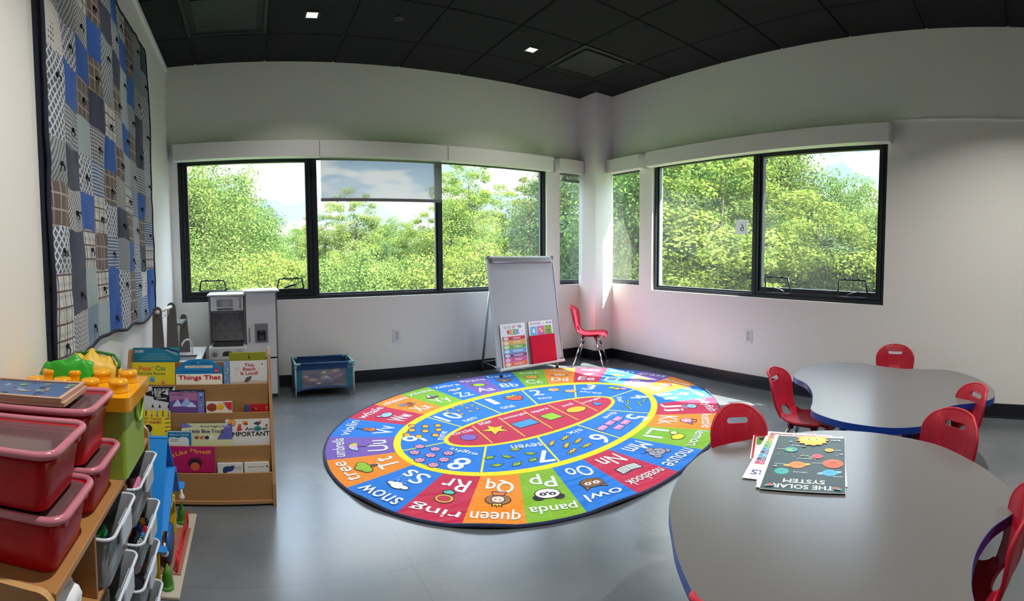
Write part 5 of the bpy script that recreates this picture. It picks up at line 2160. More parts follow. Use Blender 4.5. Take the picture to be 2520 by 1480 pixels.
book('small white board book with a dark blue animal in the lowest row', 535, 598, 1141, Y4, .085, d_fox, .016, 'board_book', (204, 206, 206))
book('small plain white board book at the right end of the lowest row', 601, 662, 1139, Y4, .085, d_plain, .016, 'board_book', (208, 210, 206))
# ================================================================== play kitchen, sink, rack, doll playpen
M_PW = mat('white_play_panel', rgb(222, 224, 226), .4)
M_PG = mat('grey_play_panel', rgb(112, 114, 118), .45)
M_DK = mat('dark_glass', rgb(34, 38, 44), .2)
M_STL = mat('satin_grey', rgb(140, 144, 148), .35, .3)
o = thing('play_kitchen', 'white and grey toy kitchen with microwave, stove and fridge under the back window', 'play kitchen', (-.065, 4.28, 0))
R0 = Matrix.Translation((.065, -4.28, 0))
def part(name, fn, m_, par=None, **k):
    b_ = MB(R0).use(m_)
    fn(b_)
    return b_.build(name, par or o, **k)
part('cabinet', lambda b_: (b_.box(-.352, -.340, 4.13, 4.435, 0, .868), b_.box(-.058, -.046, 4.13, 4.435, 0, .868), b_.box(.206, .218, 4.13, 4.435, 0, .890),
                            b_.box(-.340, -.058, 4.425, 4.435, 0, .868), b_.box(-.046, .206, 4.425, 4.435, 0, .890), b_.box(-.34, -.058, 4.14, 4.425, .725, .737),
                            b_.box(-.34, -.058, 4.14, 4.425, .40, .412), b_.box(-.34, .206, 4.15, 4.43, .0, .03)), M_PG)
part('cabinet_top', lambda b_: b_.rbox(-.362, -.05, 4.10, 4.44, .868, .880, .008, 3), M_PW, bevel=.002)
part('fridge_top', lambda b_: b_.rbox(-.062, .236, 4.09, 4.44, .890, .904, .008, 3), M_PW, bevel=.002)
mw = part('microwave_door', lambda b_: b_.box(-.336, -.062, 4.128, 4.142, .742, .862), M_PW, bevel=.003)
def win(b_):
    b_.M = R0 @ frame_matrix((-.285, 4.1275, .772), (1, 0, 0), (0, 0, 1))
    b_.rbox(0, .135, 0, .066, 0, .0015, .008, 3)
part('microwave_window', win, mat('frosted_window', rgb(160, 158, 164), .25), mw)
def mwart(b_):
    b_.M = R0 @ frame_matrix((-.285, 4.1275, .772), (1, 0, 0), (0, 0, 1))
    p = Pad(b_, z=.0016)
    p.rect(.006, .008, .035, .058, (132, 132, 138)); p.ell(.08, .036, .032, .022, (196, 170, 178)); p.ell(.078, .040, .018, .014, (170, 162, 184)); p.rect(.035, .006, .125, .012, (190, 190, 194))
part('window_print', mwart, M_DK, mw)
def ctl(b_):
    b_.M = R0 @ frame_matrix((-.283, 4.1275, .749), (1, 0, 0), (0, 0, 1))
    b_.box(0, .135, 0, .014, 0, .0012)
    p = Pad(b_, z=.0013)
    for k in range(5):
        p.ell(.056 + k * .016, .007, .0018, .0018, (220, 220, 220), n=8)
part('control_strip', ctl, mat('dark_strip', rgb(70, 72, 76), .4), mw)
part('handle', lambda b_: (b_.tube([(-.088, 4.112, .760), (-.088, 4.108, .768), (-.088, 4.108, .842), (-.088, 4.112, .850)], .006, 8), b_.box(-.091, -.085, 4.108, 4.13, .764, .770), b_.box(-.091, -.085, 4.108, 4.13, .840, .846)), M_STL, mw)
def splash(b_):
    b_.M = R0 @ frame_matrix((-.340, 4.300, .465), (1, 0, 0), (0, 0, 1))
    b_.box(0, .282, 0, .26, 0, .004)
    p = Pad(b_, z=.0042)
    for j, y in enumerate((.035, .09, .145, .20, .245)):
        for k in range(4):
            x = .03 + k * .085 + (.04 if j % 2 else 0)
            if x < .262:
                p.ell(x, y, .019, .019, (140, 142, 148)); p.ell(x, y, .016, .016, (166, 168, 172))
                for a in (90, 210, 330):
                    p.line([(x, y), (x + .017 * math.cos(math.radians(a)), y + .017 * math.sin(math.radians(a)))], .002, (140, 142, 148))
part('backsplash', splash, mat('printed_backsplash', rgb(176, 178, 182), .45))
for x in (-.270, -.148):
    part('hook', lambda b_: b_.tube([(x, 4.296, .690), (x, 4.280, .690), (x - .002, 4.272, .682)], .004, 6), M_STL)
stv = part('stove', lambda b_: (b_.box(-.352, -.042, 3.985, 4.42, .36, .455)), M_PW, bevel=.004)
def cook(b_):
    b_.M = R0 @ Matrix.Translation((0, 0, .4555))
    b_.rbox(-.325, -.072, 4.05, 4.27, 0, .004, .012, 3)
part('cooktop', cook, M_DK, stv)
for x in (-.300, -.095):
    kb = part('knob', lambda b_: (setattr(b_, 'M', R0 @ frame_matrix((x, 3.984, .407), (1, 0, 0), (0, 0, 1))), b_.lathe([(.020, 0), (.020, .007), (.017, .009), (0, .009)], (0, 0, 0), 24)), M_STL, stv)
    part('dial_mark', lambda b_: (setattr(b_, 'M', R0 @ frame_matrix((x, 3.9845, .407), (1, 0, 0), (0, 0, 1))), Pad(b_, z=.0004).line([(.031 * math.cos(math.radians(a)), .031 * math.sin(math.radians(a))) for a in range(-50, 231, 20)], .0018, (90, 92, 96))), M_DK, stv)
def disp(b_):
    b_.M = R0 @ frame_matrix((-.197, 3.984, .407), (1, 0, 0), (0, 0, 1))
    p = Pad(b_, z=.0006)
    p.poly([(-.042, -.018), (.042, -.018), (.042, .008), (.030, .018), (0, .022), (-.030, .018), (-.042, .008)], (44, 46, 52))
    for k in range(8):
        p.ell(-.028 + (k % 4) * .018, .006 - (k // 4) * .014, .003, .003, (150, 152, 156), n=8)
part('stove_display', disp, M_DK, stv)
part('oven_body', lambda b_: b_.box(-.350, -.044, 4.00, 4.42, .02, .358), M_PW, bevel=.003)
part('oven_window', lambda b_: b_.box(-.30, -.09, 3.994, 4.0, .10, .28), M_DK)
fd = part('fridge_door', lambda b_: b_.box(-.042, .204, 4.116, 4.130, .345, .885), M_PW, bevel=.003)
part('handle', lambda b_: (b_.tube([(-.018, 4.098, .480), (-.018, 4.094, .488), (-.018, 4.094, .590), (-.018, 4.098, .598)], .0065, 8), b_.box(-.022, -.014, 4.094, 4.117, .484, .492), b_.box(-.022, -.014, 4.094, 4.117, .586, .594)), M_STL, fd)
def disp2(b_):
    b_.M = R0 @ frame_matrix((.028, 4.1155, .470), (1, 0, 0), (0, 0, 1))
    b_.box(0, .108, 0, .158, 0, .004)
    b_.use(M_DK)
    b_.rbox(.018, .090, .014, .102, .004, .005, .010, 3)
    b_.use(mat('dark_recess', rgb(70, 74, 80), .4))
    b_.box(.040, .068, .085, .100, .005, .010)
    b_.box(.036, .074, .018, .060, .0052, .0056)
part('ice_dispenser', disp2, M_STL, fd)
part('freezer_door', lambda b_: b_.box(-.042, .204, 4.116, 4.130, .035, .332), M_PW, bevel=.003)

# separate toy sink in the corner
o = thing('play_sink', 'white-topped toy sink cabinet in the left corner, left of the toy kitchen', 'play sink', (-.49, 3.87, 0))
R0 = Matrix.Translation((.49, -3.87, 0))
part('cabinet', lambda b_: b_.box(-.65, -.395, 3.60, 4.20, 0, .415), M_PG, bevel=.003)
def stop(b_):
    b_.box(-.66, -.385, 3.59, 3.63, .415, .430); b_.box(-.66, -.385, 3.86, 4.22, .415, .430)
    b_.box(-.66, -.62, 3.63, 3.86, .415, .430); b_.box(-.425, -.385, 3.63, 3.86, .415, .430)
part('countertop', stop, M_PW)
part('basin', lambda b_: (b_.box(-.62, -.425, 3.63, 3.86, .36, .366), b_.box(-.62, -.614, 3.63, 3.86, .36, .428), b_.box(-.431, -.425, 3.63, 3.86, .36, .428), b_.box(-.62, -.425, 3.63, 3.636, .36, .428), b_.box(-.62, -.425, 3.854, 3.86, .36, .428)), M_STL)
part('faucet', lambda b_: b_.tube([(-.475, 3.90, .43), (-.475, 3.90, .49), (-.480, 3.895, .525), (-.500, 3.88, .548), (-.525, 3.86, .545), (-.545, 3.845, .520), (-.548, 3.842, .500)], .007, 10), M_PW)

# grey wooden dress-up rack by the left wall
M_GW = wood('grey_weathered_wood', rgb(112, 106, 102), rgb(86, 80, 78), (30, 3, 4), .6)
o = thing('dress_up_rack', 'grey weathered-wood toy rack with a white rod by the left wall', 'rack', (-.60, 3.5, 0))
R0 = Matrix.Translation((.60, -3.5, 0))
def panel(b_, y, xc, zt, wt, wb, th):
    b_.M = R0 @ frame_matrix((xc, y, 0), (1, 0, 0), (0, 0, 1))
    r_ = wt / 2
    pts = [(-wb / 2, 0), (wb / 2, 0), (r_, zt - r_)] + [(r_ * math.cos(a), zt - r_ + r_ * math.sin(a)) for a in [PI * k / 10 for k in range(1, 10)]] + [(-r_, zt - r_)]
    b_.prism(pts, -th / 2, th / 2)
part('end_panel', lambda b_: panel(b_, 3.20, -.612, .872, .060, .125, .016), M_GW, bevel=.002)
part('end_panel', lambda b_: panel(b_, 3.66, -.590, .862, .062, .145, .016), M_GW, bevel=.002)
part('shelf_panel', lambda b_: panel(b_, 3.98, -.545, .740, .052, .150, .016), M_GW, bevel=.002)
part('shelf', lambda b_: b_.box(-.60, -.52, 3.66, 3.98, .690, .704), M_GW)
part('base_board', lambda b_: b_.box(-.66, -.53, 3.20, 3.98, .05, .065), M_GW)
part('hanging_rod', lambda b_: b_.tube([(-.606, 3.16, .838), (-.590, 3.70, .830)], .013, 12), mat('white_rod', rgb(232, 226, 216), .5))
rg = None
for y in (3.30, 3.46):
    def rf(b_):
        pts = [(-.600 + .024 * math.cos(a), y + .006 * math.cos(a), .812 + .028 * math.sin(a)) for a in [2 * PI * k / 18 for k in range(18)]]
        b_.tube(pts, .0022, 6, closed=True)
    part('rod_ring', rf, M_PW)

# doll playpen
M_TQ = mat('teal_dotted_fabric', rgb(46, 112, 132), .85)
nt = M_TQ.node_tree
vt = nt.nodes.new('ShaderNodeTexVoronoi')
vt.inputs['Scale'].default_value = 42
vt.inputs['Randomness'].default_value = .35
tcn = nt.nodes.new('ShaderNodeTexCoord')
nt.links.new(tcn.outputs['Object'], vt.inputs['Vector'])
lt = nt.nodes.new('ShaderNodeMath')
lt.operation = 'LESS_THAN'
lt.inputs[1].default_value = .16
nt.links.new(vt.outputs['Distance'], lt.inputs[0])
mxn = nt.nodes.new('ShaderNodeMixRGB')
mxn.inputs[1].default_value = rgb(46, 112, 132)
mxn.inputs[2].default_value = rgb(20, 44, 66)
nt.links.new(lt.outputs[0], mxn.inputs[0])
nt.links.new(mxn.outputs[0], nt.nodes['Principled BSDF'].inputs['Base Color'])
M_RB = mat('navy_rail_fabric', rgb(20, 62, 112), .8)
M_MINT = mat('mint_plastic', rgb(120, 176, 172), .4)
M_MESH = clear('fine_mesh_netting', (.75, .75, .8, 1), .0, .6, .34, rgb(170, 172, 190))
PX0, PX1, PY0, PY1 = .352, .842, 4.075, 4.365
o = thing('doll_playpen', 'small blue fabric doll playpen with mesh sides by the back wall', 'toy playpen', ((PX0 + PX1) / 2, (PY0 + PY1) / 2, 0))
R0 = Matrix.Translation((-(PX0 + PX1) / 2, -(PY0 + PY1) / 2, 0))
for x in (PX0, PX1):
    for y in (PY0, PY1):
        lg = part('leg', lambda b_: b_.tube([(x, y, .004), (x, y, .275)], .0075, 10), mat('pale_leg_plastic', rgb(176, 190, 196), .4))
        part('corner_joint', lambda b_: (b_.box(x - .012, x + .012, y - .012, y + .012, .245, .290), b_.box(min(x, x + (.045 if x < .5 else -.045)), max(x, x + (.045 if x < .5 else -.045)), y - .009, y + .009, .270, .288)), M_MINT, lg, bevel=.004)
for y in (PY0, PY1):
    part('side_rail', lambda b_: (b_.tube([(PX0 + .04, y, .279), (PX1 - .04, y, .279)], .010, 10), b_.box(PX0 + .008, PX1 - .008, y - .005, y + .005, .232, .276)), M_RB)
for x in (PX0, PX1):
    part('end_rail', lambda b_: b_.tube([(x, PY0 + .01, .279), (x, PY1 - .01, .279)], .008, 10), M_MINT)
    part('end_fabric', lambda b_: b_.box(x - .002, x + .002, PY0 + .008, PY1 - .008, .060, .272), M_TQ)
for y in (PY0, PY1):
    for xa, xb in ((PX0 + .008, PX0 + .055), (PX1 - .060, PX1 - .008)):
        part('corner_fabric', lambda b_: b_.box(xa, xb, y - .003, y + .003, .060, .232), M_TQ)
    part('mesh_side', lambda b_: b_.add([(PX0 + .055, y, .075), (PX1 - .06, y, .075), (PX1 - .06, y, .232), (PX0 + .055, y, .232)], [(0, 1, 2, 3)], False), M_MESH)
    def hemf(b_):
        n_ = 14
        vs, fs = [], []
        for k in range(n_ + 1):
            u = k / n_
            x = PX0 + .006 + (PX1 - PX0 - .012) * u
            z0 = .060 + .016 * math.sin(PI * u) - .010 * (abs(u - .5) * 2) ** 4
            vs += [(x, y - .0035, z0), (x, y - .0035, z0 + .018)]
        for k in range(n_):
            fs.append((2 * k, 2 * k + 2, 2 * k + 3, 2 * k + 1))
        b_.add(vs, fs, True)
    part('lower_hem', hemf, mat('dusty_blue_hem', rgb(62, 90, 130), .85))
part('floor_pad', lambda b_: b_.box(PX0 + .005, PX1 - .005, PY0 + .005, PY1 - .005, .066, .074), mat('grey_pad', rgb(92, 86, 98), .9))
def emb(b_):
    b_.M = R0 @ frame_matrix((PX1 - .030, PY0 - .0055, .254), (1, 0, 0), (0, 0, 1))
    p = Pad(b_, z=.0006)
    p.rect(-.022, -.020, .022, .016, (70, 120, 150)); p.poly([(-.012, .006), (-.004, .0), (0, .008), (.004, .0), (.012, .006), (.006, -.008), (-.006, -.008)], (14, 30, 60)); p.ell(-.008, -.013, .005, .003, (150, 180, 210)); p.ell(.008, -.013, .005, .003, (150, 180, 210))
part('label_patch', emb, M_RB)

def toy(name, label, x, y, z, fn, ms):
    o_ = thing(name, label, 'toy', (x, y, z))
    for nm, f, m_ in fn:
        b_ = MB().use(m_)
        f(b_)
        b_.build(nm, o_)
    return o_
tan, pink, cream = mat('tan_plush', rgb(196, 140, 104), .9), mat('pink_cloth', rgb(206, 130, 150), .9), mat('cream_plush', rgb(214, 180, 140), .9)
skin = mat('doll_skin', rgb(214, 160, 132), .6)
lblue = mat('light_blue_cloth', rgb(130, 170, 210), .85)
Z0 = .0745
toy('baby_doll', 'tan-haired doll lying at the left end inside the playpen', .450, 4.20, Z0, [('head', lambda b_: b_.blob((0, 0, .040), (.036, .034, .036), 14, 9, .1, 1), skin),
    ('hair', lambda b_: b_.blob((-.006, .004, .052), (.038, .036, .028), 14, 9, .3, 2), mat('orange_brown_hair', rgb(176, 104, 60), .9)), ('body', lambda b_: b_.blob((.055, .0, .026), (.050, .032, .026), 12, 8, .2, 3), tan)], None)
toy('plush_toy', 'cream plush toy in a blue bib in the middle of the playpen', .615, 4.20, Z0, [('body', lambda b_: b_.blob((0, 0, .036), (.048, .036, .036), 14, 9, .15, 4), cream),
    ('head', lambda b_: b_.blob((-.010, .012, .082), (.028, .026, .026), 12, 8, .1, 5), cream), ('bib', lambda b_: b_.blob((.022, -.030, .034), (.040, .016, .030), 14, 9, .1, 6), lblue)], None)
toy('baby_doll', 'pink-clothed doll leaning at the right end inside the playpen', .715, 4.24, Z0, [('head', lambda b_: b_.blob((0, 0, .085), (.026, .026, .027), 12, 8, .1, 7), skin),
    ('clothes', lambda b_: b_.blob((0, 0, .034), (.042, .034, .036), 12, 8, .3, 8), pink), ('arm', lambda b_: b_.tube([(-.03, -.01, .05), (-.05, -.02, .085)], [.011, .008], 8), skin), ('arm', lambda b_: b_.tube([(.03, -.01, .05), (.055, -.02, .070)], [.011, .008], 8), skin)], None)
toy('toy_bottle', 'tiny white toy bottle between the dolls in the playpen', .535, 4.16, Z0, [('bottle', lambda b_: b_.tube([(0, 0, .010), (.035, .01, .012)], .010, 10), M_PW), ('nipple', lambda b_: b_.tube([(.035, .01, .012), (.050, .014, .014)], [.006, .002], 8), cream)], None)
# ================================================================== storage unit with trays along the left wall
M_SH = wood('birch_shelf', rgb(172, 126, 78), rgb(150, 106, 62), (3, 3, 20), .35)
M_SHE = wood('birch_edge', rgb(200, 160, 108), rgb(172, 130, 84), (3, 3, 40), .4)
UX0, UX1, UY0, UY1 = -.690, -.352, .775, 1.612
o = thing('tray_storage_unit', 'birch shelf unit with rows of tray slots along the left wall', 'shelf', ((UX0 + UX1) / 2, (UY0 + UY1) / 2, 0))
R0 = Matrix.Translation((-(UX0 + UX1) / 2, -(UY0 + UY1) / 2, 0))
def sp(name, m_, x0, x1, y0, y1, z0, z1, bevel=.002, par=None):
    b_ = MB(R0).use(m_)
    b_.box(x0, x1, y0, y1, z0, z1)
    return b_.build(name, par or o, bevel=bevel)
def endp(y0, y1, zt):
    b_ = MB(R0 @ Matrix(((1, 0, 0, 0), (0, 0, 1, y0), (0, 1, 0, 0), (0, 0, 0, 1)))).use(M_SH)
    r_ = .03
    pts = [(UX0, 0), (UX1, 0), (UX1, zt - r_)] + [(UX1 - r_ + r_ * math.cos(a), zt - r_ + r_ * math.sin(a)) for a in [PI / 2 * k / 6 for k in range(1, 7)]] + [(UX0, zt)]
    b_.prism(pts, 0, y1 - y0, side=M_SHE)
    b_.build('end_panel', o, bevel=.002)
endp(1.596, 1.612, .618)
endp(UY0, UY0 + .016, .583)
ZS = [(.562, .577), (.402, .414), (.268, .280), (.122, .134), (.02, .034)]
for k, (z0, z1) in enumerate(ZS):
    sp('top_board' if k == 0 else 'shelf_board', M_SH, UX0 + .004, UX1, UY0 + .016, 1.596, z0, z1)
sp('back_panel', M_SH, UX0, UX0 + .004, UY0 + .016, 1.596, .02, .562, 0)
COLS = [.791, 1.028, 1.290, 1.596]
for y in COLS[1:3]:
    for a, b__ in zip(ZS[1:], ZS[:-1]):
        sp('divider', M_SH, UX0 + .004, UX1 - .003, y - .005, y + .005, a[1], b__[0])

# trays
M_CLR = clear('frosted_clear_plastic', (.90, .93, .96, 1), .02, .15, .40, rgb(214, 222, 234))
M_RIMC = mat('tray_rim_plastic', rgb(196, 204, 216), .22)


def open_box(mb, hx, hy, h, r=.02, taper=.10, th=.003, seg=4):
    """open tray, local origin at the middle of its base"""
    def ring_(k, z, ins):
        out = []
        for cx_, cy2, a0 in ((hx - r, hy - r, 0), (-hx + r, hy - r, 90), (-hx + r, -hy + r, 180), (hx - r, -hy + r, 270)):
            for j in range(seg + 1):
                a = math.radians(a0 + 90 * j / seg)
                x, y = cx_ + r * math.cos(a), cy2 + r * math.sin(a)
                out.append((x * k * (1 - ins / hx), y * k * (1 - ins / hy), z))
        return out
    lo, hi = ring_(1 - taper, 0, 0), ring_(1, h, 0)
    n_ = len(lo)
    hi2, lo2 = ring_(1, h, th), ring_(1 - taper, th, th)
    V = lo + hi + hi2 + lo2
    Fs = []
    for a in range(3):
        Fs += [(a * n_ + i, a * n_ + (i + 1) % n_, (a + 1) * n_ + (i + 1) % n_, (a + 1) * n_ + i) for i in range(n_)]
    mb.add(V, Fs, True)
    mb.add(lo, [tuple(reversed(range(n_)))], False)
    mb.add(lo2, [tuple(range(n_))], False)


def rim_loop(hx, hy, r, z, seg=5):
    out = []
    for cx_, cy2, a0 in ((hx - r, hy - r, 0), (-hx + r, hy - r, 90), (-hx + r, -hy + r, 180), (hx - r, -hy + r, 270)):
        for j in range(seg + 1):
            a = math.radians(a0 + 90 * j / seg)
            out.append((cx_ + r * math.cos(a), cy2 + r * math.sin(a), z))
    return out


def tray(label, y, z, wy, h, x1=-.335, group='clear plastic trays in the birch unit'):
    hx, hy = .155, wy / 2
    o_ = thing('clear_tray', label, 'tray', (x1 - hx, y, z), 0, group)
    b_ = MB().use(M_CLR)
    open_box(b_, hx, hy, h, .022, .10, .0022)
    b_.build('tub', o_)
    b_ = MB().use(M_RIMC)
    b_.tube(rim_loop(hx + .004, hy + .004, .024, h), .0042, 8, closed=True)
    b_.build('rim', o_)
    b_ = MB().use(M_RIMC)
    b_.rbox(hx - .004, hx + .010, -.045, .045, h - .048, h, .006, 3)
    b_.build('grip_tab', o_)
    return o_


def lump(name, label, cat, x, y, z, r, m_, seed, group=None, wob=.5):
    b_ = MB().use(m_)
    b_.blob((0, 0, 0), r, 14, 10, wob, seed)
    o_ = b_.build(name)
    o_.location = (x, y, z)
    return tag(o_, label, cat, group)


tray('clear tray in the top row beside the far end panel, holding pastel toys', 1.445, .4155, .270, .118, -.325)
tray('clear tray in the top row holding a green toy', 1.160, .4155, .225, .122, -.325)
tray('clear tray in the second row packed with small coloured toy pieces', 1.445, .2815, .265, .095, -.320)
tray('empty-looking clear tray in the second row below the green toy', 1.160, .2815, .225, .098, -.325)
tray('clear tray in the third row by the far end panel', 1.445, .1355, .262, .108, -.325)
tray('clear tray in the lowest row by the far end panel, only its rim corner showing', 1.455, .0355, .24, .070, -.320)
def rgbm(n_, *c):
    return mat(n_, rgb(*c), .45)
# what the trays hold
GT = 'toys inside the clear trays'
b_ = MB().use(rgbm('green_toy_plastic', 10, 130, 70))
b_.tube([(.035 * math.cos(a), .030 * math.sin(a), 0) for a in [2 * PI * k / 16 for k in range(16)]], .013, 8, closed=True)
b_.blob((-.01, -.05, -.015), (.045, .03, .025), 12, 8, .3, 3)
o_ = b_.build('green_toy'); o_.location = (-.415, 1.155, .490); tag(o_, 'green plastic ring toy in a clear tray of the top row', 'toy')
for nm, lb, x, y, z, r, c in (('blue_toy', 'dark blue toy low in the tray with the green toy', -.43, 1.12, .450, (.05, .05, .028), (40, 70, 110)),
                              ('teal_toy', 'teal cup-like toy low in the pastel tray', -.385, 1.375, .4515, (.035, .03, .03), (70, 180, 170)),
                              ('orange_toy', 'orange and yellow toy standing in the pastel tray', -.40, 1.385, .500, (.022, .03, .026), (236, 170, 40)),
                              ('pink_toy', 'pink ribbon-like toy in the pastel tray', -.375, 1.475, .455, (.025, .055, .034), (214, 120, 160)),
                              ('white_toy', 'white toy at the back of the pastel tray', -.47, 1.48, .452, (.05, .05, .03), (210, 212, 214)),
                              ('cloth_toy', 'pale cloth toy in the lower empty-looking tray', -.43, 1.165, .306, (.06, .06, .02), (200, 180, 150)),
                              ('grey_toy', 'grey toy in the third-row tray', -.42, 1.44, .166, (.06, .07, .028), (110, 110, 120))):
    lump(nm, lb, 'toy', x, y, z, r, rgbm(nm + '_plastic', *c), len(nm) * 3, GT, .4)
rs = random.Random(9)
pal = [(190, 40, 50), (40, 44, 56), (60, 64, 76), (50, 90, 170), (210, 150, 50), (36, 38, 46), (150, 150, 156), (60, 130, 190)]
proto = {}
for k in range(34):
    c = pal[k % len(pal)]
    if c not in proto:
        b_ = MB().use(rgbm('piece_%02x%02x%02x' % c, *c))
        b_.rbox(-.012, .012, -.009, .009, -.007, .007, .004, 2)
        b_.lathe([(.004, .007), (.004, .010)], (-.005, 0, 0), 8)
        b_.lathe([(.004, .007), (.004, .010)], (.005, 0, 0), 8)
        proto[c] = b_.build('toy_piece')
        q = proto[c]
    else:
        q = proto[c].copy()
        COL.objects.link(q)
    layer = k // 12
    kk = k % 12
    q.location = (-.345 - .026 * (kk // 6) - .010 * layer, 1.345 + .036 * (kk % 6) + .006 * layer, .297 + .022 * layer)
    q.rotation_euler = (rs.uniform(-.5, .5), rs.uniform(-.5, .5), rs.uniform(0, 3.1))
    nmc = {(190, 40, 50): 'red', (40, 44, 56): 'black', (60, 64, 76): 'dark grey', (50, 90, 170): 'blue', (210, 150, 50): 'orange', (36, 38, 46): 'near-black', (150, 150, 156): 'light grey', (60, 130, 190): 'sky blue'}[c]
    tag(q, 'small %s toy piece in the packed second-row tray' % nmc, 'toy piece', 'toy pieces in the packed tray, ' + nmc)
# white cloth bundle in the first slot
o_ = thing('white_cloth_doll', 'white cloth bundle with a crimson base in the first open slot', 'soft toy', (-.405, .905, .4145))
b_ = MB().use(mat('white_cloth', rgb(226, 228, 236), .9))
b_.blob((0, 0, .062), (.050, .055, .058), 18, 12, .5, 5)
b_.blob((-.01, .015, .112), (.030, .032, .026), 14, 9, .4, 6)
b_.build('cloth', o_)
b_ = MB().use(mat('crimson_cloth', rgb(170, 20, 60), .8))
b_.blob((.004, -.004, .012), (.050, .052, .0118), 16, 8, .2, 7)
b_.build('base', o_)

# ---------------------------------------------------------------- red bins with clear lids on the top board
M_BIN = mat('red_bin_plastic', rgb(178, 2, 14), .32, spec=.35)
M_LIDR = mat('clear_lid_rim', rgb(184, 112, 128), .20)
M_LID = clear('clear_lid_sheet', (.82, .74, .76, 1), .02, .10, .35, rgb(200, 150, 160))


def bin_(label, y, z, x1, hy=.094, h=.106, dz=0):
    hx = .160
    o_ = thing('lidded_bin', label, 'storage bin', (x1 - hx, y, z), 0, 'red bins with clear lids')
    b_ = MB().use(M_BIN)
    open_box(b_, hx, hy, h, .028, .13, .003, 5)
    b_.build('tub', o_)
    for sx, sy in ((1, -1), (1, 1)):
        b_ = MB().use(M_BIN)
        b_.rbox(hx - .012, hx + .0035, sy * hy * .62 - .014, sy * hy * .62 + .014, h - .022, h - .004, .006, 2)
        b_.build('rim_lug', o_)
    l_ = MB().use(M_LIDR)
    l_.tube(rim_loop(hx + .006, hy + .006, .032, h + .001), [.0085] * 24, 10, closed=True)
    l_.build('lid_rim', o_)
    l_ = MB().use(M_LID)
    P_ = [(x, y_) for x, y_, _ in rim_loop(hx, hy, .028, 0)]
    l_.prism([(x * .99, y_ * .985) for x, y_ in P_], h - .004, h - .0025)
    l_.build('lid_sheet', o_)
    return o_


bin_('red bin with clear lid at the bottom of the nearest stack', .920, .5785, -.356, h=.108)
bin_('red bin with clear lid on top of the nearest stack', .912, .6975, -.364, h=.1125)
bin_('red bin with clear lid at the bottom of the second stack', 1.150, .5785, -.358, hy=.094, h=.108)
bin_('red bin with clear lid and puzzles on it, top of the second stack', 1.135, .6975, -.366, hy=.094, h=.128)
# tray puzzles on the second stack
pz = [(-.535, 1.120, .8360, .004, 'wooden tray puzzle at the bottom of the two on the bin lid'), (-.540, 1.118, .8468, -.012, 'blue picture tray puzzle lying on top of the other one')]
for k, (x, y, z, rz, lb) in enumerate(pz):
    o_ = thing('tray_puzzle', lb, 'puzzle', (x, y, z), rz)
    b_ = MB().use(mat('puzzle_board', rgb(186, 150, 130), .6))
    b_.rbox(-.135, .115, -.082, .082, 0, .006, .008, 2)
    for a in ((-.135, .115, -.082, -.072), (-.135, .115, .072, .082), (-.135, -.125, -.072, .072), (.105, .115, -.072, .072)):
        b_.box(*a, .006, .0105)
    b_.build('board', o_, bevel=.001)
    b_ = MB()
    p = Pad(b_, z=.0062)
    p.rect(-.124, -.071, .104, .071, (66, 96, 140) if k else (150, 120, 120))
    rs2 = random.Random(20 + k)
    for q in range(26):
        p.ell(rs2.uniform(-.11, .09), rs2.uniform(-.06, .06), rs2.uniform(.006, .018), rs2.uniform(.005, .012), rs2.choice([(120, 150, 180), (90, 120, 160), (150, 100, 110), (110, 140, 110), (50, 70, 120), (160, 140, 120), (40, 60, 110)]), rs2.uniform(0, 180), n=10)
    b_.build('picture', o_)
# green brick-shaped box with a yellow studded lid
o = thing('toy_brick_box', 'lime green storage box with a yellow studded lid, shaped like a giant toy brick', 'storage box', (-.495, 1.385, .578))
M_LIME = mat('lime_plastic', rgb(146, 178, 62), .4)
M_YEL = mat('amber_lid_plastic', rgb(226, 158, 8), .22, coat=.4)
b_ = MB().use(M_LIME)
b_.smooth = True
b_.rbox(-.165, .158, -.120, .120, .0, .200, .014, 4, .03, top=False)
b_.build('box_body', o)
b_ = MB().use(M_LIME)
b_.tube([(.161, -.020, .185), (.161, -.012, .140), (.161, .010, .120), (.161, .045, .120), (.161, .068, .140), (.161, .076, .185)], .0045, 8)
b_.build('grip_ridge', o)
b_ = MB().use(M_YEL)
b_.smooth = True
b_.rbox(-.175, .172, -.128, .128, .186, .224, .016, 5, .0)
b_.build('lid', o, bevel=.004)
first = None
for i in range(4):
    for j in range(2):
        if first is None:
            b_ = MB().use(M_YEL)
            b_.lathe([(.031, 0), (.028, .003), (.027, .020), (.0285, .022), (.026, .030), (.022, .0335), (.0, .0345)], (0, 0, 0), 28)
            first = b_.build('stud', o)
            s_ = first
        else:
            s_ = first.copy()
            COL.objects.link(s_)
            s_.parent = o
        s_.location = (-.128 + i * .084, -.058 + j * .116, .224)
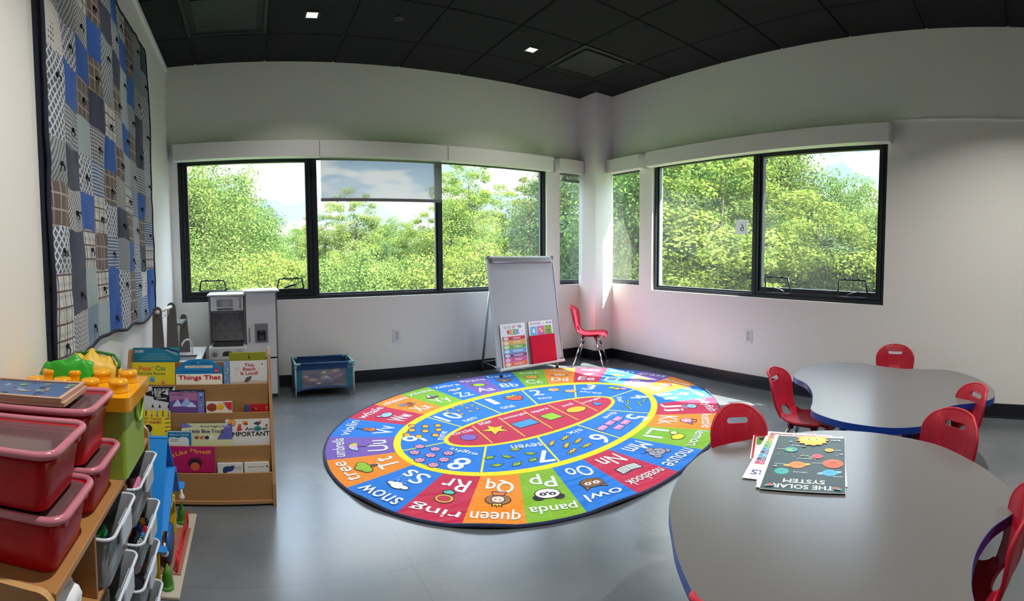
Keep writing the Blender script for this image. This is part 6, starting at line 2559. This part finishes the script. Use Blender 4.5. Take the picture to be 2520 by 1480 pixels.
# cloth bag heaped behind the studs
o = thing('cloth_bag', 'crumpled green and yellow cloth bag heaped on the studded lid', 'bag', (-.535, 1.475, .8025))
def crumple(mb, cx, cy_, rx, ry, hz, seed, z0=.036, nu=36, nv=14):
    """loose cloth heap: domed patch with folds, tucked in at its rim"""
    vs, fs = [], []
    for j in range(nv + 1):
        q = j / nv
        for i in range(nu):
            a = 2 * PI * i / nu
            f1 = 1 + .22 * noise.noise(Vector((math.cos(a) * 1.6, math.sin(a) * 1.6, seed)))
            x, y = cx + rx * q * f1 * math.cos(a), cy_ + ry * q * f1 * math.sin(a)
            fold = .8 * abs(noise.noise(Vector((x * 17, y * 34, seed)))) + .22 * noise.noise(Vector((x * 44, y * 26, seed + 4)))
            z = z0 * (1 - q ** 5) + .003 + hz * max(0, 1 - q ** 3.2) * (.45 + fold * 1.5)
            vs.append((x, y, z))
    for j in range(nv):
        for i in range(nu):
            k = (i + 1) % nu
            fs.append((j * nu + i, (j + 1) * nu + i, (j + 1) * nu + k, j * nu + k))
    mb.add(vs, fs, True)


b_ = MB().use(mat('green_nylon', rgb(36, 156, 28), .42))
crumple(b_, -.030, -.018, .105, .040, .032, 2.0)
b_.build('green_part', o)
b_ = MB().use(mat('yellow_nylon', rgb(206, 168, 44), .5))
crumple(b_, .030, .020, .105, .052, .040, 7.0)
b_.build('yellow_part', o)
b_ = MB().use(mat('dark_green_strap', rgb(30, 110, 40), .6))
b_.tube([(-.02, .03, .072), (.05, .035, .076), (.105, .025, .068), (.128, .0, .050), (.130, -.015, .036)], .005, 8)
b_.build('strap', o)

# ---------------------------------------------------------------- toy house playset on its base board, on the floor
M_BLU = mat('bright_blue_plastic', rgb(10, 128, 214), .38)
M_YW = mat('yellow_plastic', rgb(226, 196, 8), .4)
o = thing('toy_house', 'toy house with a bright blue gabled roof and yellow posts behind the shelf unit', 'toy house', (-.50, 1.88, 0))
R0 = Matrix.Translation((.50, -1.88, 0))
b_ = MB(R0).use(mat('beige_base', rgb(176, 168, 154), .6))
b_.box(-.660, -.274, 1.635, 2.205, 0, .012)
b_.build('base_board', o, bevel=.003)
b_ = MB(R0).use(mat('terracotta_base', rgb(150, 100, 84), .6, bump=.4, bscale=60))
b_.box(-.640, -.286, 1.755, 2.075, .012, .016)
b_.build('patio', o)
XR_, XLf = -.335, -.655
ridge, near_e, far_e = (1.862, .490), (1.652, .170), (2.115, .178)
b_ = MB(R0).use(M_BLU)
def slab(b_, p0, p1, x0, x1, t_=.010):
    d = Vector((p1[0] - p0[0], p1[1] - p0[1])).normalized()
    n_ = Vector((-d.y, d.x))
    if n_.y < 0:
        n_ = -n_
    q = [Vector(p0), Vector(p1), Vector(p1) - n_ * t_, Vector(p0) - n_ * t_]
    vs = [(x, v.x, v.y) for x in (x0, x1) for v in q]
    b_.add(vs, [(0, 1, 2, 3), (7, 6, 5, 4), (0, 4, 5, 1), (1, 5, 6, 2), (2, 6, 7, 3), (3, 7, 4, 0)], False)
slab(b_, near_e, ridge, XLf, XR_)
slab(b_, ridge, far_e, XLf, XR_)
b_.build('roof', o, bevel=.002)
b_ = MB(R0).use(M_BLU)
slab(b_, (near_e[0] - .004, near_e[1] + .012), (near_e[0] + .012, near_e[1] - .004), XLf, XR_ + .022, .02)
b_.build('eave_trim', o)
b_ = MB(R0).use(M_BLU)
slab(b_, (far_e[0] - .012, far_e[1] - .004), (far_e[0] + .008, far_e[1] + .018), XLf, XR_ + .022, .014)
b_.build('eave_trim', o)
# open dormer hood at the gable end
b_ = MB(R0).use(M_BLU)
X0, X1 = -.410, -.318
hood = [(1.700, .205), (1.905, .345), (1.948, .335), (2.005, .215), (1.992, .212), (1.940, .318), (1.908, .327), (1.722, .202)]
b_.M = R0 @ Matrix(((0, 0, 1, X0), (1, 0, 0, 0), (0, 1, 0, 0), (0, 0, 0, 1)))
b_.prism(hood, 0, X1 - X0)
b_.build('dormer_hood', o, bevel=.0015)
b_ = MB(R0).use(mat('white_toy_wall', rgb(206, 208, 212), .5))
b_.M = R0 @ Matrix(((0, 0, 1, -.395), (1, 0, 0, 0), (0, 1, 0, 0), (0, 0, 0, 1)))
b_.prism([(1.70, .150), (2.06, .150), (2.06, .19), (1.862, .455), (1.70, .19)], 0, .008)
b_.build('gable_wall', o)
for y in (1.662, 2.030):
    b_ = MB(R0).use(M_YW)
    b_.box(-.395, -.345, y, y + .016, .012, .175)
    b_.build('wall_post', o, bevel=.001)
b_ = MB(R0).use(M_YW)
b_.box(-.640, -.625, 1.662, 2.046, .012, .172)
b_.build('rear_wall', o)
b_ = MB(R0).use(mat('upper_floor', rgb(206, 208, 212), .5))
b_.box(-.640, -.350, 1.665, 2.044, .150, .158)
b_.build('upper_floor', o)
for y, z in ((1.668, .158), (2.100, .150)):
    b_ = MB(R0).use(mat('white_lamp_plastic', rgb(222, 216, 204), .4))
    b_.lathe([(.0, -.022), (.012, -.020), (.014, -.012), (.009, -.002), (.005, .008), (.004, .022)], (-.325, y, z), 16)
    b_.build('hanging_lamp', o)
b_ = MB(R0).use(mat('deep_blue_plastic', rgb(14, 84, 144), .35))
b_.M = R0 @ frame_matrix((-.338, 1.84, .086), (0, 1, 0), (0, 0, 1))
b_.lathe([(.066, -.008), (.070, 0), (.066, .008), (.0, .010)], (0, 0, 0), 32)
b_.build('round_door', o)
fe = MB(R0).use(mat('red_toy_plastic', rgb(206, 24, 34), .35))
a, c = Vector((-.301, 1.765, .016)), Vector((-.301, 2.100, .016))
for z in (.012, .060):
    fe.tube([a + Vector((0, 0, z)), c + Vector((0, 0, z))], .0035, 6)
for t_ in (0, .06, .94, 1):
    p_ = a.lerp(c, t_)
    fe.tube([p_, p_ + Vector((0, 0, .066))], .0035, 6)
fe.tube([a + Vector((0, 0, .012)), a.lerp(c, .5) + Vector((0, 0, .060))], .003, 6)
fe.tube([a.lerp(c, .5) + Vector((0, 0, .060)), c + Vector((0, 0, .012))], .003, 6)
fe.build('fence', o)
for (x, y, zb, lb, s_) in ((-.332, 2.125, .0125, 'small green toy cone tree at the far end of the toy house base', 1.0), (-.322, 1.682, .0125, 'small green toy cone tree at the near corner of the toy house base', 1.0)):
    b_ = MB().use(mat('green_tree_plastic', rgb(78, 148, 50), .55))
    b_.lathe([(.0235, 0), (.0235, .012), (.017, .014), (.0215, .020), (.018, .034), (.0195, .036), (.0145, .052), (.0155, .054), (.010, .070), (.004, .084), (0, .088)], (0, 0, 0), 20)
    o_ = b_.build('toy_tree')
    o_.location = (x, y, zb)
    o_.scale = (s_, s_, s_)
    tag(o_, lb, 'toy tree')
# ================================================================== outside: ground, trees
random.seed(11)
def leafmat(name, c1, c2, tr=.35):
    if name in _mats:
        return _mats[name]
    m = bpy.data.materials.new(name)
    m.use_nodes = True
    nt = m.node_tree
    nt.nodes.clear()
    o = nt.nodes.new('ShaderNodeOutputMaterial')
    g = nt.nodes.new('ShaderNodeNewGeometry')
    t = nt.nodes.new('ShaderNodeTexCoord')
    oi = nt.nodes.new('ShaderNodeObjectInfo')
    n = nt.nodes.new('ShaderNodeTexNoise')
    n.inputs['Scale'].default_value = .75
    n.inputs['Detail'].default_value = 3
    nt.links.new(t.outputs['Object'], n.inputs['Vector'])
    ad = nt.nodes.new('ShaderNodeMath')
    ad.operation = 'ADD'
    nt.links.new(n.outputs['Fac'], ad.inputs[0])
    sc_ = nt.nodes.new('ShaderNodeMath')
    sc_.operation = 'MULTIPLY_ADD'
    sc_.inputs[1].default_value = .5
    sc_.inputs[2].default_value = -.25
    nt.links.new(g.outputs['Random Per Island'], sc_.inputs[0])
    nt.links.new(sc_.outputs[0], ad.inputs[1])
    ra = nt.nodes.new('ShaderNodeValToRGB')
    ra.color_ramp.elements[0].position = .25
    ra.color_ramp.elements[0].color = c1
    ra.color_ramp.elements[1].position = .75
    ra.color_ramp.elements[1].color = c2
    nt.links.new(ad.outputs[0], ra.inputs[0])
    h = nt.nodes.new('ShaderNodeHueSaturation')
    nt.links.new(ra.outputs[0], h.inputs['Color'])
    mr = nt.nodes.new('ShaderNodeMapRange')
    mr.inputs['To Min'].default_value = .48
    mr.inputs['To Max'].default_value = .515
    nt.links.new(oi.outputs['Random'], mr.inputs['Value'])
    nt.links.new(mr.outputs[0], h.inputs['Hue'])
    mv = nt.nodes.new('ShaderNodeMapRange')
    mv.inputs['To Min'].default_value = .85
    mv.inputs['To Max'].default_value = 1.2
    nt.links.new(oi.outputs['Random'], mv.inputs['Value'])
    nt.links.new(mv.outputs[0], h.inputs['Value'])
    d = nt.nodes.new('ShaderNodeBsdfDiffuse')
    tl = nt.nodes.new('ShaderNodeBsdfTranslucent')
    mxx = nt.nodes.new('ShaderNodeMixShader')
    mxx.inputs[0].default_value = tr
    nt.links.new(h.outputs[0], d.inputs[0])
    nt.links.new(h.outputs[0], tl.inputs[0])
    nt.links.new(d.outputs[0], mxx.inputs[1])
    nt.links.new(tl.outputs[0], mxx.inputs[2])
    nt.links.new(mxx.outputs[0], o.inputs[0])
    _mats[name] = m
    return m


L_OAK = leafmat('leaf_mid_green', (.050, .095, .022, 1), (.135, .195, .050, 1))
L_YEL = leafmat('leaf_yellow_green', (.070, .115, .020, 1), (.190, .240, .048, 1))
L_DRK = leafmat('leaf_deep_green', (.030, .065, .022, 1), (.085, .140, .045, 1))
L_PIN = leafmat('leaf_blue_green', (.045, .085, .045, 1), (.115, .165, .085, 1))
M_BARK = mat('bark', rgb(66, 58, 46), .9, bump=.6, bscale=12)
GZ = -5.0

def foliage(seed, blobs, n, size, lm, droop=0.0, clump=.34):
    """leaf sprays gathered in many small clumps that cover the crown blobs"""
    rnd = random.Random(seed)
    mb = MB().use(lm)
    tot = sum(b[3] * (b[3] + b[4]) for b in blobs)
    V, Fc = [], []
    gs, un = rnd.gauss, rnd.uniform
    for (cx, cy_, cz, rx, rz) in blobs:
        k = int(n * rx * (rx + rz) / tot)
        nc = max(6, int(26 * (rx / .9) ** 1.2))
        per = max(1, k // nc)
        for c in range(nc):
            d = Vector((gs(0, 1), gs(0, 1), gs(0, 1)))
            d.normalize()
            rr_ = .95 - .5 * rnd.random() ** 2
            C0 = Vector((cx + d.x * rx * rr_, cy_ + d.y * rx * rr_, cz + d.z * rz * rr_))
            R = clump * rx * un(.6, 1.35)
            for _ in range(per):
                e = Vector((gs(0, 1), gs(0, 1), gs(0, 1) + .35))
                e.normalize()
                q = R * (1 - .45 * rnd.random() ** 1.5) * (1 + .25 * gs(0, 1) * .4)
                p = C0 + Vector((e.x * q, e.y * q, e.z * q * .72 - droop * rnd.random()))
                nrm = Vector((e.x + gs(0, .55), e.y + gs(0, .55), e.z + gs(0, .5) + .3))
                nrm.normalize()
                u = nrm.cross(Vector((gs(0, 1), gs(0, 1), gs(0, 1))))
                u.normalize()
                w = nrm.cross(u)
                s = size * un(.55, 1.35)
                i = len(V)
                V += [p - u * s, p + w * (s * .6), p + u * s, p - w * (s * .6)]
                Fc.append((i, i + 1, i + 2, i + 3))
    mb.v = V
    mb.f = Fc
    mb.mi = [0] * len(Fc)
    mb.sm = [False] * len(Fc)
    return mb


KINDS = {}
def tree_kind(key, seed, blobs, n, size, lm, trunk, branches=0, droop=0.0):
    root = thing('leafy_tree', '', 'tree')
    fo = foliage(seed, blobs, n, size, lm, droop)
    fo.build('foliage', root)
    rnd = random.Random(seed + 5)
    tk = MB().use(M_BARK)
    h = max(b_[2] for b_ in blobs)
    tk.tube([(0, 0, 0), (.1, .05, h * .35), (-.05, 0, h * .7), (0, 0, h)], [trunk, trunk * .8, trunk * .55, trunk * .2], 8)
    for k in range(branches):
        b_ = rnd.choice(blobs)
        z = h * rnd.uniform(.35, .7)
        tk.tube([(0, 0, z), (b_[0] * .5, b_[1] * .5, z + (b_[2] - z) * .6), (b_[0], b_[1], b_[2] + b_[4] * .5)], [trunk * .4, trunk * .25, trunk * .08], 6)
    tk.build('trunk', root)
    KINDS[key] = root
    root['used'] = 0
    return root


tree_kind('oak', 1, [(0, 0, 6.2, 2.6, 2.2), (1.7, .4, 5.2, 1.9, 1.6), (-1.8, -.3, 5.0, 2.0, 1.7), (.4, -1.6, 4.4, 1.9, 1.5), (-.5, .8, 7.9, 1.5, 1.3), (0, 0, 3.2, 2.3, 1.7)], 105000, .040, L_OAK, .15, 5)
tree_kind('poplar', 2, [(0, 0, 4.0, 1.7, 2.2), (.2, 0, 6.4, 1.4, 2.1), (-.1, .1, 8.3, 1.0, 1.6), (.5, -.3, 2.6, 1.7, 1.4), (-.8, 0, 5.4, 1.0, 1.2), (.8, .1, 7.0, .85, 1.1)], 66000, .034, L_YEL, .10, 6)
tree_kind('bush', 3, [(0, 0, 1.5, 1.9, 1.3), (1.5, .2, 1.1, 1.4, 1.0), (-1.4, .1, 1.2, 1.5, 1.05), (.2, -.4, 2.3, 1.1, .8)], 70000, .029, L_YEL, .08, 0)
tree_kind('shrub', 6, [(0, 0, 1.6, 1.8, 1.2), (1.4, .1, 1.0, 1.3, .9), (-1.4, 0, 1.3, 1.4, 1.0), (-.2, -.3, 2.4, 1.0, .8), (.5, .5, .7, 1.7, .8)], 66000, .030, L_OAK, .08, 0)
tree_kind('dense', 4, [(0, 0, 5.2, 2.3, 2.1), (1.3, -.5, 3.8, 1.9, 1.8), (-1.4, 0, 4.0, 1.8, 1.8), (0, -.6, 2.3, 2.1, 1.7), (.2, 0, 7.1, 1.4, 1.4)], 92000, .037, L_DRK, .16, 3)
tree_kind('pine', 5, [(0, 0, 2.4, 1.9, .7), (0, 0, 3.6, 1.7, .6), (.1, 0, 4.7, 1.35, .55), (0, 0, 5.8, 1.05, .5), (0, 0, 6.8, .75, .45), (0, 0, 7.7, .42, .5)], 56000, .030, L_PIN, .2, 4, .25)
for r_ in list(KINDS.values()):
    pass
GROUPS = {'oak': 'broad trees beyond the windows', 'poplar': 'slender trees beyond the windows', 'bush': 'yellow-green bushes beyond the windows', 'shrub': 'green bushes beyond the windows',
          'dense': 'dark trees beyond the windows', 'pine': 'conifers beyond the windows'}
NAMES = {'oak': 'broadleaf_tree', 'poplar': 'slender_tree', 'bush': 'bush', 'shrub': 'shrub', 'dense': 'dark_tree', 'pine': 'conifer'}


def az_at(px, dist):
    a = (px - 1260) / F + YAW
    return dist * math.sin(a), dist * math.cos(a)


def plant(kind, px, dist, top_y, label, spin=None, sx=1.0):
    """stand a tree on the ground in the direction seen at px, tall enough to reach the height seen at top_y"""
    src = KINDS[kind]
    x, y = az_at(px, dist)
    H = {'oak': 9.3, 'poplar': 10.0, 'bush': 3.1, 'shrub': 3.2, 'dense': 8.6, 'pine': 8.3}[kind]
    zt = EYE + dist * (Y0 - 38 - top_y) / F
    s = (zt - GZ) / H
    if kind in ('bush', 'shrub'):
        s = sx
    if src['used'] == 0:
        o = src
        src['used'] = 1
    else:
        o = copy_tree(src)
    o.name = NAMES[kind]
    del o['used']
    src['used'] = 1
    o.location = (x, y, GZ if kind not in ('bush', 'shrub') else zt - H * s)
    o.rotation_euler = (0, 0, spin if spin is not None else (px * .37) % 6.28)
    w = s if kind in ('bush', 'shrub') else s * sx
    o.scale = (w, w, s)
    o['label'] = label
    o['category'] = 'bush' if kind in ('bush', 'shrub') else 'tree'
    o['group'] = GROUPS[kind]
    return o
# seen through the back windows, left to right
P = plant
P('oak', 425, 17, 375, 'tall bright oak filling the left side of the back window', 1.0)
P('oak', 500, 20, 400, 'broad oak just right of the tallest tree in the back window', 3.1)
P('oak', 575, 26, 465, 'rounded green tree on the slope right of the two big oaks', 2.2, .9)
P('dense', 640, 30, 515, 'darker tree on the slope down to the gap of sky in the left pane', .4, .8)
P('oak', 735, 42, 560, 'small distant tree beside the thick left mullion', 5.0, .9)
P('poplar', 800, 30, 510, 'pointed tree just right of the thick left mullion', 4.0, 1.3)
P('poplar', 880, 27, 478, 'spindly tree topping out just under the lowered blind', .6, 1.2)
P('oak', 965, 40, 550, 'golden-topped tree low in the middle of the middle pane', 2.6)
P('dense', 925, 26, 605, 'dark shrubby tree in the middle pane below the spindly one', 1.5)
P('poplar', 1050, 30, 525, 'pale slender tree against the right edge of the middle pane', 2.9, 1.4)
P('poplar', 1112, 27, 440, 'thin airy tree at the left edge of the right pane', 5.2, 1.2)
P('poplar', 1160, 21, 395, 'tallest airy tree standing in the right pane above the easel', 1.2)
P('poplar', 1230, 26, 470, 'sparse tree with open twigs right of the tallest airy tree', 4.4, 1.3)
P('pine', 1298, 22, 520, 'grey-green conifer behind the top right corner of the easel', .5, 1.2)
P('poplar', 1326, 25, 435, 'yellow tree behind the right frame of the big back window', 3.9, 1.2)
P('oak', 1100, 38, 560, 'distant tree low behind the left of the right pane', 3.0)
P('oak', 1240, 38, 555, 'distant tree closing the skyline behind the easel', 5.7)
P('shrub', 505, 12, 640, 'green bush below the left window bracket', 0, 1.0)
P('bush', 640, 13, 650, 'bright bush in front of the dark trunk gap in the left pane', 1, 1.0)
P('shrub', 730, 15, 665, 'scrubby bush behind the second bracket of the left pane', 2, 1.0)
P('shrub', 850, 12, 640, 'mounded green bush low left in the middle pane', 3, 1.1)
P('shrub', 960, 14, 665, 'low bush along the bottom of the middle pane', 4, 1.1)
P('shrub', 1065, 13, 660, 'low bush at the right bottom corner of the middle pane', 5, 1.0)
P('bush', 1150, 12, 640, 'lime bush just left of the easel top', .7, 1.2)
P('shrub', 1260, 13, 650, 'green bush hidden partly behind the easel', 1.7, 1.2)
P('dense', 1405, 13, 462, 'ivy-dark tree filling the narrow back window', 2.7, 1.0)
P('pine', 1385, 15, 352, 'pine bough tree at the top of the narrow back window', 3.3, 1.5)
# seen through the right-hand windows
P('dense', 1535, 11, 427, 'dark tree filling the narrow right window', 1.1, .9)
P('pine', 1560, 13, 317, 'pine with feathery boughs above the narrow right window', 4.6, 1.8)
P('oak', 1665, 11, 302, 'sunny tree in the left half of the fixed right pane', 2.1, .9)
P('poplar', 1760, 9, 357, 'bright yellow tree behind the number sheet', 3.6, 1.5)
P('dense', 1700, 14, 352, 'shaded tree between the two sunny ones in the fixed right pane', .2, 1.0)
P('oak', 1835, 12, 292, 'tall tree behind the thick mullion of the right window', 4.9, .9)
P('dense', 1905, 13, 302, 'ivy-covered tree in the middle of the opening right sash', .9, .8)
P('poplar', 2030, 9, 472, 'low leafy tree at the centre of the opening right sash', 5.2, 1.5)
P('oak', 2175, 10, 470, 'broad maple against the right jamb of the opening sash', 3.4, .9)
P('pine', 2060, 9.5, 572, 'blue-green shrub tree low in the opening right sash', 1.9, 2.0)
P('oak', 1720, 13, 300, 'tall light tree whose crown passes above the fixed right pane', 5.1, .9)
P('dense', 1615, 12, 330, 'dark-leaved tree at the left side of the fixed right pane', 4.1, .9)
P('oak', 2095, 14, 430, 'light tree low behind the sky gap of the opening sash', .8, .9)
P('shrub', 1545, 9.5, 655, 'sunlit bush at the foot of the narrow right window', .3, .6)
P('bush', 1660, 9.5, 640, 'yellow bush low in the left of the fixed right pane', 1.3, .75)
P('bush', 1770, 9.5, 665, 'leafy bush low in front of the number sheet', 2.3, .7)
P('shrub', 1900, 9.5, 660, 'bush behind the left bracket of the right window', 4.3, .7)
P('shrub', 2120, 9.5, 650, 'bush behind the right bracket of the right window', 5.3, .7)
for k_ in KINDS.values():
    if 'used' in k_:
        del k_['used']
mb = MB().use(mat('grass_ground', (.07, .12, .03, 1), .9, var=.3, vscale=.6))
mb.add([(-150, 5, GZ), (200, 5, GZ), (200, 250, GZ), (-150, 250, GZ)], [(0, 1, 2, 3)], False)
mb.add([(4.2, -120, GZ), (200, -120, GZ), (200, 5, GZ), (4.2, 5, GZ)], [(0, 1, 2, 3)], False)
tag(mb.build('lawn'), 'green ground under the trees outside', 'ground', kind='structure')
# a far line of woods closes the horizon
rnd = random.Random(3)
WB = []
for k in range(70):
    a = -1.0 + 3.0 * k / 69
    d_ = 85 + 10 * math.sin(k * 1.7)
    WB.append((d_ * math.sin(a), d_ * math.cos(a), -3 + 2 * rnd.random(), 5, 4 + 1.5 * rnd.random()))
mb = foliage(8, WB, 60000, .28, L_OAK)
tag(mb.build('distant_woods'), 'hazy line of distant woods low on the horizon', 'woods', kind='stuff')
